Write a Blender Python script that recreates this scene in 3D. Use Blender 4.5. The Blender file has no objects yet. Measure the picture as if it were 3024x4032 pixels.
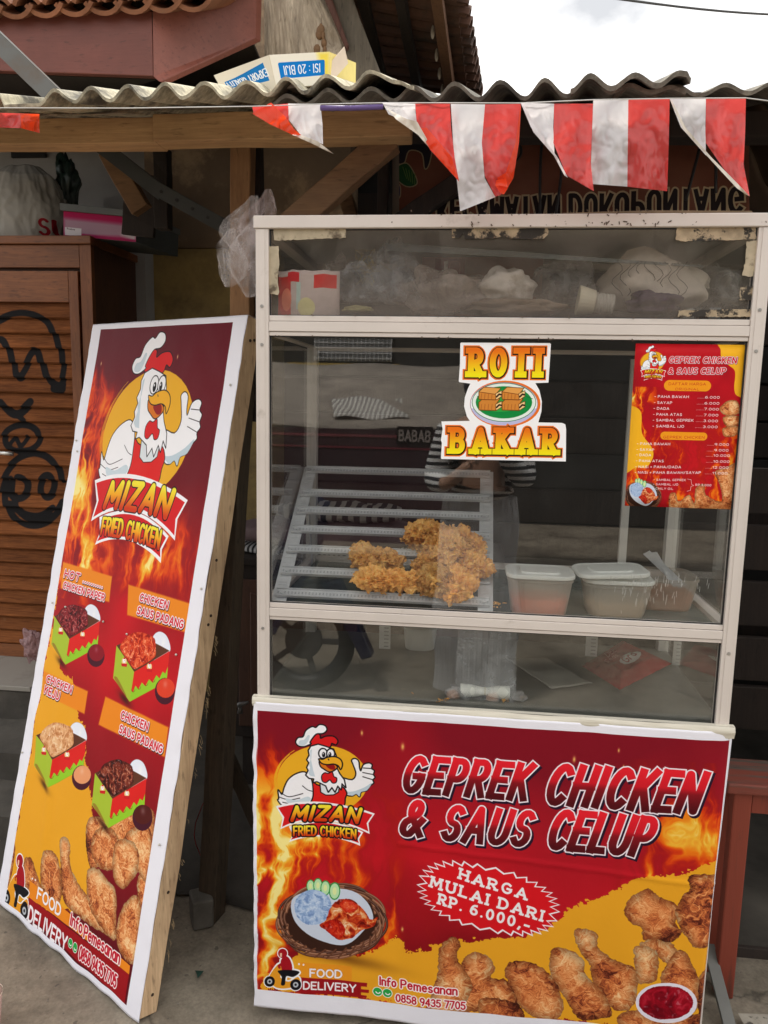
import bpy, bmesh, math, random
import numpy as np
from mathutils import Vector, Matrix, noise as mnoise

SC = bpy.context.scene
COL = SC.collection
PI = math.pi
rad = math.radians

# ------------------------------------------------------------------ camera
F = 3028.0                                     # focal length in pixels of the 3024 x 4032 photograph
R = np.array([[0.9933699267301197, -0.10895472756600517, -0.036675005238093965],
              [0.1131433023411352, 0.983089453273757, 0.14399208310614978],
              [0.02036619266183784, -0.1471869362508897, 0.9888989958502018]])
CAM = np.array([0.49310921140749664, -1.7389384493533653, 1.577029467341841])
cd = bpy.data.cameras.new('camera')
cam = bpy.data.objects.new('camera', cd); COL.objects.link(cam)
cd.sensor_fit = 'VERTICAL'; cd.sensor_height = 36.0; cd.lens = 36.0 * F / 4032
cd.clip_start = 0.02; cd.clip_end = 400
M = Matrix.Identity(4)
for i in range(3):
    M[i][0] = R[i, 0]; M[i][1] = R[i, 2]; M[i][2] = -R[i, 1]; M[i][3] = CAM[i]
cam.matrix_world = M
SC.camera = cam

# ------------------------------------------------------------------ sky, sun, exposure
SUN_EL, SUN_AZ = rad(62), rad(-38)             # high, from behind the stall and to the left
world = bpy.data.worlds.new('World'); SC.world = world; world.use_nodes = True
nt = world.node_tree; nt.nodes.clear()
wo = nt.nodes.new('ShaderNodeOutputWorld'); bg = nt.nodes.new('ShaderNodeBackground')
sky = nt.nodes.new('ShaderNodeTexSky'); sky.sky_type = 'NISHITA'; sky.sun_disc = False
sky.sun_elevation = SUN_EL; sky.sun_rotation = SUN_AZ; sky.dust_density = 4
tc = nt.nodes.new('ShaderNodeTexCoord'); mp = nt.nodes.new('ShaderNodeMapping'); mp.inputs['Scale'].default_value = (1.5, 1.5, 2.6)
nz = nt.nodes.new('ShaderNodeTexNoise'); nz.inputs['Scale'].default_value = 2.2; nz.inputs['Detail'].default_value = 7; nz.inputs['Roughness'].default_value = .52
nt.links.new(tc.outputs['Generated'], mp.inputs['Vector']); nt.links.new(mp.outputs[0], nz.inputs['Vector'])
cr = nt.nodes.new('ShaderNodeValToRGB')        # overcast: grey cloud bellies between white cloud
cr.color_ramp.elements[0].position = .34; cr.color_ramp.elements[0].color = (4.6, 4.7, 4.9, 1)
cr.color_ramp.elements[1].position = .70; cr.color_ramp.elements[1].color = (17.6, 17.1, 16.3, 1)
nt.links.new(nz.outputs['Fac'], cr.inputs['Fac'])
mx = nt.nodes.new('ShaderNodeMixRGB'); mx.inputs['Fac'].default_value = .985
nt.links.new(sky.outputs['Color'], mx.inputs['Color1']); nt.links.new(cr.outputs['Color'], mx.inputs['Color2'])
nt.links.new(mx.outputs['Color'], bg.inputs['Color']); bg.inputs['Strength'].default_value = .064
nt.links.new(bg.outputs[0], wo.inputs['Surface'])
sl = bpy.data.lights.new('sun', 'SUN'); sl.energy = 2.0; sl.angle = rad(6); sl.color = (1, .95, .87)
sun = bpy.data.objects.new('sun', sl); COL.objects.link(sun)
sdir = Vector((math.sin(SUN_AZ) * math.cos(SUN_EL), math.cos(SUN_AZ) * math.cos(SUN_EL), math.sin(SUN_EL)))
sun.rotation_euler = sdir.to_track_quat('Z', 'Y').to_euler()
SC.view_settings.view_transform = 'Standard'; SC.view_settings.look = 'None'
SC.view_settings.gamma = 1; SC.view_settings.use_curve_mapping = False
SC.view_settings.exposure = 1.42
SC.render.engine = 'CYCLES'
SC.cycles.transparent_max_bounces = 24; SC.cycles.max_bounces = 8
SC.cycles.use_denoising = True
SC.cycles.caustics_reflective = False; SC.cycles.caustics_refractive = False
SC.cycles.sample_clamp_indirect = 6

# ------------------------------------------------------------------ helpers: places
def ray(px, py): return R @ np.array([(px - 1512) / F, 1, -(py - 2016) / F])
def aty(px, py, y): d = ray(px, py); return Vector(CAM + d * (y - CAM[1]) / d[1])      # point of the plane Y = y
def atz(px, py, z): d = ray(px, py); return Vector(CAM + d * (z - CAM[2]) / d[2])      # point of the plane Z = z
def V(*a): return Vector(a)
rnd = random.Random(7)

# ------------------------------------------------------------------ helpers: objects
def tag(o, label=None, cat=None, group=None, kind=None):
    if label: o['label'] = label
    if cat: o['category'] = cat
    if group: o['group'] = group
    if kind: o['kind'] = kind
    return o
def empty(name, loc, label=None, cat=None, group=None):
    o = bpy.data.objects.new(name, None); COL.objects.link(o); o.location = loc; o.empty_display_size = .05
    return tag(o, label, cat, group)
def wloc(o):
    v = Vector((0, 0, 0))
    while o: v += o.location; o = o.parent
    return v
def mesh_obj(name, me, parent=None, loc=(0, 0, 0)):
    o = bpy.data.objects.new(name, me); COL.objects.link(o); o.parent = parent; o.location = loc
    return o
def copy_tree(o, parent=None):
    c = o.copy(); COL.objects.link(c); c.parent = parent
    for ch in [x for x in bpy.data.objects if x.parent is o]: copy_tree(ch, c)
    return c

class MB:
    """collects faces in world coordinates; build() links them as one mesh object"""
    def __init__(s): s.v = []; s.f = []; s.mi = []; s.uv = {}; s.m = 0
    def add(s, vs, fs, uvs=None):
        n = len(s.v); s.v += [tuple(v) for v in vs]
        for k, f in enumerate(fs):
            if uvs is not None: s.uv[len(s.f)] = [uvs[i] for i in f]
            s.f.append(tuple(n + i for i in f)); s.mi.append(s.m)
        return s
    def box(s, c, d, rot=None):                       # centre, full sizes
        c = Vector(c); h = Vector(d) / 2; vs = []
        for x in (-1, 1):
            for y in (-1, 1):
                for z in (-1, 1):
                    p = Vector((x * h.x, y * h.y, z * h.z))
                    if rot is not None: p = rot @ p
                    vs.append(c + p)
        return s.add(vs, [(0, 1, 3, 2), (4, 6, 7, 5), (0, 4, 5, 1), (2, 3, 7, 6), (0, 2, 6, 4), (1, 5, 7, 3)])
    def bx(s, x0, x1, y0, y1, z0, z1): return s.box(((x0 + x1) / 2, (y0 + y1) / 2, (z0 + z1) / 2), (x1 - x0, y1 - y0, z1 - z0))
    def beam(s, a, b, w, t, up=(0, 0, 1), wob=0, n=1): # bar from a to b, w across, t along up
        a = Vector(a); b = Vector(b); d = (b - a).normalized(); u = Vector(up)
        sd = d.cross(u).normalized(); u = sd.cross(d).normalized(); vs = []; fs = []
        for i in range(n + 1):
            p = a.lerp(b, i / n)
            for (p1, q1) in ((-1, -1), (1, -1), (1, 1), (-1, 1)):
                j = Vector((rnd.uniform(-wob, wob) for _ in range(3))) if wob else Vector((0, 0, 0))
                vs.append(p + sd * p1 * w / 2 + u * q1 * t / 2 + j)
        for i in range(n):
            for k in range(4):
                fs.append((i * 4 + k, i * 4 + (k + 1) % 4, i * 4 + 4 + (k + 1) % 4, i * 4 + 4 + k))
        fs += [(3, 2, 1, 0), tuple(n * 4 + k for k in range(4))]
        return s.add(vs, fs)
    def tube(s, pts, r, n=8, cap=True):
        pts = [Vector(p) for p in pts]; rs = r if isinstance(r, (list, tuple)) else [r] * len(pts); vs = []; fs = []
        ref = None
        for i, p in enumerate(pts):
            d = (pts[min(i + 1, len(pts) - 1)] - pts[max(i - 1, 0)]).normalized()
            if ref is None: ref = d.orthogonal().normalized()
            ref = (ref - d * ref.dot(d)).normalized(); q = d.cross(ref)
            for k in range(n):
                a = 2 * PI * k / n; vs.append(p + (ref * math.cos(a) + q * math.sin(a)) * rs[i])
        for i in range(len(pts) - 1):
            for k in range(n): fs.append((i * n + k, i * n + (k + 1) % n, (i + 1) * n + (k + 1) % n, (i + 1) * n + k))
        if cap: fs += [tuple(reversed(range(n))), tuple((len(pts) - 1) * n + k for k in range(n))]
        return s.add(vs, fs)
    def prism(s, poly, d):                             # polygon of 3d points pushed along vector d
        poly = [Vector(p) for p in poly]; d = Vector(d); n = len(poly)
        return s.add(poly + [p + d for p in poly], [tuple(range(n)), tuple(reversed(range(n, 2 * n)))] + [(i, n + i, n + (i + 1) % n, (i + 1) % n) for i in range(n)])
    def grid(s, nu, nv, fn, uvs=True, close=False):    # fn(u, v) -> point
        vs = [fn(i / nu, j / nv) for j in range(nv + 1) for i in range(nu + 1)]
        uv = [(i / nu, j / nv) for j in range(nv + 1) for i in range(nu + 1)]
        fs = [(j * (nu + 1) + i, j * (nu + 1) + i + 1, (j + 1) * (nu + 1) + i + 1, (j + 1) * (nu + 1) + i) for j in range(nv) for i in range(nu)]
        return s.add(vs, fs, uv if uvs else None)
    def ball(s, c, r, seg=12, rings=8):
        c = Vector(c); r = Vector(r) if hasattr(r, '__len__') else Vector((r, r, r)); vs = []; fs = []
        for j in range(rings + 1):
            t = PI * j / rings
            for i in range(seg):
                a = 2 * PI * i / seg
                vs.append((c.x + r.x * math.sin(t) * math.cos(a), c.y + r.y * math.sin(t) * math.sin(a), c.z + r.z * math.cos(t)))
        for j in range(rings):
            for i in range(seg): fs.append((j * seg + i, (j + 1) * seg + i, (j + 1) * seg + (i + 1) % seg, j * seg + (i + 1) % seg))
        return s.add(vs, fs)
    def build(s, name, mat=None, parent=None, smooth=False, bevel=0, solid=0, weld=False, clean=False, subsurf=0):
        off = wloc(parent) if parent is not None else Vector((0, 0, 0))
        if parent is None:                             # a thing of one mesh gets its origin at its base
            a = np.array([tuple(v) for v in s.v]); off = Vector(((a[:, 0].min() + a[:, 0].max()) / 2, (a[:, 1].min() + a[:, 1].max()) / 2, a[:, 2].min()))
        me = bpy.data.meshes.new(name)
        me.from_pydata([tuple(Vector(v) - off) for v in s.v], [], s.f); me.update()
        if s.uv:
            ul = me.uv_layers.new(name='UVMap')
            for p in me.polygons:
                u = s.uv.get(p.index)
                if u:
                    for k, li in enumerate(p.loop_indices): ul.data[li].uv = u[k]
        mats = mat if isinstance(mat, (list, tuple)) else [mat]
        for m in mats:
            if m: me.materials.append(m)
        if len(mats) > 1:
            for p in me.polygons: p.material_index = s.mi[p.index]
        bm = bmesh.new(); bm.from_mesh(me)
        if weld: bmesh.ops.remove_doubles(bm, verts=bm.verts, dist=1e-5)
        if not s.uv: bmesh.ops.recalc_face_normals(bm, faces=bm.faces)
        bm.to_mesh(me); bm.free()
        if smooth:
            for p in me.polygons: p.use_smooth = True
        o = mesh_obj(name, me, parent, (0, 0, 0) if parent is not None else off)
        if bevel:
            b = o.modifiers.new('bevel', 'BEVEL'); b.width = bevel; b.segments = 2; b.limit_method = 'ANGLE'
        if solid:
            b = o.modifiers.new('solid', 'SOLIDIFY'); b.thickness = solid; b.offset = 0
        if subsurf:
            b = o.modifiers.new('sub', 'SUBSURF'); b.levels = subsurf; b.render_levels = subsurf
        return o

# ------------------------------------------------------------------ helpers: materials
MATS = {}
def s2l(c):
    return tuple(((x / 255) / 12.92 if x / 255 <= .04045 else ((x / 255 + .055) / 1.055) ** 2.4) for x in c[:3])
class NT:
    def __init__(s, name):
        s.m = bpy.data.materials.new(name); s.m.use_nodes = True; s.t = s.m.node_tree; s.t.nodes.clear()
        s.out = s.n('ShaderNodeOutputMaterial'); s.b = s.n('ShaderNodeBsdfPrincipled'); s.l(s.b.outputs[0], s.out.inputs['Surface'])
    def n(s, t, **k):
        x = s.t.nodes.new(t)
        for a, b in k.items(): setattr(x, a, b)
        return x
    def l(s, a, b): s.t.links.new(a, b)
    def coord(s, scale=(1, 1, 1), rot=(0, 0, 0), kind='Object'):
        c = s.n('ShaderNodeTexCoord'); m = s.n('ShaderNodeMapping'); m.inputs['Scale'].default_value = scale; m.inputs['Rotation'].default_value = rot
        s.l(c.outputs[kind], m.inputs['Vector']); return m.outputs[0]
    def noise(s, vec, scale=5, detail=5, rough=.55, dist=0):
        x = s.n('ShaderNodeTexNoise'); x.inputs['Scale'].default_value = scale; x.inputs['Detail'].default_value = detail
        x.inputs['Roughness'].default_value = rough; x.inputs['Distortion'].default_value = dist; s.l(vec, x.inputs['Vector']); return x.outputs['Fac']
    def ramp(s, fac, stops):
        x = s.n('ShaderNodeValToRGB'); e = x.color_ramp.elements
        while len(e) < len(stops): e.new(.5)
        for k, (p, c) in enumerate(stops):
            e[k].position = p; e[k].color = (c, c, c, 1) if isinstance(c, (int, float)) else tuple(c[:3]) + (1,)
        s.l(fac, x.inputs['Fac']); return x.outputs['Color']
    def mix(s, fac, a, b, mode='MIX'):
        x = s.n('ShaderNodeMixRGB', blend_type=mode)
        for k, v in (('Fac', fac), ('Color1', a), ('Color2', b)):
            if hasattr(v, 'is_linked') or hasattr(v, 'links'): s.l(v, x.inputs[k])
            else: x.inputs[k].default_value = v if k == 'Fac' else tuple(v[:3]) + (1,)
        return x.outputs[0]
    def vary(s, col, lo=.75, hi=1.2):
        o = s.n('ShaderNodeObjectInfo'); m = s.n('ShaderNodeMapRange'); s.l(o.outputs['Random'], m.inputs['Value']); m.inputs['To Min'].default_value = lo; m.inputs['To Max'].default_value = hi
        c = s.n('ShaderNodeCombineXYZ')
        for k in range(3): s.l(m.outputs[0], c.inputs[k])
        return s.mix(1, col, c.outputs[0], 'MULTIPLY')
    def bump(s, h, strength=.3, dist=.002):
        x = s.n('ShaderNodeBump'); x.inputs['Strength'].default_value = strength; x.inputs['Distance'].default_value = dist
        s.l(h, x.inputs['Height']); s.l(x.outputs[0], s.b.inputs['Normal']); return x.outputs[0]
    def set(s, color=None, rough=None, metal=None, spec=None, **k):
        for key, v in (('Base Color', color), ('Roughness', rough), ('Metallic', metal), ('Specular IOR Level', spec)):
            if v is None: continue
            if hasattr(v, 'links'): s.l(v, s.b.inputs[key])
            else: s.b.inputs[key].default_value = (tuple(v[:3]) + (1,)) if key == 'Base Color' else v
        return s.m

def paint(name, c, rough=.5, metal=0, var=.15, scale=8, bump=.15, dirt=None, dscale=3, dlo=.5, dhi=.75, spec=None):
    """plain surface: colour with soft mottling, fine relief and, if given, patches of dirt"""
    if name in MATS: return MATS[name]
    t = NT(name); v = t.coord(); n1 = t.noise(v, scale, 6, .6)
    lo = tuple(x * (1 - var) for x in c); hi = tuple(min(1, x * (1 + var)) for x in c)
    col = t.ramp(n1, [(.3, lo), (.7, hi)])
    if dirt is not None:
        n2 = t.noise(v, dscale, 8, .7); f = t.ramp(n2, [(dlo, 0.), (dhi, 1.)]); col = t.mix(f, col, dirt)
    n3 = t.noise(v, 180, 3, .6); t.bump(n3, bump, .001)
    t.set(col, rough, metal, spec); MATS[name] = t.m; return t.m

def wood(name, c_dark, c_light, axis='x', rough=.75, stretch=14, scale=5, knots=True, rot=(0, 0, 0), bump=.5, paintc=None, wear=.55):
    if name in MATS: return MATS[name]
    t = NT(name); sc = {'x': (1 / stretch, 1, 1), 'y': (1, 1 / stretch, 1), 'z': (1, 1, 1 / stretch)}[axis]
    v = t.coord(tuple(q * scale * 15 for q in sc), rot); g = t.noise(v, 3, 8, .62, .6)
    v2 = t.coord(tuple(q * scale * 55 for q in sc), rot); g2 = t.noise(v2, 4, 4, .6)
    v3 = t.coord(); blot = t.noise(v3, 4, 5, .6)
    h = t.mix(.35, g, g2); col = t.ramp(h, [(.28, c_dark), (.5, tuple((a + b) / 2 for a, b in zip(c_dark, c_light))), (.68, c_light)])
    col = t.mix(.8, col, t.ramp(blot, [(.3, .62), (.62, 1.)]), 'MULTIPLY')
    if knots:
        vo = t.n('ShaderNodeTexVoronoi'); vo.inputs['Scale'].default_value = 2.2; t.l(t.coord(tuple(max(q, .35) * 2 for q in sc)), vo.inputs['Vector'])
        col = t.mix(t.ramp(vo.outputs['Distance'], [(.05, 1.), (.16, 0.)]), col, tuple(x * .35 for x in c_dark))
    fl = t.noise(t.coord(tuple((q if q == 1 else .22) * 95 for q in sc), rot), 1, 3, .5); col = t.mix(t.ramp(fl, [(.60, 0.), (.70, .55)]), col, tuple(x * .45 for x in c_dark))
    if paintc is not None:
        w = t.noise(t.coord(tuple(q * 6 for q in sc)), 3, 8, .7); col = t.mix(t.ramp(w, [(wear, 0.), (wear + .1, 1.)]), paintc, col)
    t.bump(h, bump, .003); t.set(t.vary(col, .82, 1.12), rough); MATS[name] = t.m; return t.m

def film(name, c, alpha=.35, rough=.18, trans=.5, bumpd=.004, bs=40, streak=True):
    """thin plastic film: part clear, part milky, with bright creases"""
    if name in MATS: return MATS[name]
    t = NT(name); v = t.coord(); n = t.noise(v, bs, 6, .6, 1.2); t.bump(n, .8, bumpd)
    t.set(c, rough, 0, .6)
    tr = t.n('ShaderNodeBsdfTransparent'); tl = t.n('ShaderNodeBsdfTranslucent'); tl.inputs[0].default_value = tuple(c) + (1,)
    a = t.n('ShaderNodeMixShader'); a.inputs[0].default_value = trans; t.l(t.b.outputs[0], a.inputs[1]); t.l(tl.outputs[0], a.inputs[2])
    b = t.n('ShaderNodeMixShader')
    if streak:
        f = t.ramp(t.noise(v, bs * .5, 5, .7, .8), [(.35, max(alpha - .2, .02)), (.65, min(1, alpha + .25))]); t.l(f, b.inputs[0])
    else: b.inputs[0].default_value = alpha
    t.l(tr.outputs[0], b.inputs[1]); t.l(a.outputs[0], b.inputs[2]); t.l(b.outputs[0], t.out.inputs['Surface'])
    MATS[name] = t.m; return t.m
# ------------------------------------------------------------------ materials
m_alu = paint('aluminium', (.68, .62, .575), .38, .0, .05, 6, .08, dirt=(.30, .25, .20), dscale=9, dlo=.62, dhi=.85, spec=.6)
m_alu2 = paint('aluminium_clean', (.66, .64, .60), .35, .0, .05, 6, .08, spec=.6)
m_floor = paint('concrete', (.20, .172, .135), .85, 0, .22, 3, .6, dirt=(.10, .09, .075), dscale=2.2, dlo=.5, dhi=.72)
def floormat():
    t = NT('street_concrete'); v = t.coord(); n = t.noise(v, 2.2, 9, .68, .4); n2 = t.noise(v, 14, 7, .7); n3 = t.noise(v, 110, 3, .6)
    col = t.ramp(n, [(.32, (.125, .104, .078)), (.48, (.245, .207, .158)), (.66, (.33, .285, .22))]); col = t.mix(.7, col, t.ramp(n2, [(.3, .55), (.62, 1.08)]), 'MULTIPLY'); col = t.mix(.4, col, t.ramp(n3, [(.3, .5), (.7, 1.2)]), 'MULTIPLY')
    w = t.n('ShaderNodeTexVoronoi'); w.feature = 'DISTANCE_TO_EDGE'; w.inputs['Scale'].default_value = 1.25; mxv = t.n('ShaderNodeMixRGB'); mxv.inputs['Fac'].default_value = .12; t.l(v, mxv.inputs['Color1']); nn = t.n('ShaderNodeTexNoise'); nn.inputs['Scale'].default_value = 7; nn.inputs['Detail'].default_value = 6; t.l(v, nn.inputs['Vector']); t.l(nn.outputs['Color'], mxv.inputs['Color2']); t.l(mxv.outputs[0], w.inputs['Vector'])
    ck = t.ramp(w.outputs['Distance'], [(.0, .35), (.006, 1.)]); col = t.mix(.8, col, ck, 'MULTIPLY'); sp = t.noise(v, 46, 2, .4); col = t.mix(t.ramp(sp, [(.70, 0.), (.74, .6)]), col, (.05, .045, .04))
    t.bump(t.mix(.5, n2, n3), .7, .004); t.set(col, .88); return t.m
m_floor = floormat()
m_floor2 = paint('dark_earth_floor', (.09, .08, .068), .9, 0, .3, 4, .7, dirt=(.04, .036, .03), dscale=3)
m_white = paint('whitewash', (.36, .36, .36), .85, 0, .06, 3, .3, dirt=(.30, .29, .27), dscale=2)
m_must = paint('mustard_plaster', (.36, .265, .105), .85, 0, .14, 2.5, .4, dirt=(.17, .12, .06), dscale=2.4, dlo=.48, dhi=.68)
m_stain = paint('stained_plaster', (.18, .122, .075), .85, 0, .25, 3, .4, dirt=(.36, .25, .145), dscale=3.2, dlo=.5, dhi=.62)
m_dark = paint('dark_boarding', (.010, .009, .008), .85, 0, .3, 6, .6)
m_fascia = wood('fascia_paint', (.145, .038, .026), (.19, .054, .038), 'x', .55, 12, 1, False, bump=.25)
m_fascia_lit = wood('fascia_paint_skylit', (.25, .075, .052), (.31, .10, .07), 'x', .5, 12, 1, False, bump=.25)  # same paint as above, with sky light on the rake board in its colour
m_clay = paint('clay_tile', (.27, .105, .05), .8, 0, .35, 14, .8, dirt=(.10, .055, .035), dscale=7, dlo=.5, dhi=.7)
m_clay2 = paint('old_clay_tile', (.13, .06, .038), .85, 0, .35, 12, .8, dirt=(.04, .028, .022), dscale=6, dlo=.45, dhi=.65)
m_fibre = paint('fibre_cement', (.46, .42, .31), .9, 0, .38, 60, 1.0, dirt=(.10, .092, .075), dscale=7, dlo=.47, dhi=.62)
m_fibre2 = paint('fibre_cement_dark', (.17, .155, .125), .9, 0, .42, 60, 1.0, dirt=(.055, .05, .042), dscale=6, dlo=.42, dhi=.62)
m_beam = wood('beam_wood', (.36, .20, .09), (.66, .42, .20), 'x', .8, 16, 1.2)
m_post = wood('post_wood', (.24, .12, .052), (.40, .22, .10), 'z', .8, 16, 1.4)
m_brace = wood('brace_wood', (.15, .08, .038), (.27, .15, .07), 'x', .8, 12, 1.2, rot=(0, rad(42), 0))
m_dkwood = wood('dark_wood', (.013, .008, .006), (.032, .019, .013), 'z', .8, 12, 1.2)
m_steel = paint('steel_angle', (.12, .12, .115), .5, .35, .1, 10, .2, dirt=(.12, .09, .07), dscale=8)
m_steel_d = paint('steel_angle_dark', (.06, .065, .065), .55, .3, .1, 10, .2)
m_trunk = wood('weathered_timber', (.20, .155, .11), (.60, .50, .38), 'z', .85, 9, .8, bump=1.0)
m_frame = wood('raw_timber', (.50, .31, .17), (.92, .66, .40), 'z', .8, 18, 1.1, bump=.5)
m_frame_d = wood('old_timber', (.05, .036, .024), (.12, .085, .055), 'z', .85, 18, 1.3, bump=.6)
m_cab = wood('cabinet_wood', (.16, .05, .016), (.30, .105, .032), 'x', .55, 14, 1.4, False)
m_cab_v = wood('cabinet_wood_v', (.15, .045, .014), (.26, .09, .028), 'z', .55, 14, 1.4, False)
m_cab_d = wood('cabinet_side', (.07, .028, .016), (.11, .045, .024), 'z', .6, 14, 1.4, False)
m_floor_shade = paint('floor_shade', (.055, .048, .04), .95, 0, .35, 4, .9, dirt=(.03, .026, .022), dscale=5)  # near-black tone carrying the awning's shade on the floor
m_tile = paint('porch_tile', (.30, .28, .25), .5, 0, .1, 2, .1, dirt=(.16, .145, .125), dscale=4)
m_black = paint('black', (.012, .012, .013), .5, 0, .1, 5, .05)

# ------------------------------------------------------------------ ground, porch, walls
def struct(name, mb, mat, **k): return tag(mb.build(name, mat, **k), kind='structure')
b = MB()
def gfn(u, v):
    x = -6 + 12 * u; y = -12 + 18 * v
    return Vector((x, y, 0.004 * mnoise.noise(Vector((x * 2.1, y * 2.1, 0))) - .004))
b.grid(150, 200, gfn, False); struct('ground', b, m_floor, smooth=True)
b = MB(); b.bx(-60, 60, -60, 60, -.5, -.03); struct('terrain', b, m_floor)
b = MB()
b.grid(90, 60, lambda u, v: Vector((-1.1 + 4.5 * u, .40 + .05 * math.sin(u * 17) + .04 * mnoise.noise(Vector((u * 30, 0, 0))) * (v == 0) + 1.95 * v, .004 + .004 * mnoise.noise(Vector((u * 40, v * 30, 3))) + .003 * min(1, v * 20))), False); struct('floor_shade_sheet', b, m_floor_shade, smooth=True)  # dark sheet laid over the ground: shade under the awning as colour
# raised porch on the left: slab of tiles over two rough concrete steps
b = MB(); b.add([(-3.6, 1.16, 0), (-1.28, 1.16, 0), (-1.02, 2.2, 0), (-3.6, 2.2, 0), (-3.6, 1.16, .325), (-1.28, 1.16, .325), (-1.02, 2.2, .325), (-3.6, 2.2, .325)],
                [(0, 1, 5, 4), (1, 2, 6, 5), (2, 3, 7, 6), (3, 0, 4, 7), (4, 5, 6, 7), (0, 3, 2, 1)])
porch = struct('porch', b, m_floor2, bevel=.012)
k = 0
for i in range(6):                                       # porch floor tiles
    for j in range(3):
        x0 = -3.55 + i * .385; y0 = 1.15 + j * .35
        if x0 + .38 > -1.3 + (y0 - 1.15) * .25: x1 = -1.3 + (y0 - 1.15) * .25
        else: x1 = x0 + .381
        if x1 - x0 < .05: continue
        q = MB(); q.bx(x0, x1, y0, y0 + .346, .327, .345 + (.003 if (i + j) % 2 else 0)); q.build('floor_tile', m_tile, porch, bevel=.003)
def rough_block(x0, x1, y0, y1, z0, z1, n=14, amp=.012, seed=0):
    mb = MB()
    def jt(p): return Vector(p) + mnoise.noise_vector(Vector(p) * 6 + Vector((seed, 0, 0))) * amp
    for (o, du, dv) in (((x0, y0, z0), (x1 - x0, 0, 0), (0, 0, z1 - z0)), ((x0, y0, z1), (x1 - x0, 0, 0), (0, y1 - y0, 0)), ((x1, y0, z0), (0, y1 - y0, 0), (0, 0, z1 - z0))):
        o, du, dv = Vector(o), Vector(du), Vector(dv); mb.grid(n, max(3, n // 3), lambda u, v: jt(o + du * u + dv * v), False)
    return mb
st = rough_block(-3.4, -1.12, .86, 1.17, -.01, .20, 26, .014, 3); tag(st.build('concrete_step', m_floor2, smooth=True), kind='structure')
st = rough_block(-3.2, -1.02, .62, .87, -.01, .085, 26, .014, 8); tag(st.build('concrete_step', m_floor2, smooth=True), kind='structure')
# house walls
b = MB(); b.bx(-3.6, -1.16, 2.2, 2.35, 0, 3.3); struct('white_wall', b, m_white)
b = MB(); b.bx(-1.30, -1.10, 1.95, 2.35, 0, 2.5); struct('white_wall_return', b, m_white)
b = MB(); b.bx(-1.13, -.50, 2.05, 2.30, 0, 2.28); struct('mustard_wall', b, m_must)
b = MB(); b.bx(-1.13, -.12, 2.04, 2.30, 2.283, 4.2); struct('mustard_wall_upper', b, m_stain)
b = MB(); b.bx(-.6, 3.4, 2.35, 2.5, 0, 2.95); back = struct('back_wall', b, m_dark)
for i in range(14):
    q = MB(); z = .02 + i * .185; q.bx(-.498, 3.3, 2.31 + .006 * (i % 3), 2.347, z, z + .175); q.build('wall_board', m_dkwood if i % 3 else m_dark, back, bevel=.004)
b = MB(); b.bx(2.35, 2.45, .1, 2.35, 0, 2.5); struct('shade_wall', b, m_dark)  # unseen wall, added to keep light from the right out of the shelter
b = MB(); b.bx(-3.6, 3.4, 1.75, 2.5, 2.80, 2.84); struct('shade_ceiling', b, m_dark)  # added cover behind the awning, blocks light leaking in at the rear
# ------------------------------------------------------------------ awning: corrugated sheets on rough timber
def sheet(name, pts, y, length, slope, mat, parent=None, th=.006, sub=6, ye=None, side=.10):
    """fibre-cement sheet; pts = crest and trough pixels along its front edge (at depth y), run back up the slope"""
    P = [aty(px, py, y) for px, py in pts]; E = []
    for i in range(len(P) - 1):
        for s in range(sub):
            t = s / sub; e = (1 - math.cos(PI * t)) / 2; a, c = P[i], P[i + 1]
            E.append(Vector((a.x + (c.x - a.x) * t, y, a.z + (c.z - a.z) * e)))
    E.append(P[-1]); nu = len(E) - 1; L = 8; d = Vector((side, 1, slope)).normalized(); n = Vector((0, -slope, 1)).normalized(); mb = MB(); vs = []; fs = []
    for lay in (0, 1):
        for j in range(L + 1):
            for i in range(nu + 1):
                w = mnoise.noise(Vector((E[i].x * 30, j * .6, 3))) * .0016; ch = (mnoise.noise(Vector((E[i].x * 45, 7, y * 9))) * .006 if j == 0 else 0)
                vs.append(E[i] + d * (length * j / L + ch) + n * (w + (th if lay == 0 else 0)))
    N = (L + 1) * (nu + 1)
    for j in range(L):
        for i in range(nu):
            a = j * (nu + 1) + i; fs.append((a, a + 1, a + nu + 2, a + nu + 1)); fs.append((N + a, N + a + nu + 1, N + a + nu + 2, N + a + 1))
    for i in range(nu): fs.append((i + 1, i, N + i, N + i + 1)); a = L * (nu + 1) + i; fs.append((a, a + 1, N + a + 1, N + a))
    for j in range(L):
        a = j * (nu + 1); fs.append((a, a + nu + 1, N + a + nu + 1, N + a)); a += nu; fs.append((a + nu + 1, a, N + a, N + a + nu + 1))
    mb.add(vs, fs); return mb.build(name, mat, parent, smooth=False)
def wave(x0, x1, y0, y1, n, amp, first='v', pitch_end=1.0):
    out = []
    for i in range(n + 1):
        t = i / n; up = (i % 2 == 1) if first == 'v' else (i % 2 == 0)
        out.append((x0 + (x1 - x0) * t, y0 + (y1 - y0) * t - (amp if up else -amp)))
    return out
awn = empty('awning_roof', (0, 0, 2.1), 'low awning of overlapping corrugated fibre cement sheets on timber beams above the food cart', 'roof')
SLOPE = .30
s1 = [(-370, 436), (-300, 388), (-225, 430), (-150, 384), (-80, 428), (-8, 380), (55, 424), (68 + 10, 378), (155, 420), (210, 362), (300, 408), (355, 353), (433, 404), (501, 345), (574, 398), (652, 338), (720, 394), (807, 334), (884, 392), (971, 330), (1053, 380), (1125, 316), (1200, 374), (1282, 306), (1374, 355), (1456, 290), (1560, 330), (1625, 352)]
s1 = [p for p in s1 if p != (55, 424)]; s1[6] = (20, 425); s1 = [(-370 - 72 * k, 438 if k % 2 == 0 else 392) for k in range(12, 0, -1)] + s1
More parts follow.
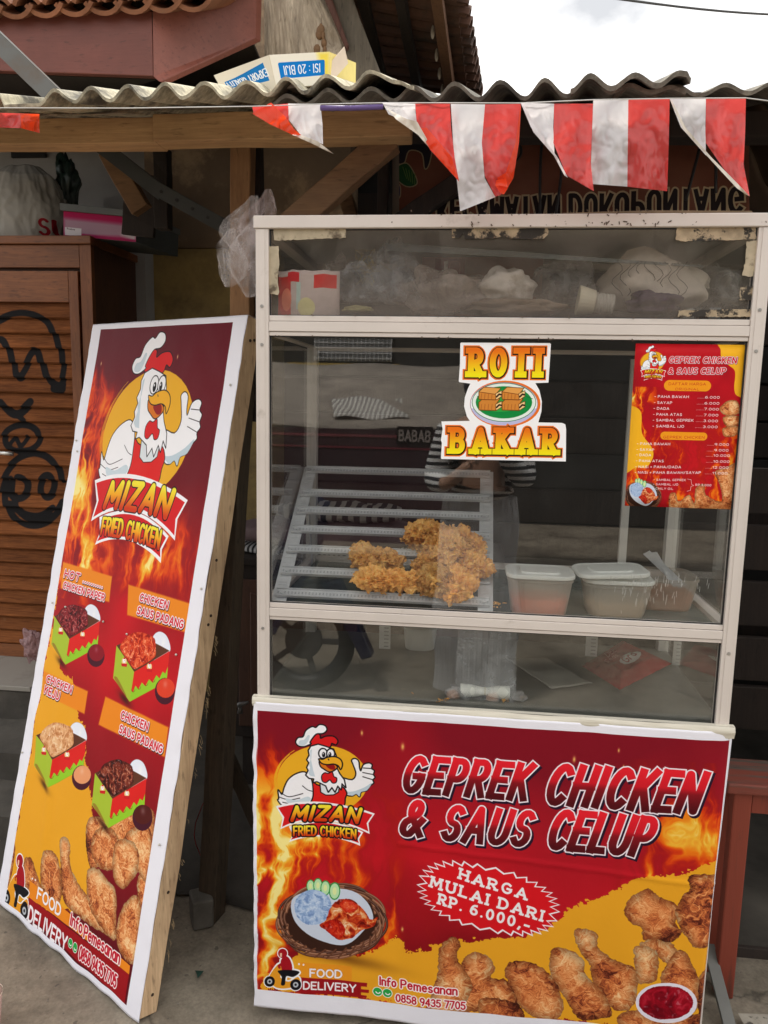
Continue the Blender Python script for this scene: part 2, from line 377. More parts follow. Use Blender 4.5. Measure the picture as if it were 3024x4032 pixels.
sheet('corrugated_sheet', s1, -.05, 1.75, SLOPE, m_fibre, awn, .007, 6)
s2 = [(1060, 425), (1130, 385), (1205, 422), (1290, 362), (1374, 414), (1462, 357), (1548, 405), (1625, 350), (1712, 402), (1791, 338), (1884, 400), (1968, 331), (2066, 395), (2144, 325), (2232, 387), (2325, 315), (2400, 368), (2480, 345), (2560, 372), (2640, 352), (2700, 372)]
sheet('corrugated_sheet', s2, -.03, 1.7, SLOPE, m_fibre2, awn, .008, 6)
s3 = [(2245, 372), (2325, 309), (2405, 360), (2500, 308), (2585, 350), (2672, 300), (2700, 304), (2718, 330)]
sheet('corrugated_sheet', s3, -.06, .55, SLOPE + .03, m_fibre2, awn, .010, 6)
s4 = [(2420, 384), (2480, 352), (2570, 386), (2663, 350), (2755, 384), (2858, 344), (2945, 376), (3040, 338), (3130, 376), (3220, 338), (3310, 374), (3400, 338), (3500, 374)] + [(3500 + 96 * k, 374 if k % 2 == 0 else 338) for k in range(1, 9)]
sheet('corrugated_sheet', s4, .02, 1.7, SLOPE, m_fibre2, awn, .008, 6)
# beams: front purlin in two lapped lengths, posts, braces
def bar(name, a, c, w, t, mat, parent, up=(0, 0, 1), wob=.002, n=6, label=None):
    o = MB().beam(a, c, w, t, up, wob, n).build(name, mat, parent, bevel=.003)
    if label: o['label'] = label
    return o
y = .22
bar('beam', aty(-1200, 548, y), aty(640, 530, y), .07, .062, m_beam, awn)
bar('beam', aty(622, 522, y - .008), aty(1620, 500, y - .008), .07, .062, m_beam, awn)
bar('beam', aty(1600, 505, y + .06), aty(4200, 505, y + .06), .06, .06, m_dkwood, awn, label='dark beam behind the bunting')
bar('beam', V(-1.6, 1.2, 2.55), V(2.2, 1.2, 2.58), .06, .07, m_dkwood, awn)
a, c = aty(958, 545, .42), aty(956, 1300, .42); bar('post', V(a.x, .42, a.z), V(c.x, .42, 1.79), .056, .055, m_post, awn, (0, 1, 0))
a = aty(1012, 560, .47); bar('post', V(a.x, .47, a.z), V(a.x, .47, 1.5), .03, .04, m_dkwood, awn, (0, 1, 0))
bar('brace', aty(1540, 545, .26), aty(1130, 905, .26), .05, .066, m_brace, awn, (0, 1, 0) if 0 else (1, 0, .9))
bar('brace', aty(1860, 680, .42), aty(1540, 905, .42), .04, .048, m_dkwood, awn, (1, 0, .9))
bar('post', aty(1512, 590, .50), aty(1505, 960, .50), .03, .045, m_dkwood, awn, (0, 1, 0))
bar('post', aty(1350, 740, .62), aty(1400, 900, .62), .04, .05, m_brace, awn, (0, 1, 0))
# steel angles under the left side
def angle(name, a, c, w, mat, parent, holes=0):
    a = Vector(a); c = Vector(c); d = (c - a).normalized(); s = d.cross(Vector((0, 1, 0))).normalized(); mb = MB()
    mb.beam(a, c, w, .004, (0, 1, 0)); mb.beam(a + s * w / 2 + Vector((0, .5 * w, 0)), c + s * w / 2 + Vector((0, .5 * w, 0)), w, .004, s); o = mb.build(name, mat, parent)
    for i in range(holes):
        p = a.lerp(c, .12 + .8 * i / max(1, holes - 1)); h = MB(); h.tube([p + Vector((0, -.004, 0)), p + Vector((0, -.0025, 0))], .005, 10); h.build('bolt_hole', m_black, o)
    return o
angle('steel_angle', aty(395, 575, .62), aty(640, 765, .62), .042, m_steel_d, awn)
angle('steel_angle', aty(600, 735, .60), aty(905, 905, .60), .040, m_steel_d, awn, 5)
bar('post', aty(640, 590, .75), aty(645, 905, .75), .045, .05, m_dkwood, awn, (0, 1, 0))
bar('brace', aty(430, 600, .8), aty(560, 830, .8), .05, .06, m_brace, awn, (1, 0, -.7))
bar('post', aty(560, 690, 1.0), aty(545, 930, 1.0), .12, .02, m_dkwood, awn, (0, 1, 0))
# ------------------------------------------------------------------ the house eave above, upper left
eave = empty('house_eave', aty(400, 170, 1.0), 'brown-red boxed fascia of the house eave with orange clay tiles above the awning', 'eave')
c0t, c0b = aty(597, 42, 1.0), aty(603, 300, 1.0); l0t, l0b = aty(-1300, 96, 1.0), aty(-1300, 236, 1.0)
b = MB(); b.prism([l0b, c0b, c0t, l0t], (0, .025, 0)); b.build('fascia_board', m_fascia, eave, bevel=.003)
r0t, r0b = aty(1012, -66, 1.28), aty(1006, 150, 1.28); c1b = aty(628, 322, 1.0); c1t = aty(600, 40, 1.0)
b = MB(); b.prism([c1t, aty(603, 302, 1.0), c1b, r0b, r0t], (.012, .03, 0)); b.build('fascia_board', m_fascia_lit, eave, bevel=.003)
b = MB(); b.prism([l0t + V(0, .028, -.02), c0t + V(0, .028, -.02), c0t + V(0, .028, .16), l0t + V(0, .028, .16)], (0, .02, 0)); b.build('eave_board', m_dkwood, eave)
b = MB(); b.prism([l0b + V(0, .03, 0), c0b + V(0, .03, 0), r0b + V(-.02, .02, 0), V(-.45, 2.04, r0b.z), V(-2.2, 2.04, l0b.z)], (0, 0, .012)); b.build('soffit', m_dkwood, eave)
def barrel(a, c, r, mat, parent, name='roof_tile', arcd=(0, 180), th=.012, up=(0, 0, 1), n=8, flare=1.0, smooth=True):
    a, c = Vector(a), Vector(c); d = (c - a).normalized(); s = d.cross(Vector(up)).normalized(); u = s.cross(d); mb = MB(); vs = []; fs = []
    for k, (p, rr) in enumerate(((a, r), (c, r * flare))):
        for q in (rr, rr - th):
            for i in range(n + 1):
                t = rad(arcd[0] + (arcd[1] - arcd[0]) * i / n); vs.append(p + s * math.cos(t) * q + u * math.sin(t) * q)
    m = n + 1
    for i in range(n):
        fs += [(i, i + 1, 2 * m + i + 1, 2 * m + i), (m + i + 1, m + i, 3 * m + i, 3 * m + i + 1), (i + 1, i, m + i, m + i + 1), (2 * m + i, 2 * m + i + 1, 3 * m + i + 1, 3 * m + i)]
    fs += [(0, 2 * m, 3 * m, m), (n, m + n, 3 * m + n, 2 * m + n)]
    mb.add(vs, fs); return mb.build(name, mat, parent, smooth=False)
for i in range(-7, 8):                                      # eave tiles, open mouths towards the street
    px = -80 + i * 118; yy = .93; p = aty(px, 30 - i * 5, yy); q = p + V(.02, .42, .21)
    barrel(p + V(0, .0, .055), q + V(0, 0, .055), .088, m_clay, eave, arcd=(215, 325), flare=.95, th=.014)
    barrel(p + V(.052, .03, -.012), q + V(.052, 0, -.012), .062, m_clay, eave, arcd=(30, 150), flare=.95, th=.014)
b = MB(); b.bx(-2.6, -.62, 1.5, 2.04, 2.95, 3.02); b.build('roof_deck', m_dkwood, eave)
angle('steel_angle', aty(-60, 120, .55), aty(205, 375, .55), .05, m_steel, eave)
# ------------------------------------------------------------------ weathered timber post and rafters
tim = empty('timber_post', aty(1200, 330, 1.35), 'wide weathered grey timber post with a knot, behind the cardboard box', 'post')
def slab(name, poly, y, th, mat, parent, amp=.006):
    P = [aty(px, py, y) for px, py in poly]; return MB().prism(P, (0, th, 0)).build(name, mat, parent, bevel=.006)
nn = 12
def tf(u, v):
    xl = 1040; xr = [1268, 1300, 1362, 1420, 1470]; t = v * 4; i = min(3, int(t)); xr_ = xr[i] + (xr[i + 1] - xr[i]) * (t - i); py = -120 + v * 470
    p = aty(xl + (xr_ - xl) * u, py, 1.35); p.y += -.05 * math.sin(PI * u) + .008 * mnoise.noise(Vector((u * 14, v * 2.5, 0))) + .006 * mnoise.noise(Vector((u * 40, v * 5, 2)))
    k = math.exp(-(((u - .78) / .07) ** 2 + ((v - .60) / .10) ** 2)); p.y += .03 * k; return p
b = MB(); b.grid(90, 70, tf, False); b.build('timber_slab', m_trunk, tim, smooth=True)
b = MB(); b.prism([aty(1045, -120, 1.36), aty(1265, -120, 1.36), aty(1460, 345, 1.36), aty(1045, 345, 1.36)], (0, .12, 0)); b.build('timber_core', m_trunk, tim)
k0 = aty(1262, 160, 1.30); b = MB()
for j in range(9): b.ball(k0 + V(.016 * math.sin(j * 2.3), .006, .045 * math.cos(j * 1.7)), (.008 + .003 * (j % 3), .010, .018), 8, 6)
b.build('knot', m_brace, tim, smooth=True)
raf = empty('roof_rafters', aty(1400, 200, 1.3), 'reddish batten and grey rafter leaning against the weathered timber post', 'rafter')
slab('batten', [(1262, -40), (1296, -40), (1372, 175), (1362, 195)], 1.30, .03, wood('red_batten', (.09, .035, .025), (.15, .06, .04), 'z', .8, 12, 1.2), raf)
slab('rafter', [(1290, -60), (1372, -60), (1420, 80), (1512, 320), (1400, 340)], 1.33, .05, m_frame_d if 0 else wood('grey_rafter', (.09, .075, .055), (.17, .14, .105), 'z', .85, 12, 1.0, bump=.8), raf)
# ------------------------------------------------------------------ tiled roof seen from below, towards the sky
gr = empty('tiled_roof', aty(1700, 200, 1.4), 'old tiled roof slope seen from below against the sky, rounded tile ends along its verge', 'roof')
VA, VB = aty(1793, -190, 1.15), aty(1868, 372, 2.0); WA, WB = aty(1180, -420, .95), aty(1400, 330, 2.3)
def rp(u, v): return VA.lerp(VB, v).lerp(WA.lerp(WB, v), u)      # u: from verge inwards, v: down the slope
un = (VB - VA).cross(WA - VA).normalized(); un = un if un.z > 0 else -un
NRW = 14
for r_ in range(NRW):
    v = (r_ + .5) / NRW; rr = .050 + .008 * (r_ % 3 == 0)
    for s_ in range(6):
        a = rp(s_ / 6 - (.035 if s_ == 0 else 0), v + .006 * s_); c = rp((s_ + 1) / 6 + .02, v + .006 * s_); off = un * (.005 * (s_ % 2))
        barrel(a + off, c + off, .044, m_clay2, gr, up=un, arcd=(-15, 195), th=.012, flare=.92, n=7)
    if r_ < NRW - 1:
        v2 = (r_ + 1) / NRW; a = rp(.03, v2); c = rp(1, v2); barrel(a + un * .018, c + un * .018, .036, m_clay2, gr, up=un, arcd=(180, 360), th=.010, n=5)
b = MB(); b.prism([rp(.03, -.02) + un * .07, rp(1.02, -.02) + un * .07, rp(1.02, 1.02) + un * .07, rp(.03, 1.02) + un * .07], un * .01); b.build('roof_underlay', m_dark, gr)
for u_ in (.16,): bar('batten', rp(u_ - .02, -.02) - un * .055, rp(u_ - .0, 1.0) - un * .055, .042, .035, wood('brown_batten', (.13, .06, .03), (.21, .10, .05), 'z', .8, 12, 1.2), gr, un)
for u_ in (.42, .7): bar('batten', rp(u_, 0) - un * .055, rp(u_, 1.0) - un * .055, .04, .035, m_dkwood, gr, un)
for j, v in enumerate((.42, .58, .72, .86, .97)):
    p = rp(.215, v) - un * .065; b = MB(); b.ball(p, (.008, .010, .026), 8, 6); b.build('tile_lug', paint('lug', (.34, .29, .23), .8), gr, smooth=True)
# wire against the sky
b = MB(); p0, p1 = aty(2380, -12, 7), aty(3400, 62, 9); b.tube([p0.lerp(p1, i / 12) + V(0, 0, -.06 * math.sin(PI * i / 12)) for i in range(13)], .012, 6)
tag(b.build('overhead_wire', m_black), 'single dark overhead wire crossing the sky at the upper right corner', 'wire')
# ------------------------------------------------------------------ printed matter: drawn into pixel arrays here, by code
NR = np.random.RandomState(3)
def vnoise(h, w, cy, cx, seed):
    g = np.random.RandomState(seed).rand(cy + 2, cx + 2).astype(np.float32)
    y = np.linspace(0, cy, h, dtype=np.float32); x = np.linspace(0, cx, w, dtype=np.float32)
    y0 = y.astype(int); x0 = x.astype(int); fy = y - y0; fx = x - x0
    fy = (fy * fy * (3 - 2 * fy))[:, None]; fx = (fx * fx * (3 - 2 * fx))[None]
    a = g[y0][:, x0]; b = g[y0][:, x0 + 1]; c = g[y0 + 1][:, x0]; d = g[y0 + 1][:, x0 + 1]
    return (a * (1 - fx) + b * fx) * (1 - fy) + (c * (1 - fx) + d * fx) * fy
def fbm(h, w, cy, cx, seed, o=5, gain=.5, ridge=False):
    r = np.zeros((h, w), np.float32); a = 1; t = 0
    for k in range(o):
        n = vnoise(h, w, max(1, int(cy * 2 ** k)), max(1, int(cx * 2 ** k)), seed + k)
        if ridge: n = 1 - np.abs(2 * n - 1)
        r += a * n; t += a; a *= gain
    return r / t
def rampc(t, stops):
    xs = [s[0] for s in stops]
    return np.stack([np.interp(t, xs, [s[1][k] / 255. for s in stops]) for k in range(3)], -1).astype(np.float32)
def warp(img, dx, dy):
    h, w = img.shape[:2]; yy, xx = np.mgrid[0:h, 0:w]
    mir = lambda a, n: (lambda m: np.where(m < n, m, 2 * n - 1 - m))(np.mod(a.astype(int), 2 * n))
    return img[mir(yy + dy, h), mir(xx + dx, w)]
def arc(cx, cy, rx, ry, a0, a1, n=9):
    return [(cx + rx * math.cos(rad(a0 + (a1 - a0) * i / n)), cy + ry * math.sin(rad(a0 + (a1 - a0) * i / n))) for i in range(n + 1)]
def smooth(P, closed=True, n=5):
    P = [tuple(p) for p in P]; N = len(P); out = []
    for i in range(N if closed else N - 1):
        p0, p1, p2, p3 = (P[(i - 1) % N], P[i], P[(i + 1) % N], P[(i + 2) % N]) if closed else (P[max(i - 1, 0)], P[i], P[i + 1], P[min(i + 2, N - 1)])
        for k in range(n):
            t = k / n
            out.append(tuple(.5 * (2 * b + (c - a) * t + (2 * a - 5 * b + 4 * c - d) * t * t + (3 * b - 3 * c + d - a) * t ** 3) for a, b, c, d in zip(p0, p1, p2, p3)))
    if not closed: out.append(P[-1])
    return out

class Cv:
    def __init__(s, w, h, base=(255, 255, 255)):
        s.w, s.h = int(w), int(h); s.a = np.ones((s.h, s.w, 3), np.float32) * (np.array(base, np.float32) / 255)
        s.T = lambda p: p
    def tr(s, pts): return [s.T(p) for p in pts]
    def win(s, pts, pad):
        xs = [p[0] for p in pts]; ys = [p[1] for p in pts]
        x0 = max(0, int(min(xs) - pad)); x1 = min(s.w, int(max(xs) + pad) + 2); y0 = max(0, int(min(ys) - pad)); y1 = min(s.h, int(max(ys) + pad) + 2)
        if x1 <= x0 or y1 <= y0: return None
        X, Y = np.meshgrid(np.arange(x0, x1, dtype=np.float32) + .5, np.arange(y0, y1, dtype=np.float32) + .5)
        return (slice(y0, y1), slice(x0, x1)), X, Y
    def put(s, sl, m, c):
        if isinstance(c, tuple): c = np.array(c, np.float32) / 255
        s.a[sl] = s.a[sl] * (1 - m[..., None]) + c * m[..., None]
    @staticmethod
    def dseg(X, Y, a, b):
        dx, dy = b[0] - a[0], b[1] - a[1]; L = dx * dx + dy * dy + 1e-9
        t = np.clip(((X - a[0]) * dx + (Y - a[1]) * dy) / L, 0, 1)
        return np.hypot(X - a[0] - t * dx, Y - a[1] - t * dy)
    def sdf(s, X, Y, P):
        d = np.full(X.shape, 1e9, np.float32); ins = np.zeros(X.shape, bool)
        for i in range(len(P)):
            a, b = P[i], P[(i + 1) % len(P)]; d = np.minimum(d, s.dseg(X, Y, a, b))
            if a[1] != b[1]: ins ^= ((a[1] > Y) != (b[1] > Y)) & (X < (b[0] - a[0]) * (Y - a[1]) / (b[1] - a[1]) + a[0])
        return np.where(ins, -d, d)
    def poly(s, P, c, line=None, lw=2, feather=.6, alpha=1, raw=False, sm=False):
        if not raw: P = s.tr(P)
        if sm: P = smooth(P)
        q = s.win(P, lw + feather * 2 + 2)
        if q is None: return
        sl, X, Y = q; d = s.sdf(X, Y, P)
        if line is not None: s.put(sl, np.clip(.5 - (np.abs(d) - lw) , 0, 1) * alpha, line)
        m = np.clip(.5 - d / (2 * feather), 0, 1) * alpha
        if line is not None: m = np.clip(.5 - (d + lw * .5), 0, 1) * alpha
        if callable(c): c = c(X, Y, d)
        s.put(sl, m, c)
    def stroke(s, P, w, c, closed=False, raw=False, sm=False, alpha=1):
        if not raw: P = s.tr(P)
        if sm: P = smooth(P, closed)
        q = s.win(P, w + 2)
        if q is None: return
        sl, X, Y = q; d = np.full(X.shape, 1e9, np.float32)
        for i in range(len(P) - (0 if closed else 1)): d = np.minimum(d, s.dseg(X, Y, P[i], P[(i + 1) % len(P)]))
        s.put(sl, np.clip(.5 - (d - w / 2), 0, 1) * alpha, c)
    def image(s, name):
        im = bpy.data.images.new(name, s.w, s.h); a = np.ones((s.h, s.w, 4), np.float32); a[..., :3] = np.clip(s.a, 0, 1)[::-1]
        im.pixels.foreach_set(a.ravel()); im.update(); im.pack(); return im

# ---- lettering: every glyph is a handful of pen strokes on a unit square
_a = arc
GL = {
'A': (.74, [[(0, 0), (.37, 1), (.74, 0)], [(.15, .32), (.59, .32)]]),
'B': (.62, [[(0, 0), (0, 1), (.3, 1)] + _a(.32, .77, .24, .23, 90, -90) + [(.02, .54)], [(.3, .54)] + _a(.33, .27, .27, .27, 90, -90) + [(0, 0)]]),
'C': (.66, [_a(.37, .5, .35, .5, 48, 312, 14)]),
'D': (.66, [[(0, 0), (0, 1), (.2, 1)] + _a(.24, .5, .42, .5, 90, -90, 12) + [(0, 0)]]),
'E': (.54, [[(.54, 1), (0, 1), (0, 0), (.54, 0)], [(0, .52), (.44, .52)]]),
'F': (.52, [[(.52, 1), (0, 1), (0, 0)], [(0, .52), (.42, .52)]]),
'G': (.7, [_a(.37, .5, .36, .5, 50, 340, 15) + [(.7, .46), (.42, .46)]]),
'H': (.64, [[(0, 0), (0, 1)], [(.64, 0), (.64, 1)], [(0, .5), (.64, .5)]]),
'I': (.04, [[(.02, 0), (.02, 1)]]),
'J': (.44, [[(.44, 1), (.44, .25)] + _a(.22, .24, .22, .24, 0, -170)]),
'K': (.62, [[(0, 0), (0, 1)], [(.58, 1), (.05, .45)], [(.2, .58), (.62, 0)]]),
'L': (.5, [[(0, 1), (0, 0), (.5, 0)]]),
'M': (.84, [[(0, 0), (.06, 1), (.42, .3), (.78, 1), (.84, 0)]]),
'N': (.66, [[(0, 0), (0, 1), (.66, 0), (.66, 1)]]),
'O': (.72, [_a(.36, .5, .36, .5, 0, 360, 18)]),
'P': (.58, [[(0, 0), (0, 1), (.26, 1)] + _a(.28, .72, .3, .28, 90, -90) + [(0, .44)]]),
'Q': (.72, [_a(.36, .5, .36, .5, 0, 360, 18), [(.45, .25), (.75, -.05)]]),
'R': (.62, [[(0, 0), (0, 1), (.26, 1)] + _a(.3, .74, .28, .26, 90, -90) + [(0, .48)], [(.26, .48), (.62, 0)]]),
'S': (.58, [_a(.3, .75, .26, .25, 35, 270, 10) + _a(.28, .25, .28, .25, 90, -150, 10)]),
'T': (.64, [[(0, 1), (.64, 1)], [(.32, 1), (.32, 0)]]),
'U': (.64, [[(0, 1), (0, .32)] + _a(.32, .32, .32, .32, 180, 360) + [(.64, 1)]]),
'V': (.7, [[(0, 1), (.35, 0), (.7, 1)]]),
'W': (.96, [[(0, 1), (.22, 0), (.48, .7), (.74, 0), (.96, 1)]]),
'X': (.64, [[(0, 0), (.64, 1)], [(0, 1), (.64, 0)]]),
'Y': (.66, [[(0, 1), (.33, .48), (.66, 1)], [(.33, .48), (.33, 0)]]),
'Z': (.64, [[(0, 1), (.64, 1), (0, 0), (.64, 0)]]),
'0': (.58, [_a(.29, .5, .29, .5, 0, 360, 16)]),
'1': (.26, [[(0, .8), (.2, 1), (.2, 0)]]),
'2': (.56, [_a(.28, .72, .27, .28, 160, -35, 9) + [(0, 0), (.56, 0)]]),
'3': (.54, [_a(.26, .75, .25, .25, 150, -90, 9), _a(.26, .26, .28, .26, 90, -150, 9)]),
'4': (.6, [[(.46, 0), (.46, 1), (0, .3), (.6, .3)]]),
'5': (.56, [[(.52, 1), (.08, 1), (.04, .56)] + _a(.26, .32, .3, .32, 110, -150, 10)]),
'6': (.56, [[(.46, .97)] + _a(.4, .35, .4, .62, 105, 180, 5) + _a(.28, .29, .28, .29, 180, 540, 14)]),
'7': (.56, [[(0, 1), (.56, 1), (.2, 0)]]),
'8': (.56, [_a(.28, .76, .24, .24, 0, 360, 12), _a(.28, .27, .28, .27, 0, 360, 12)]),
'9': (.56, [_a(.28, .71, .28, .29, 0, 360, 14), [(.56, .7), (.5, .3), (.3, 0)]]),
'&': (.76, [[(.76, 0), (.2, .62)] + _a(.34, .79, .18, .21, 200, -50, 10) + [(.14, .42)] + _a(.27, .24, .25, .24, 140, 290, 8) + [(.7, .45)]]),
'.': (.05, [[(.02, .03), (.03, .03)]]), ',': (.1, [[(.08, .05), (0, -.15)]]), '-': (.34, [[(0, .45), (.34, .45)]]),
':': (.05, [[(.02, .2), (.03, .2)], [(.02, .7), (.03, .7)]]), '/': (.4, [[(0, -.05), (.4, 1.05)]]), '+': (.4, [[(0, .45), (.4, .45)], [(.2, .22), (.2, .68)]]),
'n': (.46, [[(0, 0), (0, .66)], [(0, .42)] + _a(.23, .42, .23, .24, 180, 0) + [(.46, 0)]]),
'f': (.38, [_a(.3, .8, .2, .2, 60, 180, 6) + [(.1, 0)], [(-.02, .6), (.34, .6)]]),
'o': (.5, [_a(.25, .33, .25, .33, 0, 360, 14)]),
'e': (.5, [[(.02, .36), (.48, .36)] + _a(.25, .33, .24, .33, 5, 315, 12)]),
'm': (.74, [[(0, 0), (0, .66)], [(0, .45)] + _a(.185, .45, .185, .21, 180, 0, 7) + [(.37, 0)], [(.37, .45)] + _a(.555, .45, .185, .21, 180, 0, 7) + [(.74, 0)]]),
's': (.42, [_a(.21, .49, .19, .17, 40, 270, 8) + _a(.21, .16, .21, .16, 90, -150, 8)]),
'a': (.5, [_a(.25, .33, .25, .33, 0, 360, 14), [(.5, .66), (.5, 0)]]),
'i': (.05, [[(.02, 0), (.02, .62)], [(.02, .95), (.03, .95)]]),
'r': (.34, [[(0, 0), (0, .66)], [(0, .4)] + _a(.2, .4, .2, .26, 180, 50, 5)]),
'b': (.5, [[(0, 0), (0, 1)], _a(.25, .33, .25, .33, 0, 360, 14)]),
}
SERIF = {'A': [(0, 0), (.74, 0)], 'B': [(0, 0), (0, 1)], 'D': [(0, 0), (0, 1)], 'E': [(0, 0), (0, 1)], 'F': [(0, 0), (0, 1)], 'H': [(0, 0), (0, 1), (.64, 0), (.64, 1)],
         'I': [(.02, 0), (.02, 1)], 'K': [(0, 0), (0, 1), (.58, 1), (.62, 0)], 'L': [(0, 0), (0, 1)], 'M': [(0, 0), (.84, 0), (.06, 1), (.78, 1)], 'N': [(0, 0), (0, 1), (.66, 1)],
         'P': [(0, 0), (0, 1)], 'R': [(0, 0), (0, 1), (.62, 0)], 'T': [(.32, 0)], 'U': [(0, 1), (.64, 1)], 'Y': [(0, 1), (.66, 1), (.33, 0)], 'G': [], '1': [(.2, 0)]}
def text_strokes(t, gap=.2, space=.5, serif=0):
    x = 0; out = []
    for ch in t:
        if ch == ' ': x += space; continue
        w, st = GL.get(ch, GL.get(ch.upper()))
        for p in st: out.append([(x + a, b) for a, b in p])
        if serif:
            for a, b in SERIF.get(ch, []): out.append([(x + a - serif, b), (x + a + serif, b)])
        x += w + gap
    return out, x - gap
def text(cv, t, A, B, up, sw, fill, outs=(), gap=.22, space=.45, serif=0, slant=0, bend=None, sq=False):
    """t from point A to point B (canvas pixels) along its baseline, cap height vector up; sw = pen width / cap height;
    outs = ((extra radius, colour, dx, dy), ...) from the outermost in"""
    st, L = text_strokes(t, gap, space, serif)
    A = np.array(A, float); ex = (np.array(B, float) - A) / L; up = np.array(up, float); H = np.linalg.norm(up)
    P = []
    for k, p in enumerate(st):
        q = []
        for (u, v) in p:
            o = A + ex * (u + slant * v) + up * v
            if bend is not None: o = o + up * bend(u / L)
            q.append(tuple(o))
        P.append(q)
    allp = [p for q in P for p in q]; pad = sw * H + max([o[0] + abs(o[2]) + abs(o[3]) for o in outs] + [0]) + 3
    q = cv.win(allp, pad)
    if q is None: return
    sl, X, Y = q; d = np.full(X.shape, 1e9, np.float32); x0, y0 = sl[1].start, sl[0].start
    for p in P:                                       # distance field, stroke by stroke in small windows
        xs = [a for a, b in p]; ys = [b for a, b in p]
        i0 = max(0, int(min(xs) - pad) - x0); i1 = int(max(xs) + pad) - x0 + 2; j0 = max(0, int(min(ys) - pad) - y0); j1 = int(max(ys) + pad) - y0 + 2
        w = (slice(j0, j1), slice(i0, i1)); Xw, Yw = X[w], Y[w]; dw = d[w]
        for i in range(len(p) - 1):
            a, b = p[i], p[i + 1]; dx, dy = b[0] - a[0], b[1] - a[1]; Ls = math.hypot(dx, dy) + 1e-6
            if Ls < .05 and len(p) > 2: continue
            if not sq: dw = np.minimum(dw, cv.dseg(Xw, Yw, a, b)); continue
            def sharp(j):
                if j == 0 or j == len(p) - 1: return not (p[0] == p[-1] or math.dist(p[0], p[-1]) < 1)
                v1 = (p[j][0] - p[j - 1][0], p[j][1] - p[j - 1][1]); v2 = (p[j + 1][0] - p[j][0], p[j + 1][1] - p[j][1])
                return (v1[0] * v2[0] + v1[1] * v2[1]) / (math.hypot(*v1) * math.hypot(*v2) + 1e-9) < .75 and abs(v1[0] * v2[0] + v1[1] * v2[1]) / (math.hypot(*v1) * math.hypot(*v2) + 1e-9) < .5
            un = ((Xw - a[0]) * dx + (Yw - a[1]) * dy) / Ls; pp = np.abs((Xw - a[0]) * dy - (Yw - a[1]) * dx) / Ls
            ex_ = np.maximum(np.maximum(-un, un - Ls), 0); rnd_ = np.hypot(pp, ex_); sqd = np.maximum(pp, ex_)
            dd = np.where(un < 0, sqd if sharp(i) else rnd_, np.where(un > Ls, sqd if sharp(i + 1) else rnd_, pp)); dw = np.minimum(dw, dd)
        d[w] = dw
    r = sw * H / 2
    for (o, c, dx, dy) in outs:
        m = np.clip(.5 - (d - r - o), 0, 1)
        if dx or dy: m = np.roll(np.roll(m, int(round(dx)), 1), int(round(dy)), 0)
        cv.put(sl, m, c)
    c = fill
    if callable(fill):
        n = up / H; vv = ((X - A[0]) * n[0] + (Y - A[1]) * n[1]) / H
        if abs(ex[1]) > 1e-6 or bend is not None:
            e = ex / np.linalg.norm(ex); nn = np.array([e[1], -e[0]]); vv = ((X - A[0]) * nn[0] + (Y - A[1]) * nn[1]) / max(1e-6, abs(up @ nn))
            if bend is not None: vv = vv - np.vectorize(bend)(np.clip(((X - A[0]) * e[0] + (Y - A[1]) * e[1]) / (np.linalg.norm(ex) * L), 0, 1))
        c = fill(vv)
    cv.put(sl, np.clip(.5 - (d - r), 0, 1), c)

# ---- printed pictures
def flames(cv, box, seed, amt, scale=1.0, hot=1.0):
    """tongues of printed fire inside box = (x0, y0, x1, y1); amt(X, Y) in 0..1 says where"""
    x0, y0, x1, y1 = [int(v) for v in box]; x0 = max(0, x0); y0 = max(0, y0); x1 = min(cv.w, x1); y1 = min(cv.h, y1); h, w = y1 - y0, x1 - x0
    n = fbm(h, w, h / 260 / scale, w / 90 / scale, seed, 5, .55, True); wx = (fbm(h, w, h / 160 / scale, w / 160 / scale, seed + 20, 4) - .5) * 190 * scale; wy = (fbm(h, w, h / 200 / scale, w / 200 / scale, seed + 40, 3) - .5) * 120 * scale
    n = warp(n, wx, wy); m = fbm(h, w, h / 420 / scale, w / 240 / scale, seed + 60, 3); m = warp(m, wx, wy)
    X, Y = np.meshgrid(np.arange(x0, x1), np.arange(y0, y1)); k = np.clip(amt(X, Y), 0, 1)
    t = np.clip((n - .42) * 2.1 * (.35 + m * 1.25), 0, 1) ** 1.15 * k * hot
    c = rampc(t, [(0, (120, 22, 24)), (.22, (178, 32, 22)), (.42, (222, 66, 20)), (.62, (243, 128, 24)), (.82, (250, 190, 60)), (1, (255, 238, 150))])
    al = np.clip(t * 2.6, 0, 1) * np.clip(k * 3, 0, 1)
    cv.put((slice(y0, y1), slice(x0, x1)), al, c)
def splatter_edge(cv, P, c, seed, amp=9, freq=22):
    """yellow paint field with a spattered rim"""
    P = cv.tr(P) if cv.T else P; q = cv.win(P, 40); sl, X, Y = q; d = cv.sdf(X, Y, P); h, w = X.shape
    n = fbm(h, w, h / freq, w / freq, seed, 4, .6)
    d2 = d + (n - .5) * amp * 5; m = np.clip(.5 - d2, 0, 1); cv.put(sl, m, c)
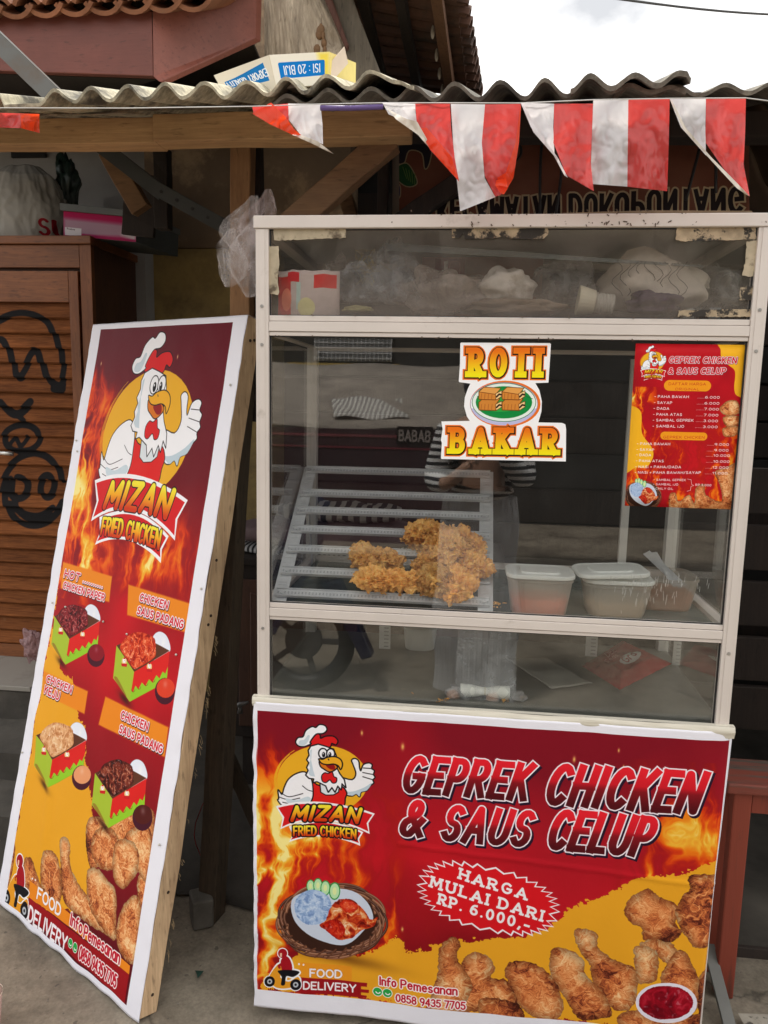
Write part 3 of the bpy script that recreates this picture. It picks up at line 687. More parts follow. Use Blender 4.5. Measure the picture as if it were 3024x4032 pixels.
def crust(h, w, seed, pale=0., s=1.0):
    pale = pale + .08
    """fried crust: flaky, ragged, golden brown"""
    a = fbm(h, w, h / (46 * s), w / (46 * s), seed, 5, .62, True); wx = (fbm(h, w, h / (30 * s), w / (30 * s), seed + 5, 3) - .5) * 90 * s
    wy = (fbm(h, w, h / (34 * s), w / (34 * s), seed + 15, 3) - .5) * 90 * s; a = warp(a, wx, wy); g = warp(fbm(h, w, h / (110 * s), w / (110 * s), seed + 30, 3), wy, wx)
    f = warp(fbm(h, w, h / (18 * s), w / (18 * s), seed + 50, 3), wx, wy); cell = np.floor(f * 9) / 9
    sh = np.clip(-np.gradient(a, axis=0) * 3.2 - np.gradient(f, axis=1) * 1.5, -.22, .22)
    t = np.clip(.47 + (a - .62) * .9 + (g - .5) * .9 + (cell - .5) * .42 + sh + pale, 0, 1)
    return rampc(t, [(0, (84, 34, 24)), (.2, (140, 66, 42)), (.4, (198, 106, 56)), (.58, (222, 136, 78)), (.78, (238, 168, 108)), (1, (250, 208, 154))])
def chicken_print(cv, P, seed, pale=0., s=1.0, sm=True):
    P = cv.tr(P)
    if sm: P = smooth(P)
    q = cv.win(P, 12)
    if q is None: return
    sl, X, Y = q; h, w = X.shape; d = cv.sdf(X, Y, P); n = fbm(h, w, h / 12, w / 12, seed + 70, 3)
    d = d + (n - .5) * 12 * s; c = crust(h, w, seed, pale, s); R_ = max(12, 38 * s)
    rim = np.clip(-d / R_, 0, 1) ** .6; side = .62 + .38 * rim; c = c * side[..., None]; cv.put(sl, np.clip(.5 - d, 0, 1), c)
def lump(cv, P, seed, stops, s=1.0, sm=True, line=None, gloss=.5):
    P = cv.tr(P)
    if sm: P = smooth(P)
    q = cv.win(P, 8)
    if q is None: return
    sl, X, Y = q; h, w = X.shape; d = cv.sdf(X, Y, P); n = fbm(h, w, max(2, h / (22 * s)), max(2, w / (22 * s)), seed, 4, .55, True); n = warp(n, (fbm(h, w, max(2, h / (26 * s)), max(2, w / (26 * s)), seed + 77, 3) - .5) * 46 * s, (fbm(h, w, max(2, h / (26 * s)), max(2, w / (26 * s)), seed + 78, 3) - .5) * 46 * s)
    t = np.clip((n - .35) * 1.7, 0, 1) * (.55 + .45 * np.clip(-d / (14 * s), 0, 1)); c = rampc(t, stops)
    sp = np.clip((fbm(h, w, max(2, h / (7 * s)), max(2, w / (7 * s)), seed + 3, 2) - .72) * 8, 0, 1) * gloss; c = c * (1 - sp[..., None]) + sp[..., None]
    cv.put(sl, np.clip(.5 - d - (n - .5) * 5 * s, 0, 1), c)
def soft(cv, c, rx, ry, col, alpha, rot=0):
    (cx, cy) = cv.T(c); q = cv.win([(cx - rx * 1.6, cy - ry * 1.6 - rx * abs(math.sin(rot))), (cx + rx * 1.6, cy + ry * 1.6 + rx * abs(math.sin(rot)))], 4)
    if q is None: return
    sl, X, Y = q; dx = X - cx; dy = Y - cy; a = dx * math.cos(rot) + dy * math.sin(rot); b = -dx * math.sin(rot) + dy * math.cos(rot)
    cv.put(sl, np.exp(-((a / rx) ** 2 + (b / ry) ** 2) * 1.6) * alpha, col)

BLK = (24, 20, 26); WHT = (250, 250, 255)
def rooster(cv, T, k):
    """a plain cartoon rooster cook over a yellow disc, above a red ribbon; drawn in the pixel frame of the enlarged cloth"""
    old = cv.T; cv.T = T; lw = max(.8, 3.2 * k)
    cv.poly(arc(450, 480, 298, 226, 0, 360, 40), (240, 178, 40))                       # disc
    for j in range(8): cv.stroke(arc(450, 480, 303 + (j % 3) * 6, 228 + (j % 4) * 4, 128 + j * 7, 170 + j * 9, 8), 2.4 * k, (240, 178, 40))
    # raised wing with thumb
    wing = [(560, 470), (640, 480), (668, 440), (650, 380), (640, 352), (660, 340), (684, 356), (690, 400), (700, 420), (716, 380), (750, 368), (772, 380), (768, 404), (786, 420), (780, 444), (790, 462), (776, 480), (782, 500), (756, 520), (738, 548), (700, 560), (690, 590), (668, 572), (640, 585), (600, 570)]
    cv.poly(smooth(wing, True, 4), WHT, BLK, lw); cv.poly(smooth([(600, 560), (650, 556), (720, 530), (770, 500), (740, 548), (700, 560), (690, 590), (668, 572), (640, 585)], True, 3), (196, 214, 226))
    for a, b in (((716, 400), (766, 404)), ((712, 430), (780, 444)), ((712, 458), (776, 478))): cv.stroke([a, b], 3.4 * k, BLK)
    # apron / body
    cv.poly(smooth([(380, 500), (430, 520), (560, 520), (604, 560), (596, 600), (570, 660), (380, 660), (372, 600)], True, 4), (226, 34, 32), BLK, lw)
    cv.poly([(432, 500), (560, 500), (552, 560), (520, 578), (470, 580), (438, 562)], (226, 232, 238), BLK, lw * .8)
    # folded wing on the hip
    w2 = [(330, 430), (270, 445), (225, 480), (200, 530), (185, 575), (160, 545), (165, 600), (158, 610), (180, 640), (215, 655), (290, 668), (350, 650), (382, 600), (385, 540), (372, 470)]
    cv.poly(smooth(w2, True, 4), WHT, BLK, lw)
    for P in ([(165, 590), (230, 610), (300, 600)], [(176, 560), (230, 590), (320, 570)], [(190, 625), (260, 640), (320, 630)], [(318, 520), (350, 545), (380, 555)]): cv.stroke(P, 3 * k, BLK, sm=True)
    cv.poly(smooth([(208, 600), (280, 612), (350, 590), (372, 610), (330, 640), (240, 640)], True, 4), (206, 222, 232))
    # comb and hat
    cv.poly(smooth([(360, 250), (378, 215), (400, 180), (430, 186), (436, 210), (470, 196), (520, 196), (548, 224), (536, 250), (510, 240), (500, 262), (470, 275), (420, 270)], True, 4), (222, 30, 34), BLK, lw)
    cv.poly(smooth([(372, 245), (330, 262), (292, 258), (274, 234), (290, 206), (322, 200), (340, 160), (380, 134), (404, 140), (430, 120), (466, 128), (476, 154), (452, 176), (410, 180), (384, 206), (366, 236)], True, 4), WHT, BLK, lw)
    cv.poly(smooth([(292, 250), (300, 225), (330, 218), (352, 190), (366, 196), (350, 236), (326, 256)], True, 4), (206, 220, 230))
    # head and ruff
    head = [(372, 262), (420, 248), (470, 262), (520, 280), (536, 320), (540, 400), (560, 440), (590, 480), (600, 530), (575, 505), (570, 545), (548, 520), (530, 560), (510, 530), (486, 560), (470, 520), (440, 505), (412, 492), (388, 498), (392, 474), (360, 470), (340, 450), (356, 420), (346, 400), (360, 370), (346, 350), (362, 320), (356, 290)]
    cv.poly(head, WHT, BLK, lw); cv.poly([(366, 290), (380, 280), (374, 350), (388, 420), (400, 460), (372, 456), (356, 440), (368, 400), (360, 380), (370, 350)], (204, 218, 230))
    cv.poly(smooth([(486, 440), (510, 430), (522, 460), (540, 470), (536, 496), (514, 500), (496, 480), (470, 498), (448, 488), (444, 456), (462, 436)], True, 4), (222, 30, 34), BLK, lw * .8)   # wattle
    cv.poly(arc(452, 308, 27, 32, 0, 360, 20), WHT, BLK, lw); cv.poly(arc(502, 308, 25, 30, 0, 360, 20), WHT, BLK, lw)
    cv.poly(arc(456, 316, 11, 18, 0, 360, 14), BLK); cv.poly(arc(497, 316, 10, 17, 0, 360, 14), BLK); cv.poly(arc(453, 309, 3.5, 5, 0, 360, 8), WHT); cv.poly(arc(494, 309, 3.5, 5, 0, 360, 8), WHT)
    cv.poly(smooth([(430, 360), (462, 378), (510, 372), (545, 396), (520, 420), (492, 428), (462, 412), (436, 392)], True, 4), (222, 120, 30), BLK, lw)  # lower bill
    cv.poly(smooth([(470, 384), (520, 380), (530, 410), (500, 412)], True, 4), (150, 24, 26))
    cv.poly(smooth([(425, 345), (450, 348), (480, 334), (530, 330), (566, 348), (578, 380), (566, 412), (552, 388), (520, 376), (480, 380), (445, 372)], True, 4), (244, 178, 40), BLK, lw)
    cv.stroke([(486, 344), (490, 350)], 4 * k, BLK)
    cv.T = old
def ribbon(cv, T, k):
    old = cv.T; cv.T = T
    def band(top, bot, n=14):                                                            # quadratic arcs through three points
        f = lambda P, t: tuple(P[0][i] * (1 - t) * (1 - 2 * t) + P[1][i] * 4 * t * (1 - t) + P[2][i] * t * (2 * t - 1) for i in (0, 1))
        return [f(top, i / n) for i in range(n + 1)], [f(bot, i / n) for i in range(n + 1)][::-1]
    a, b = band([(230, 782), (470, 752), (715, 822)], [(232, 882), (460, 852), (695, 912)]); 
    cv.poly(a + [(688, 868)] + b + [(254, 836)], WHT); a, b = band([(248, 792), (470, 764), (700, 828)], [(244, 868), (460, 842), (686, 894)]); cv.poly(a + [(676, 866)] + b + [(266, 834)], (214, 28, 34))
    a, b = band([(144, 650), (440, 625), (790, 700)], [(174, 800), (450, 748), (756, 834)]); cv.poly(a + [(748, 764)] + b + [(188, 726)], WHT)
    a, b = band([(160, 660), (440, 640), (774, 708)], [(186, 784), (450, 734), (748, 818)]); cv.poly(a + [(736, 764)] + b + [(200, 722)], (218, 30, 36))
    A, B = T((250, 742)), T((672, 758)); U = T((262, 655)); up = (U[0] - T((250, 742))[0], U[1] - T((250, 742))[1])
    H = math.hypot(*up)
    gr = lambda v: rampc(np.clip(v, 0, 1), [(0, (214, 60, 20)), (.5, (248, 170, 30)), (1, (252, 236, 60))])
    text(cv, 'MIZAN', A, B, up, .25, gr, ((5.5 * k, BLK, 0, 0),), gap=.34, bend=lambda u: .32 * (u - u * u) * 1.2 - .02, slant=.14)
    A, B = T((262, 842)), T((664, 866)); U = T((262, 784)); up = (U[0] - A[0], U[1] - A[1])
    text(cv, 'FRIED CHICKEN', A, B, up, .2, gr, ((4.5 * k, BLK, 0, 0),), gap=.3, space=.5, bend=lambda u: .5 * (u - u * u) * 1.1)
    cv.T = old
def logo(cv, T, k): rooster(cv, T, k); ribbon(cv, T, k)
def affine3(src, dst):
    S = np.array([[x, y, 1] for x, y in src]); D = np.array(dst, float); Mx = np.linalg.solve(S, D)
    return lambda p: tuple(np.array([p[0], p[1], 1]) @ Mx)
def basket(cv, T, k, seed=5):
    old = cv.T; cv.T = T
    cv.poly(arc(510, 1400, 345, 235, 0, 360, 40), (58, 34, 26))
    for j in range(46):
        a0 = j * 8.3 + (j % 3) * 3; r = .86 + .14 * ((j * 7) % 5) / 4; c = [(96, 58, 42), (120, 76, 56), (72, 42, 32), (140, 92, 66)][j % 4]
        P = [(510 + 345 * (r + .05 * math.sin(t / 2.)) * math.cos(rad(a0 + t * 7)), 1400 + 235 * (r + .05 * math.sin(t / 2.)) * math.sin(rad(a0 + t * 7))) for t in range(8)]
        cv.stroke(P, 9 * k, c, sm=True); cv.stroke([(x, y - 3) for x, y in P], 2.4 * k, tuple(min(255, v + 50) for v in c), sm=True)
    for a0 in range(20, 170, 13): cv.stroke([(510 + 300 * math.cos(rad(a0)), 1400 + 190 * math.sin(rad(a0))), (500 + 340 * math.cos(rad(a0 + 9)), 1420 + 225 * math.sin(rad(a0 + 9)))], 6 * k, (104, 64, 46))
    cv.poly(smooth([(245, 1280), (300, 1220), (480, 1190), (640, 1205), (740, 1280), (780, 1380), (740, 1440), (640, 1540), (540, 1560), (380, 1500), (270, 1400)], True, 4), (206, 216, 234))
    for (x, y, r) in ((372, 1170, 34), (420, 1166, 38), (468, 1184, 40), (528, 1206, 46)):
        cv.poly(arc(x, y, r * .8, r * 1.25, 0, 360, 16), (40, 150, 70)); cv.poly(arc(x, y, r * .66, r * 1.08, 0, 360, 16), (190, 232, 180)); cv.poly(arc(x, y, r * .3, r * .55, 0, 360, 12), (225, 240, 170))
    lump(cv, arc(388, 1308, 122, 116, 0, 360, 16), seed, [(0, (120, 150, 200)), (.4, (160, 188, 228)), (1, (214, 228, 248))], k * .7, gloss=.15)
    lump(cv, [(430, 1430), (470, 1390), (500, 1310), (560, 1260), (640, 1265), (720, 1330), (760, 1390), (810, 1375), (780, 1440), (700, 1470), (650, 1510), (560, 1530), (500, 1480)], seed + 4, [(0, (110, 20, 12)), (.3, (190, 50, 24)), (.5, (216, 92, 40)), (.7, (232, 150, 90)), (1, (250, 226, 196))], k * 1.3, gloss=.35)
    lump(cv, [(450, 1430), (500, 1390), (560, 1400), (600, 1460), (560, 1520), (500, 1490)], seed + 8, [(0, (120, 10, 8)), (.5, (200, 36, 20)), (1, (232, 90, 50))], k, gloss=.3)
    lump(cv, [(560, 1290), (610, 1260), (680, 1300), (660, 1340), (600, 1345)], seed + 9, [(0, (150, 20, 12)), (.5, (214, 50, 26)), (1, (240, 120, 70))], k, gloss=.3)
    cv.T = old
def scooter(cv, T, k):
    """rider in red on a yellow scooter, outlined in white (enlarged-cloth frame)"""
    old = cv.T; cv.T = T
    parts = [('l', [(100, 1770), (160, 1680), (200, 1690), (175, 1760), (230, 1790), (290, 1760), (300, 1800), (240, 1830), (150, 1830)], (238, 160, 40)),
             ('r', [(180, 1650), (210, 1625), (240, 1650), (252, 1715), (195, 1725), (180, 1690)], (168, 22, 36)),
             ('p', [(160, 1720), (250, 1715), (300, 1730), (260, 1760), (215, 1755), (205, 1810), (180, 1810), (185, 1760)], (24, 22, 28))]
    for g in (1, 0):
        for nme, P, c in parts: cv.stroke(P + [P[0]], 12 * k, WHT, sm=True) if g else cv.poly(smooth(P, True, 4), c)
        for (x, y, r) in ((106, 1790, 34), (276, 1810, 36)):
            cv.poly(arc(x, y, r + (6 if g else 0), r + (6 if g else 0), 0, 360, 20), WHT if g else BLK)
            if not g: cv.poly(arc(x, y, r * .5, r * .5, 0, 360, 14), (190, 196, 204)); cv.poly(arc(x, y, r * .22, r * .22, 0, 360, 10), BLK)
        cv.poly(arc(190, 1608, 30 + g * 6, 30 + g * 6, 0, 360, 20), WHT if g else (168, 22, 36))
    cv.poly([(172, 1606), (186, 1606), (186, 1630), (172, 1632)], (236, 190, 160)); cv.stroke([(190, 1670), (165, 1690), (170, 1700)], 9 * k, (168, 22, 36)); cv.T = old
def wapp(cv, c, r):
    x, y = c; cv.poly(arc(x, y, r, r, 0, 360, 24), WHT, raw=True); cv.poly(arc(x, y, r * .86, r * .86, 0, 360, 24), (44, 168, 74), raw=True)
    cv.stroke(arc(x + r * .08, y - r * .08, r * .42, r * .42, 20, 200 - 40, 8), r * .22, WHT, raw=True)
def printmat(name, cv, rough=.5, spec=.5, bump=.25, bs=60, bd=.002, sheen=True):
    t = NT(name); im = cv.image(name); tx = t.n('ShaderNodeTexImage'); tx.image = im; tx.interpolation = 'Linear'
    uv = t.n('ShaderNodeTexCoord'); t.l(uv.outputs['UV'], tx.inputs['Vector'])
    n = t.noise(t.coord(), bs, 4, .55); t.bump(n, bump, bd); t.set(tx.outputs['Color'], max(rough, .48), 0, min(spec, .10)); return t.m
# ------------------------------------------------------------------ the prints
RED, DRED, MAR, YEL, ORA = (176, 22, 34), (128, 18, 32), (92, 20, 34), (238, 168, 40), (240, 140, 34)
def vsub(a, b): return (a[0] - b[0], a[1] - b[1])
def zoomT(x0, y0, k): return lambda p: (x0 + p[0] / k, y0 + p[1] / k)
zA, zB, zC, zD, zE = zoomT(0, 1200, 1.58), zoomT(0, 2500, 1.4438), zoomT(1000, 2780, 1.659), zoomT(1900, 2780, 1.476), zoomT(1900, 1300, 1.476)
geprek = lambda v: rampc(np.clip(v, 0, 1), [(0, (84, 18, 26)), (.45, (140, 24, 34)), (.6, (214, 30, 44)), (1, (236, 36, 50))])
gold = lambda v: rampc(np.clip(v, 0, 1), [(0, (252, 236, 30)), (.45, (250, 190, 30)), (1, (240, 118, 28))])

def print_cloth():
    """front cloth of the cart"""
    x0, x1, z0, z1, S = -.006, 1.108, .028, .845, 1300
    cv = Cv((x1 - x0) * S, (z1 - z0) * S, (240, 240, 250)); k = .92
    def P(pp): q = aty(pp[0], pp[1], -.016); return ((q.x - x0) * S, (z1 - q.z) * S)
    C = lambda p: P(zC(p)); D = lambda p: P(zD(p)); cv.T = lambda p: p
    # printed field
    a, b, c, d = C((18, 28)), D((1420, 188)), D((1290, 1848)), C((52, 1812)); w0, w1, h0 = a[0], b[0], a[1]; hb = C((52, 1812))[1]; hb2 = C((1390, 1985))[1]
    hbm = max(hb, hb2); cv.a[int(h0):int(hbm), int(w0) + 3:int(w1) + 12] = np.array(RED) / 255
    H, W = cv.h, cv.w; g = fbm(H, W, 2.2, 3, 5, 3); yy = np.linspace(0, 1, H)[:, None]
    base = rampc(np.clip(yy * 1.05 - .12 + (g - .5) * .5, 0, 1), [(0, (132, 20, 36)), (.25, (176, 24, 38)), (.5, (200, 26, 38)), (.72, (140, 18, 28)), (1, (160, 26, 32))])
    sl = (slice(int(h0), int(hbm)), slice(int(w0) + 3, int(w1) + 12)); cv.a[sl] = base[sl]
    lx = C((700, 900))[0]; fy = C((0, 900))[1]
    # fire on the left, licking up to the right, and at the right rim
    def amtL(X, Y):
        u = (X - w0) / (lx - w0); v = (Y - h0) / (hbm - h0); return np.clip(1.95 - u * 1.25, 0, 1) * np.clip(v * 3.2 - .1, 0, 1) + np.clip(.75 - abs(u - .9) * .7, 0, 1) * np.clip((v - .5) * 3, 0, .8)
    flames(cv, (w0, h0 + 60, lx + 260, hbm), 151, amtL, scale=.95, hot=1.02)
    rx0 = D((740, 0))[0]
    def amtR(X, Y):
        u = (X - rx0) / (w1 - rx0); v = (Y - h0) / (hbm - h0); return 1.25 * np.clip(u * 1.5 - .1, 0, 1) * np.clip(1.2 - abs(v - .42) * 2.2, 0, 1) + np.clip(1 - abs(u - .32) * 5, 0, 1) * np.clip((v - .4) * 6, 0, 1) * .8
    flames(cv, (rx0, h0 + 70, w1 + 12, D((0, 1150))[1]), 31, amtR, scale=1.1)
    for (p, r) in ((D((532, 310)), 6), (C((972, 262)), 7), (D((790, 255)), 4), (C((706, 172)), 5), (D((818, 348)), 3), (C((970, 1450)), 5)):
        soft(cv, p, r * .9, r * 1.9, (250, 200, 110), .9)
    # yellow field
    yel = [C((180, 1700)), C((330, 1600)), C((700, 1640)), C((780, 1580)), C((900, 1520)), C((970, 1480)), C((1000, 1600)), C((1100, 1580)), C((1350, 1520)), D((250, 1330)), D((430, 1260)), D((480, 1200)), D((600, 1130)), D((800, 1060)), D((900, 1000)), D((1120, 975)), D((1230, 940)), D((1500, 930)), D((1500, 1990)), C((1390, 2080)), C((700, 1940)), C((50, 1830)), C((50, 1780)), C((120, 1740))]
    yel = [(min(max(x, w0 + 4), w1 + 12), min(y, hbm)) for x, y in yel]
    cv.T = None; splatter_edge_raw(cv, yel, YEL, 77); cv.T = lambda p: p
    # chicken in the lower right
    cv.T = D
    cps = [([(900, 1090), (960, 1062), (1030, 1110), (1130, 1150), (1150, 1200), (1120, 1260), (1160, 1310), (1080, 1370), (1000, 1350), (930, 1360), (920, 1290), (860, 1260), (820, 1190), (850, 1120)], 2, -.12),
           ([(1200, 990), (1290, 980), (1380, 1010), (1420, 1200), (1350, 1380), (1240, 1400), (1180, 1340), (1130, 1250), (1120, 1180), (1160, 1100), (1200, 1060)], 4, -.04),
           ([(915, 1370), (1000, 1350), (1100, 1380), (1130, 1420), (1120, 1470), (1060, 1480), (1000, 1440), (940, 1410)], 5, .12),
           ([(530, 1300), (600, 1292), (662, 1330), (665, 1390), (720, 1450), (800, 1490), (880, 1510), (900, 1600), (880, 1720), (830, 1770), (760, 1760), (690, 1690), (640, 1600), (620, 1510), (570, 1430), (540, 1370)], 6, .08),
           ([(880, 1400), (930, 1390), (1010, 1430), (1010, 1570), (960, 1600), (900, 1600), (880, 1500)], 7, .1),
           ([(1060, 1500), (1120, 1420), (1180, 1430), (1230, 1520), (1260, 1610), (1250, 1720), (1200, 1790), (1100, 1770), (1040, 1640), (1030, 1560)], 9, .0),
           ([(400, 1420), (450, 1405), (530, 1430), (590, 1490), (600, 1570), (680, 1640), (740, 1740), (740, 1800), (680, 1820), (600, 1830), (540, 1800), (470, 1690), (410, 1600), (385, 1520)], 8, .02),
           ([(140, 1500), (200, 1475), (290, 1490), (380, 1550), (440, 1640), (470, 1740), (440, 1810), (350, 1820), (280, 1790), (200, 1720), (170, 1640), (130, 1560)], 10, .0),
           ([(-110, 1460), (-40, 1420), (40, 1450), (70, 1520), (50, 1570), (140, 1590), (200, 1700), (180, 1790), (100, 1800), (-60, 1760), (-180, 1790), (-190, 1640), (-150, 1560)], 12, .06),
           ([(-250, 1400), (-180, 1330), (-130, 1370), (-150, 1450), (-100, 1520), (-60, 1620), (-120, 1740), (-220, 1800), (-300, 1770), (-290, 1640), (-260, 1540)], 13, .1),
           ([(-20, 1700), (60, 1690), (200, 1720), (240, 1800), (160, 1840), (0, 1830)], 14, -.1),
           ([(1260, 1560), (1300, 1540), (1380, 1560), (1400, 1850), (1270, 1850), (1250, 1700)], 15, -.2),
           ([(800, 1790), (900, 1760), (1000, 1800), (1250, 1780), (1250, 1900), (900, 1930), (790, 1850)], 16, -.05)]
    for Pp, sd, pale in cps: chicken_print(cv, Pp, sd, pale, .9)
    # bowl of sauce
    cv.poly(arc(1065, 1715, 178, 118, 0, 360, 30), (236, 232, 246)); lump(cv, arc(1063, 1712, 160, 100, 0, 360, 20), 44, [(0, (110, 8, 24)), (.5, (160, 14, 34)), (1, (206, 50, 70))], 1.6, gloss=.25)
    # white below the print
    cv.T = lambda p: p; A, B = C((50, 1812)), C((1390, 1985)); slope = 0
    cv.a[int(hbm):, :] = np.array((240, 240, 250)) / 255
    cv.a[:, int(w1) + 12:] = np.array((240, 240, 250)) / 255
    # logo, headline
    logo(cv, C, k)
    dk = (40, 22, 44)
    for (t, A, B, U) in (('GEPREK', C((945, 568)), D((248, 562)), C((985, 320))), ('CHICKEN', D((340, 580)), D((1235, 640)), D((395, 335))),
                         ('&', C((930, 855)), C((1095, 868)), C((950, 610))), ('SAUS', C((1205, 880)), D((255, 830)), C((1230, 640))), ('CELUP', D((352, 838)), D((950, 890)), D((400, 600)))):
        A, B, U = (np.array(q) for q in (A, B, U)); up = U - A; H_ = abs(up[1]); A = A + (0, -H_ * .1); B = B + (0, -H_ * .12); A[1] = (A[1]); upv = (0, -H_ * .84)
        A = A + (H_ * .1, 0); L = text_strokes(t, .42, .4)[1]; ex = (B[0] - A[0] - .06 * H_) / L
        text(cv, t, A, (A[0] + ex * L, B[1]), upv, .205, geprek, ((5.5, dk, 5, 6), (4.2, (250, 240, 250), 0, 0)), gap=.42, slant=.22 * H_ / ex, sq=True)
    # starburst
    cxs, cys = C((1350, 1255)); pts = []
    N = 34
    ang = math.atan2(D((470, 1215))[1] - C((1036, 1060))[1], D((470, 1215))[0] - C((1036, 1060))[0]); cxs = (C((1036, 1080))[0] + D((475, 1225))[0]) / 2; cys = (C((1400, 960))[1] + D((240, 1380))[1]) / 2
    rx = (D((475, 0))[0] - C((1036, 0))[0]) / 2; ry = (D((0, 1375))[1] - C((0, 960))[1]) / 2 * .93; ang *= .8
    for q in (0, 1):
        pts = []
        for j in range(2 * N):
            r = (1 if j % 2 else .88) - q * .035; t_ = PI * j / N; sx = math.copysign(abs(math.cos(t_)) ** .8, math.cos(t_)); sy = math.copysign(abs(math.sin(t_)) ** .8, math.sin(t_))
            pts.append((cxs + r * (rx * sx * math.cos(ang) - ry * sy * math.sin(ang)), cys + (r - q * .02) * (rx * sx * math.sin(ang) + ry * sy * math.cos(ang))))
        cv.poly(pts, (248, 244, 250) if q == 0 else (222, 26, 36), raw=True)
    for (t, A, B, U) in (('HARGA', C((1330, 1115)), D((248, 1118)), C((1350, 1045))), ('MULAI DARI', C((1142, 1165)), D((340, 1243)), C((1160, 1092))), ('RP. 6.000,-', C((1195, 1275)), D((262, 1300)), C((1215, 1205)))):
        A, B, U = (np.array(q) for q in (A, B, U)); up = np.array((.12, -1.)) * np.hypot(*(U - A)) * .80
        text(cv, t, A + (6, 0), B, up, .24, (250, 246, 250), ((0, (250, 246, 250), 0, 0),), gap=.5, space=.5, serif=.1, sq=True)
    # basket of rice, delivery line
    soft(cv, C((560, 1640)), 190, 26, (60, 24, 14), .55, .12); basket(cv, C, k)
    a0 = C((275, 1670)); b0 = C((760, 1740)); cv.poly([C((300, 1665)), C((640, 1700)), C((640, 1800)), C((300, 1766))], ORA, alpha=.5)
    cv.poly([C((290, 1762)), C((740, 1806)), C((738, 1832)), C((700, 1828)), C((700, 1846)), C((752, 1852)), C((750, 1872)), C((700, 1868)), C((700, 1884)), C((738, 1890)), C((734, 1905)), C((270, 1860))], (158, 22, 30))
    text(cv, 'FOOD', C((370, 1760)), C((572, 1776)), vsub(C((370, 1712)), C((370, 1760))), .22, (250, 246, 250), ((1.4, (200, 120, 30), 0, 0),), gap=.24)
    text(cv, 'DELIVERY', C((328, 1838)), C((664, 1866)), vsub(C((328, 1792)), C((328, 1838))), .21, (250, 246, 250), (), gap=.24)
    for q in ((297, 1678), (326, 1683)): cv.poly(arc(q[0], q[1], 7, 7, 0, 360, 10), (250, 240, 236)) if 0 else cv.poly([C(p) for p in arc(q[0], q[1], 7, 7, 0, 360, 10)], (250, 240, 236), raw=True)
    scooter(cv, C, k)
    dr = (196, 24, 46); ol = ((3.6, (252, 244, 244), 0, 0),)
    text(cv, 'Info', C((824, 1815)), C((926, 1826)), vsub(C((824, 1765)), C((824, 1815))), .2, dr, ol, gap=.28)
    text(cv, 'Pemesanan', C((962, 1832)), C((1325, 1872)), vsub(C((962, 1782)), C((962, 1832))), .2, dr, ol, gap=.26)
    text(cv, '0858 9435 7705', C((930, 1920)), C((1378, 1966)), vsub(C((930, 1876)), C((930, 1920))), .2, dr, ol, gap=.26)
    wapp(cv, C((808, 1862)), 17); wapp(cv, C((872, 1868)), 17)
    # soft crease from folding
    return cv, (x0, x1, z0, z1)
def geprek_dark(v): return geprek(v)
def splatter_edge_raw(cv, P, c, seed, amp=9, freq=14):
    q = cv.win(P, 30); sl, X, Y = q; d = cv.sdf(X, Y, P); h, w = X.shape
    n = fbm(h, w, h / freq, w / freq, seed, 3, .7) * .6 + fbm(h, w, h / 50, w / 50, seed + 7, 3) * .4
    m = np.clip(.5 - (d + (n - .5) * amp * 9 * np.exp(-np.abs(d) / 26)), 0, 1); cv.put(sl, m, c)

def basis_uv(o, eu, ev, px, py):
    """where the sight line of pixel (px, py) meets the board, as fractions along its width and height"""
    d = ray(px, py); A = np.stack([np.array(eu), np.array(ev), -d], 1); s = np.linalg.solve(A, CAM - np.array(o)); return s[0], s[1]

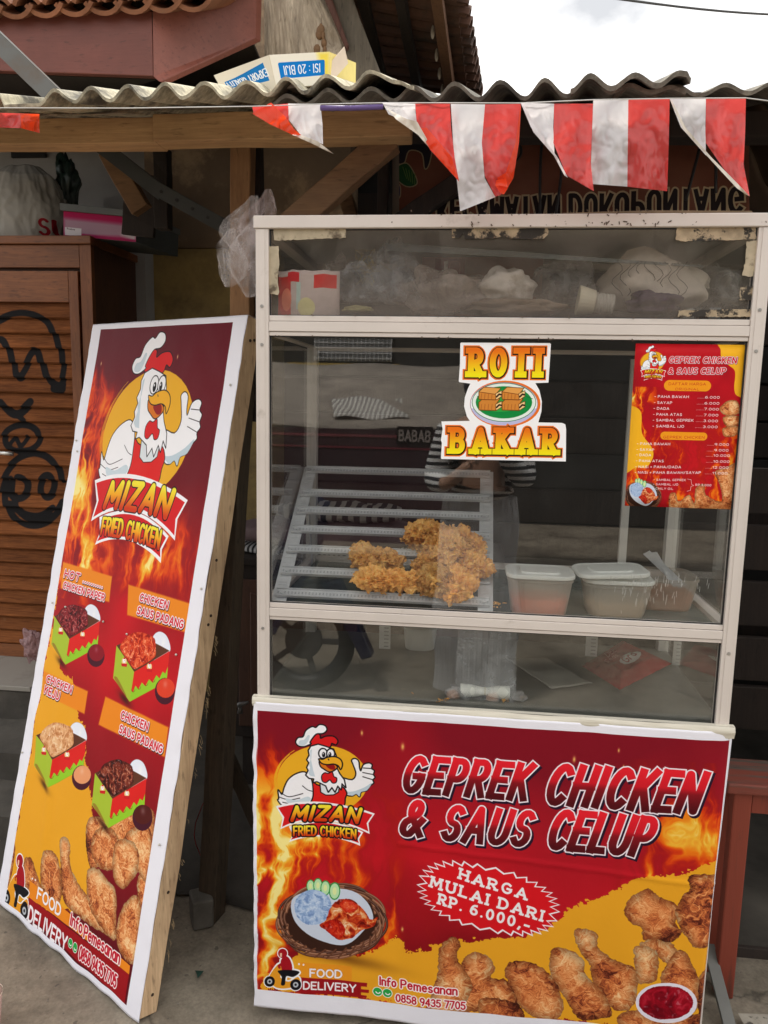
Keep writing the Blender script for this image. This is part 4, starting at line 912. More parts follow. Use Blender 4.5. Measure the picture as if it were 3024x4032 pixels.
SG_TL, SG_TR, SG_BR, SG_BL = V(-.747, .7138, 1.7936), V(-.1132, .3266, 1.789), V(-.2866, -.0829, .004), V(-.9204, .3043, .0086)
def print_sign():
    W, H = 900, 2210; cv = Cv(W, H, (240, 240, 250)); eu = SG_BR - SG_BL; ev = SG_TL - SG_BL
    def P(pp): u, v = basis_uv(SG_BL, eu, ev, *pp); return (u * W, (1 - v) * H)
    A = lambda p: P(zA(p)); B = lambda p: P(zB(p)); cv.T = lambda p: p
    l0, l1, t0, t1 = A((632, 155))[0], A((1440, 105))[0], A((632, 155))[1], B((712, 2085))[1]
    l0, l1 = 60, 832
    g = fbm(H, W, 5, 2, 15, 3); yy = np.linspace(0, 1, H)[:, None]; xx = np.linspace(0, 1, W)[None]
    base = rampc(np.clip(yy + (g - .5) * .16, 0, 1), [(0, (100, 14, 30)), (.25, (112, 14, 28)), (.38, (150, 22, 30)), (.5, (170, 20, 30)), (.58, (200, 22, 34)), (.7, (140, 18, 30)), (1, (92, 14, 26))])
    sl = (slice(int(t0), int(t1)), slice(int(l0), int(l1))); cv.a[sl] = base[sl]; mid = soft
    soft(cv, A((780, 1900)), 130, 190, (222, 22, 36), .7); soft(cv, B((640, 150)), 60, 170, (206, 22, 36), .5)
    yt, yb = A((400, 300))[1], A((700, 1820))[1]
    def amt(X, Y):
        u = (X - l0) / (l1 - l0); v = (Y - yt) / (yb - yt)
        low = np.clip((v - .55) * 4, 0, 1) * np.clip((1.03 - v) * 6, 0, 1); return np.clip(np.clip(1.05 - u * 2.6, 0, 1) * np.clip(v * 4, 0, 1) * .95 + low * (.75 + .25 * np.cos(u * 9)), 0, 1)
    flames(cv, (l0, yt, l1, yb + 60), 52, amt, scale=.95)
    for p in (A((630, 366)), A((1108, 325))): soft(cv, p, 3.5, 9, (250, 220, 150), .9)
    # orange bands behind the dish names
    yel = [B((222, 60)), B((295, -50)), B((330, 60)), B((350, 205)), B((420, 250)), B((440, 400)), B((450, 470)), B((480, 520)), B((490, 700)), B((520, 900)), B((525, 1000)), B((520, 1300)), B((560, 1480)), B((600, 1600)), B((20, 1560))]
    yel = [(max(min(x, l1), l0), min(max(y, t0), t1)) for x, y in yel]
    yy0 = A((400, 1600))[1]; yel2 = [(l0, yy0)] + yel[1:-1] + [(l0, t1)]
    splatter_edge_raw(cv, yel2, YEL, 91, 8)
    def band(a, b, c, d, col1, al):
        cv.poly([a, b, c, d], col1, alpha=al, feather=1)
    for (a, b, c, d) in ((A((395, 1600)), A((700, 1690)), A((680, 1850)), A((380, 1765))), (A((800, 1740)), A((1190, 1860)), A((1160, 2040)), A((790, 1930))),
                         (B((255, 205)), B((500, 320)), B((480, 450)), B((240, 330))), (B((600, 350)), B((960, 525)), B((938, 695)), B((560, 510)))):
        cv.poly([a, b, c, d], ORA, feather=3); 
    X_ = np.linspace(0, 1, W)
    # fried chicken at the foot
    cv.T = B
    for Pp, sd, pale in [([(500, 1050), (560, 1030), (700, 1000), (860, 990), (880, 1100), (870, 1300), (860, 1500), (800, 1560), (780, 1400), (820, 1300), (700, 1450), (660, 1330), (600, 1300), (520, 1330), (490, 1200)], 3, .0),
                         ([(60, 1180), (90, 1200), (70, 1360), (30, 1480), (10, 1400)], 4, .1), ([(140, 1280), (180, 1270), (220, 1380), (250, 1500), (180, 1470), (130, 1400)], 5, .05),
                         ([(250, 1240), (300, 1230), (340, 1310), (350, 1500), (300, 1530), (235, 1420)], 6, .0), ([(340, 1170), (370, 1150), (400, 1190), (400, 1300), (440, 1400), (500, 1480), (560, 1500), (640, 1700), (560, 1680), (430, 1580), (360, 1500), (345, 1300)], 7, .1),
                         ([(500, 1340), (560, 1330), (620, 1400), (660, 1460), (660, 1640), (650, 1740), (560, 1640), (500, 1500)], 8, .12), ([(690, 1560), (760, 1480), (800, 1520), (800, 1640), (770, 1860), (700, 1830), (660, 1700)], 9, .05),
                         ([(540, 1120), (620, 1090), (680, 1180), (660, 1320), (580, 1330), (520, 1240)], 23, .08), ([(720, 1130), (840, 1080), (870, 1240), (830, 1400), (760, 1300), (700, 1230)], 24, .04), ([(655, 1180), (760, 1180), (790, 1300), (710, 1440), (650, 1380)], 25, .1)]: chicken_print(cv, Pp, sd, pale, .62)
    cv.T = lambda p: p
    # delivery bands
    cv.poly([B((170, 1395)), B((410, 1590)), B((740, 1880)), B((735, 1930)), B((400, 1660)), B((165, 1490))], ORA)
    cv.poly([B((165, 1490)), B((735, 1930)), B((712, 2086)), B((400, 1800)), B((150, 1580))], (158, 22, 30))
    logoT = affine3([(144, 650), (790, 690), (410, 124)], [A((590, 1092)), A((1172, 1196)), A((980, 182))])
    logo(cv, logoT, .78)
    # dishes
    BX = affine3([(0, 0), (1, 0), (0, 1)], [(0, 0), (1, 0), (0, 1)])
    def dish(o, sc, stops, seed, cup, top=False):
        T = lambda p: B((o[0] + p[0] * sc, o[1] + p[1] * sc)); k = sc * .62
        cv.T = T; soft(cv, (70, 385), 80 * k, 26 * k, (50, 26, 14), .8, .3)
        cv.poly(smooth([(228, 30), (262, 2), (300, 20), (322, 66), (326, 108), (300, 140), (240, 170), (215, 100)], True, 4), (236, 240, 252), (190, 200, 214), .8)
        soft(cv, (285, 70), 18 * k, 26 * k, (252, 254, 255), .6); soft(cv, (300, 130), 24 * k, 12 * k, (180, 190, 206), .5)
        cv.poly([(23, 80), (90, 50), (230, 60), (323, 110), (123, 230)], (96, 54, 36))
        cv.poly([(23, 80), (123, 230), (98, 400), (3, 265)], (172, 196, 56)); cv.poly([(123, 230), (323, 112), (308, 285), (98, 400)], (224, 36, 34))
        cv.poly([(98, 400), (106, 335), (118, 345), (130, 308), (148, 328), (166, 290), (186, 312), (206, 272), (226, 292), (248, 248), (266, 268), (284, 228), (300, 240), (314, 200), (308, 285)], (150, 206, 44))
        for a in (118, 150, 190, 230): cv.stroke(arc(a, 330 - (a - 118) * .5, 10, 15, 180, 0, 6), 2.0 * k, (110, 30, 20))
        cv.poly(smooth([(8, 262), (26, 262), (62, 330), (80, 372), (40, 320)], True, 3), (150, 110, 40), alpha=.75)
        lump(cv, [(42, 96), (60, 50), (90, 20), (140, 2), (190, 12), (236, 40), (246, 100), (236, 150), (150, 205), (120, 212), (80, 160)], seed, stops, k * 1.2, gloss=.45)
        for q in ((66, 170), (208, 200)):
            cv.poly(arc(q[0], q[1], 15, 21, 0, 360, 12), (244, 206, 140)); cv.poly(arc(q[0], q[1] - 3, 8, 13, 0, 360, 10), WHT); cv.poly(arc(q[0] + 1, q[1] - 17, 6, 5, 0, 360, 8), (214, 30, 40)); cv.poly([(q[0] - 17, q[1] + 12), (q[0] + 17, q[1] + 14), (q[0] + 14, q[1] + 32), (q[0] - 14, q[1] + 28)], (206, 28, 36)); cv.poly(arc(q[0] + 2, q[1] - 4, 3, 2.5, 0, 360, 6), (236, 170, 50))
        cv.poly(arc(298, 340, 58, 76, 0, 360, 20), (72, 22, 40)); cv.poly(arc(302, 322, 52, 56, 0, 360, 20), cup); soft(cv, (300, 300), 22 * k, 22 * k, WHT, .22)
        cv.T = lambda p: p
    dkred = [(0, (52, 10, 16)), (.4, (104, 20, 28)), (.75, (150, 44, 50)), (1, (206, 130, 120))]; orr = [(0, (150, 24, 14)), (.4, (214, 60, 30)), (.75, (238, 104, 60)), (1, (250, 190, 150))]
    ch = [(0, (190, 120, 70)), (.4, (222, 160, 110)), (.75, (238, 190, 140)), (1, (252, 226, 190))]; brn = [(0, (36, 10, 10)), (.4, (92, 28, 22)), (.75, (146, 62, 42)), (1, (220, 160, 130))]
    dish((290, -175), .86, dkred, 61, (140, 18, 36)); dish((642, -20), 1.0, orr, 62, (226, 66, 40)); dish((190, 495), .93, ch, 63, (236, 158, 110)); dish((520, 706), .98, brn, 64, (84, 26, 24))
    ol = ((4.6, (70, 20, 30), 2, 2), (3.4, (252, 238, 246), 0, 0)); rd = (214, 26, 44)
    for (t, a, b, u) in (('HOT ..........', A((402, 1690)), A((636, 1762)), A((410, 1645))), ('CHICKEN PAPER', A((395, 1762)), A((645, 1840)), A((404, 1722))),
                         ('CHICKEN', A((868, 1840)), A((1040, 1890)), A((876, 1795))), ('SAUS PADANG', A((852, 1922)), A((1135, 2010)), A((862, 1876))),
                         ('CHICKEN', B((266, 270)), B((405, 325)), B((270, 230))), ('KEJU', B((250, 335)), B((335, 362)), B((256, 290))),
                         ('CHICKEN', B((688, 470)), B((838, 545)), B((694, 425))), ('SAUS PADANG', B((678, 555)), B((920, 668)), B((684, 510)))):
        a, b, u = (np.array(q) for q in (a, b, u)); h = abs(u[1] - a[1]) * .92; a[1] = b[1] = (a[1] + b[1]) / 2; text(cv, t, a, b, (0, -h), .22, rd, ol, gap=.3, slant=.1)
    a, b, u = B((212, 1495)), B((340, 1600)), B((220, 1435)); text(cv, 'FOOD', a, (b[0], a[1]), (0, u[1] - a[1]), .22, (250, 246, 250), ((1.2, (200, 120, 30), 0, 0),), gap=.24)
    a, b, u = B((162, 1608)), B((378, 1765)), B((172, 1540)); text(cv, 'DELIVERY', a, (b[0], a[1]), (0, (u[1] - a[1])), .21, (250, 246, 250), (), gap=.24)
    dr = (196, 24, 46); o2 = ((3.4, (252, 244, 244), 0, 0),)
    a, b, u = B((402, 1645)), B((465, 1690)), B((410, 1580)); text(cv, 'Info', a, (b[0], a[1]), (0, u[1] - a[1]), .2, dr, o2, gap=.28)
    a, b, u = B((478, 1715)), B((678, 1862)), B((486, 1650)); text(cv, 'Pemesanan', a, (b[0], a[1] - 3), (0, u[1] - a[1]), .2, dr, o2, gap=.26)
    a, b, u = B((452, 1825)), B((660, 1985)), B((458, 1765)); text(cv, '0858 9435 7705', a, (b[0], a[1]), (0, (u[1] - a[1])), .2, dr, o2, gap=.26)
    wapp(cv, B((403, 1748)), 14); wapp(cv, B((430, 1772)), 14)
    for q in ((186, 1385), (203, 1393)): cv.poly([B(p) for p in arc(q[0], q[1], 5, 6, 0, 360, 8)], (250, 240, 236), raw=True)
    sT = affine3([(75, 1800), (320, 1830), (190, 1580)], [B((22, 1490)), B((165, 1600)), B((118, 1250))]); scooter(cv, sT, .7)
    # keep the white margin clean
    m = np.ones((H, W), bool); m[int(t0):int(t1), int(l0):int(l1)] = False; cv.a[m] = np.array((240, 240, 250)) / 255
    return cv

def print_poster():
    S = 3600; A, B = aty(*zE((895, 75)), -.004), aty(*zE((1470, 1045)), -.004); TR_, BL_ = aty(*zE((1545, 82)), -.004), aty(*zE((837, 1028)), -.004)
    x0, x1, z1, z0 = (A.x + BL_.x) / 2, (TR_.x + B.x) / 2, (A.z + TR_.z) / 2, (B.z + BL_.z) / 2
    cv = Cv((x1 - x0) * S, (z1 - z0) * S, (190, 24, 34)); H, W = cv.h, cv.w
    def P(p): q = aty(*zE(p), -.004); return ((q.x - x0) * S, (z1 - q.z) * S)
    g = fbm(H, W, 3, 3, 8, 3); cv.a = rampc(np.clip(g * 1.2 - .1, 0, 1), [(0, (150, 16, 30)), (.5, (190, 22, 34)), (1, (206, 30, 36))])
    flames(cv, (0, H * .26, W, H), 71, lambda X, Y: np.clip(Y / H * 1.9 - .45, 0, 1) * (.8 + .2 * np.cos(X / W * 5)) + np.clip(.9 - X / W * 3, 0, 1), scale=.7)
    cv.T = P; Y2 = (250, 186, 40)
    cv.poly(smooth([(1385, 60), (1600, 60), (1600, 380), (1500, 385), (1475, 340), (1480, 240), (1440, 200), (1400, 160), (1395, 110)], True, 5), Y2)
    cv.poly(smooth([(820, 430), (880, 440), (930, 480), (935, 600), (990, 680), (1000, 740), (960, 800), (900, 800), (820, 810)], True, 5), Y2)
    for Pp, sd in (([(1390, 450), (1440, 410), (1495, 415), (1505, 480), (1440, 500), (1400, 480)], 3), ([(1410, 505), (1500, 500), (1500, 550), (1430, 560)], 4), ([(1410, 570), (1500, 560), (1490, 610), (1420, 620)], 5),
                   ([(1090, 1040), (1095, 960), (1130, 950), (1150, 1000), (1210, 960), (1240, 1010), (1250, 920), (1300, 900), (1310, 960), (1400, 1000), (1390, 900), (1360, 830), (1430, 800), (1500, 790), (1500, 1060), (1090, 1060)], 6)):
        chicken_print(cv, Pp, sd, .12, .5)
    bT = affine3([(170, 1400), (855, 1400), (510, 1160)], [P((836, 958)), P((1045, 975)), P((945, 880))]); cv.T = lambda p: p
    basket(cv, bT, .36); lT = affine3([(144, 650), (790, 690), (410, 124)], [P((925, 232)), P((1077, 232)), P((990, 88))]); logo(cv, lT, .38)
    o1 = ((5, (60, 16, 30), 1, 1), (3.4, (250, 236, 244), 0, 0))
    def tx(t, a, b, h, sw, c, outs=(), **k):
        a, b = P(a), P(b); text(cv, t, a, b, (0, -h * S / 3600 * 1.17), sw, c, outs, **k)
    tx('GEPREK CHICKEN', (1095, 186), (1485, 190), 36, .22, (214, 28, 44), o1, gap=.34, slant=.12); tx('& SAUS CELUP', (1090, 252), (1420, 252), 36, .22, (214, 28, 44), o1, gap=.34, slant=.12)
    for (a, b, c, d) in ((1078, 292, 1325, 352), (1048, 594, 1312, 640)):
        p, q = P((a, b)), P((c, d)); r = 14; cv.stroke([(p[0] + 26, (p[1] + q[1]) / 2), (q[0] - 26, (p[1] + q[1]) / 2)], q[1] - p[1] + 10, (246, 160, 34), raw=True)
    wr = (200, 36, 30); wh = (252, 246, 250)
    tx('DAFTAR HARGA', (1092, 318), (1308, 320), 16, .14, wr, gap=.28); tx('ORIGINAL', (1130, 348), (1270, 350), 15, .14, wr, gap=.28); tx('GEPREK CHICKEN', (1060, 630), (1300, 632), 16, .14, wr, gap=.28)
    rows = [('- PAHA BAWAH', 1008, 1208, 392, '......6.000', 1262, 1388), ('- SAYAP', 1005, 1110, 427, '......6.000', 1258, 1386), ('- DADA', 1003, 1093, 461, '......7.000', 1256, 1383), ('- PAHA ATAS', 1000, 1168, 496, '......7.000', 1254, 1380),
            ('- SAMBAL GEPREK', 998, 1236, 530, '......3.000', 1252, 1378), ('- SAMBAL iJO', 997, 1180, 565, '......3.000', 1248, 1376), ('- PAHA BAWAH', 906, 1098, 668, '......9.000', 1318, 1442), ('- SAYAP', 904, 1004, 702, '......9.000', 1316, 1440),
            ('- DADA', 902, 987, 733, '......10.000', 1312, 1448), ('- PAHA ATAS', 900, 1060, 768, '......10.000', 1312, 1446), ('- NASi + PAHA/DADA', 896, 1162, 803, '......12.000', 1308, 1440), ('- NASi + PAHA BAWAH/SAYAP', 893, 1278, 836, '......11.000', 1306, 1434)]
    for (t, xa, xb, y, pr_, xc, xd) in rows: tx(t, (xa, y), (xb, y + 2), 15.5, .17, wh, gap=.3, space=.4); tx(pr_, (xc, y + 3), (xd, y + 5), 14, .17, wh, gap=.24)
    for (t, xa, xb, y) in (('- SAMBAL GEPREK', 1003, 1190, 878), ('- SAMBAL iJO', 1000, 1145, 904), ('- CHiLY OiL', 998, 1116, 929)): tx(t, (xa, y), (xb, y + 2), 13, .16, wh, gap=.3, space=.4)
    tx('RP.3.000', (1248, 908), (1340, 911), 13, .16, wh, gap=.28); cv.stroke([P(q) for q in ((1200, 868), (1222, 872), (1226, 900), (1238, 906), (1222, 912), (1218, 935), (1198, 940))], 2, wh, raw=True)
    return cv, (x0, x1, z0, z1)

STK = [(1812, 1350), (1815, 1347), (2168, 1349), (2172, 1353), (2167, 1430), (2162, 1506), (2110, 1508), (2126, 1536), (2136, 1580), (2134, 1620), (2122, 1664), (2216, 1666), (2229, 1672), (2232, 1690), (2231, 1819), (1738, 1809), (1735, 1806), (1739, 1745), (1735, 1735), (1742, 1690), (1737, 1660), (1850, 1658), (1838, 1640), (1827, 1600), (1830, 1565), (1842, 1530), (1852, 1510), (1808, 1504), (1806, 1500), (1811, 1430)]
def print_sticker():
    S = 2400; q0, q1 = aty(1725, 1340, -.004), aty(2245, 1830, -.004); x0, x1, z1, z0 = q0.x, q1.x + .004, q0.z + .002, q1.z - .004
    cv = Cv((x1 - x0) * S, (z1 - z0) * S, (252, 252, 255)); P = lambda p: ((aty(p[0], p[1], -.004).x - x0) * S, (z1 - aty(p[0], p[1], -.004).z) * S); cv.T = P
    org = (238, 118, 36)
    cv.poly(arc(1990, 1590, 140, 92, 0, 360, 36), org)
    cv.poly(arc(1985, 1590, 133, 84, 0, 360, 36), (250, 250, 255), (150, 150, 190), 2); cv.poly(arc(1985, 1594, 130, 82, 10, 170, 20), (196, 196, 232)); cv.poly(arc(1985, 1584, 126, 76, 0, 360, 36), (236, 246, 240), (20, 110, 60), 2)
    cv.poly(arc(1985, 1584, 112, 64, 0, 360, 36), (22, 142, 66)); cv.poly(arc(1970, 1578, 88, 44, 0, 360, 30), (60, 176, 70), alpha=.7)
    for j in range(7): cv.stroke([(1880 + j * 32, 1560 + (j % 3) * 12), (1906 + j * 32, 1570 + (j % 3) * 12)], 3, (16, 110, 54))
    for (ox, oy) in ((1886, 1590), (1978, 1590), (1886, 1548), (1978, 1548)):
        o = lambda x, y: (ox + x, oy + y)
        cv.poly([o(0, -6), o(20, -24), o(82, -20), o(70, -2), o(66, 26), o(0, 24)], (214, 138, 58), (110, 54, 20), 2.5)
        if oy < 1570: cv.poly([o(0, -6), o(20, -24), o(86, -20), o(66, 4)], (232, 164, 84), (110, 54, 20), 2)
        for t in range(4): cv.stroke([o(10 + t * 14, 2), o(8 + t * 14, 22)], 4, (186, 108, 44))
        cv.poly([o(66, 2), o(90, -10), o(90, 12), o(68, 26)], (246, 214, 150), (110, 54, 20), 2); cv.stroke([o(70, 14), o(80, 4), o(88, 6)], 9, (52, 26, 24))
    cv.T = lambda p: p
    for (t, a, b, u, n) in (('ROTI', (1838, 1472), (2136, 1474), (1838, 1378), 4), ('BAKAR', (1766, 1777), (2200, 1783), (1766, 1692), 5)):
        a, b, u = np.array(P(a)), np.array(P(b)), np.array(P(u)); h = a[1] - u[1]
        text(cv, t, a + (h * .16, 0), b - (h * .16, 0), (0, -h), .265, gold, ((12, org, 0, 2), (5.5, (34, 24, 24), 2, 2)), gap=.72, serif=.17, sq=True)
    return cv, (x0, x1, z0, z1), [(aty(p[0], p[1], -.004)) for p in STK]

def print_banner_back():
    W, H = 1400, 340; cv = Cv(W, H, (120, 66, 52)); g = fbm(H, W, 2, 6, 40, 4)
    cv.a = rampc(np.clip(g, 0, 1), [(0, (88, 52, 42)), (.5, (110, 70, 56)), (1, (130, 92, 76))])
    cv.T = lambda p: (p[0] - 1545, p[1] - 520)
    for Pp, c in (([(1560, 500), (1700, 500), (1705, 560), (1690, 640), (1672, 660), (1660, 600), (1610, 590), (1590, 640), (1565, 630)], (44, 44, 52)), ([(1560, 660), (1600, 640), (1630, 680), (1640, 720), (1600, 730), (1560, 700)], (34, 74, 44)), ([(1548, 740), (1572, 725), (1574, 770), (1556, 785)], (46, 52, 84))):
        cv.poly(smooth(Pp, True, 4), c, (150, 140, 110), 3)
    for j in range(5): cv.stroke([(1585 + j * 12, 655 + j * 6), (1600 + j * 8, 700 + j * 6)], 3, (90, 120, 60))
    cv.a[:, :26] = np.array((118, 112, 100)) / 255
    cv.T = lambda p: p                                                            # the cloth hangs upside down: the words stand on their heads
    o = ((7, (176, 160, 130), 0, 0),)
    text(cv, 'KECAMATAN', (185, 262), (650, 258), (0, 88), .2, (40, 34, 36), o, gap=.42, sq=True); text(cv, 'DUKUPUNTANG', (700, 254), (1372, 222), (0, 92), .2, (40, 34, 36), o, gap=.42, sq=True)
    return cv

def print_small(w, h, base, items):
    cv = Cv(w, h, base)
    for it in items:
        if it[0] == 'rect': cv.poly([(it[1], it[2]), (it[3], it[2]), (it[3], it[4]), (it[1], it[4])], it[5])
        elif it[0] == 'text': text(cv, it[1], it[2], it[3], it[4], it[5], it[6], it[7] if len(it) > 7 else (), gap=.3)
        elif it[0] == 'poly': cv.poly(it[1], it[2], feather=it[3] if len(it) > 3 else .6)
        elif it[0] == 'line': cv.stroke(it[1], it[2], it[3], sm=True)
        elif it[0] == 'soft': soft(cv, it[1], it[2], it[3], it[4], it[5])
    return cv
# ------------------------------------------------------------------ the food cart
def proj(P):
    q = (np.array(P) - CAM) @ R; return 1512 + F * q[0] / q[1], 2016 - F * q[2] / q[1]
def glassmat(name, dirt_lo, dirt_hi, tint=(.80, .84, .82), low=0.0, seed=0, col=(.50, .45, .41)):
    t = NT(name); g = t.n('ShaderNodeBsdfGlossy'); g.inputs['Roughness'].default_value = .015; g.inputs[0].default_value = (1, 1, 1, 1)
    tr = t.n('ShaderNodeBsdfTransparent'); tr.inputs[0].default_value = tuple(tint) + (1,)
    fr = t.n('ShaderNodeFresnel'); ge = t.n('ShaderNodeNewGeometry'); mi = t.n('ShaderNodeMapRange'); t.l(ge.outputs['Backfacing'], mi.inputs['Value']); mi.inputs['To Min'].default_value = 1.66; mi.inputs['To Max'].default_value = 1 / 1.66; t.l(mi.outputs[0], fr.inputs['IOR'])
    a = t.n('ShaderNodeMixShader'); t.l(fr.outputs[0], a.inputs[0]); t.l(tr.outputs[0], a.inputs[1]); t.l(g.outputs[0], a.inputs[2])
    v = t.coord(); n = t.noise(v, 5 + seed, 7, .62, .6); d = t.ramp(n, [(.42, dirt_lo), (.72, dirt_hi)])
    sp = t.ramp(t.noise(v, 240, 2, .5), [(.76, 0.), (.80, .22)]); d = t.mix(.5, d, sp, 'ADD')
    if low:
        sx = t.n('ShaderNodeSeparateXYZ'); c = t.n('ShaderNodeTexCoord'); t.l(c.outputs['Generated'], sx.inputs[0]); st_ = t.ramp(sx.outputs['Z'], [(0, low), (.45, 0.)])
        st_ = t.mix(1, st_, t.ramp(t.noise(v, 16, 6, .7), [(.3, .35), (.7, 1.)]), 'MULTIPLY'); d = t.mix(1, d, st_, 'ADD')
    t.set(col, .8, 0, .2); b2 = t.n('ShaderNodeMixShader'); t.l(d, b2.inputs[0]); t.l(a.outputs[0], b2.inputs[1]); t.l(t.b.outputs[0], b2.inputs[2]); t.l(b2.outputs[0], t.out.inputs['Surface'])
    return t.m
cart = empty('food_cart', (.55, .3, 0), 'tall food cart with cream aluminium frame, glass panes and three shelves, in the middle', 'food cart')
CD = .58
ZT, Z1, Z2, Z3, Z4, Z5, Z6 = 1.970, 1.9427, 1.7554, 1.7107, 1.0878, 1.0464, .8568
XL, XR, XI, XJ = 0.0, 1.10, .0293, 1.0699
def part(name, mb, mat, parent=cart, **k): return mb.build(name, mat, parent, **k)
# corner posts with their grooves
for (xa, xb) in ((XL, XI), (XJ, XR)):
    b = MB(); b.bx(xa, xb, 0, .03, .06, Z1 - .0005); b.bx(xa + .008, xb - .008, -.0016, .0, .06, Z1 - .001); part('corner_post', b, m_alu, bevel=.0015)
    b = MB(); b.bx(xa, xb, CD - .03, CD, .06, Z1 - .0005); part('corner_post', b, m_alu2, bevel=.0015)
# cap rails
b = MB(); b.bx(-.004, 1.104, -.004, .034, Z1, ZT); part('top_rail', b, m_alu, bevel=.002)
b = MB(); b.bx(-.004, 1.104, CD - .034, CD + .004, Z1, ZT); part('top_rail', b, m_alu, bevel=.002)
for xa in (-.004, 1.072):
    b = MB(); b.bx(xa, xa + .032, .0345, CD - .0345, Z1, ZT); part('top_rail', b, m_alu, bevel=.002)
b = MB(); b.bx(.03, 1.07, .036, CD - .036, ZT - .012, ZT - .008); part('top_panel', b, m_alu2)
def rail(z0, z1, y0, y1, n):
    b = MB(); h = z1 - z0
    b.bx(XI + .0005, XJ - .0005, y0, y1, z0 + h * .22, z1 - h * .30); b.bx(XI + .0005, XJ - .0005, y0 + .003, y1 - .003, z1 - h * .27, z1); b.bx(XI + .0005, XJ - .0005, y0 + .003, y1 - .003, z0, z0 + h * .19)
    b.bx(XI + .002, XJ - .002, y0 + .006, y1 - .006, z0 + .002, z1 - .002); return part(n, b, m_alu, bevel=.001)
rail(Z3, Z2, .0, .028, 'cross_rail'); rail(Z5, Z4, .0, .028, 'cross_rail')
rail(Z3, Z2, CD - .028, CD, 'cross_rail'); rail(Z5, Z4, CD - .028, CD, 'cross_rail')
for z0, z1 in ((Z3, Z2), (Z5, Z4)):
    for xa in (XL, XJ + .004):
        b = MB(); b.bx(xa, xa + .026, .0305, CD - .0305, z0 + .008, z1 - .006); part('side_rail', b, m_alu, bevel=.001)
m_screw = paint('screw', (.42, .41, .39), .35, .6)
for x in (.0145, 1.085):
    for z in (1.775, 1.69, 1.025): b = MB(); b.tube([V(x, -.0016, z), V(x, -.0034, z)], .0036, 10); part('screw', b, m_screw)
# cabinet below, legs, counter
m_cpan = paint('cabinet_panel', (.55, .52, .48), .5, 0, .06, 5, .1)
b = MB(); b.bx(.002, 1.098, .0305, CD - .002, .065, .838); part('cabinet_panel', b, m_cpan)
for xa in (.02, 1.03):
    for ya in (.03, CD - .09): b = MB(); b.bx(xa, xa + .05, ya, ya + .05, .0, .0645); part('foot', b, m_black)
m_counter = paint('counter_sheet', (.155, .15, .135), .42, 0, .12, 12, .2, dirt=(.24, .22, .17), dscale=30, dlo=.62, dhi=.72)
b = MB(); b.bx(.004, 1.096, .006, CD - .004, .839, .846); part('counter', b, m_counter)
m_shelf = paint('shelf_glass', (.10, .125, .12), .25, 0, .1, 6, .05)
b = MB(); b.bx(XI, XJ, .030, CD - .030, 1.066, 1.073); part('shelf', b, m_shelf)
b = MB(); b.bx(XI, XJ, .030, CD - .030, 1.722, 1.729); part('shelf', b, m_dark)
m_cream = paint('cream_tape', (.70, .66, .56), .4, 0, .05, 5, .1)
# lower front lip with the wide cream tape
def tape_fn(u, v):
    x = -.009 + 1.1185 * u; z = .8568 - .0235 * v - (.004 * u if v == 1 else 0); y = -.0125 - .004 * math.sin(PI * v) + .0012 * mnoise.noise(Vector((u * 22, v * 3, 0))) ; z += .0016 * mnoise.noise(Vector((u * 9, v, 4)))
    return Vector((x, y, z))
b = MB(); b.bx(-.001, 1.101, -.010, .0, .826, .852); b.grid(80, 6, tape_fn, False); b.grid(80, 2, lambda u, v: Vector((-.009 + 1.1185 * u, -.0125 + .014 * v, .8568 + .0005)), False)
part('cream_tape_strip', b, m_cream, smooth=False)
# panes
g_top = glassmat('glass_top', .0, .15, (.97, .97, .97), low=.24, col=(.34, .29, .25)); g_mid = glassmat('glass_middle', .0, .008, (.98, .985, .98), low=.0, seed=3, col=(.45, .45, .43)); g_low = glassmat('glass_lower', .0, .014, (.97, .98, .97), seed=5, col=(.40, .42, .38)); g_side = glassmat('glass_side', .01, .06, (.96, .97, .96), seed=8)
def pane(x0, x1, y, z0, z1, m, n='glass_pane'): b = MB(); b.bx(x0, x1, y, y + .004, z0, z1); return part(n, b, m)
pane(XI, XJ, .012, Z2, Z1, g_top); pane(XI, XJ, .012, Z4, Z3, g_mid); pane(XI, XJ, .012, .848, Z5, g_low)
for xx in (.010, 1.088):
    for z0, z1 in ((Z2, Z1), (Z4, Z3), (.848, Z5)): b = MB(); b.bx(xx, xx + .004, .031, CD - .031, z0, z1); part('side_pane', b, g_side)
# black gasket lines round the panes
b = MB()
for z0, z1 in ((Z2, Z1), (Z4, Z3), (.848, Z5)):
    b.bx(XI, XI + .0035, .0085, .0115, z0, z1); b.bx(XJ - .0035, XJ, .0085, .0115, z0, z1); b.bx(XI + .0036, XJ - .0036, .0085, .0115, z1 - .0025, z1); b.bx(XI + .0036, XJ - .0036, .0085, .0115, z0, z0 + .002)
part('gasket', b, m_black)
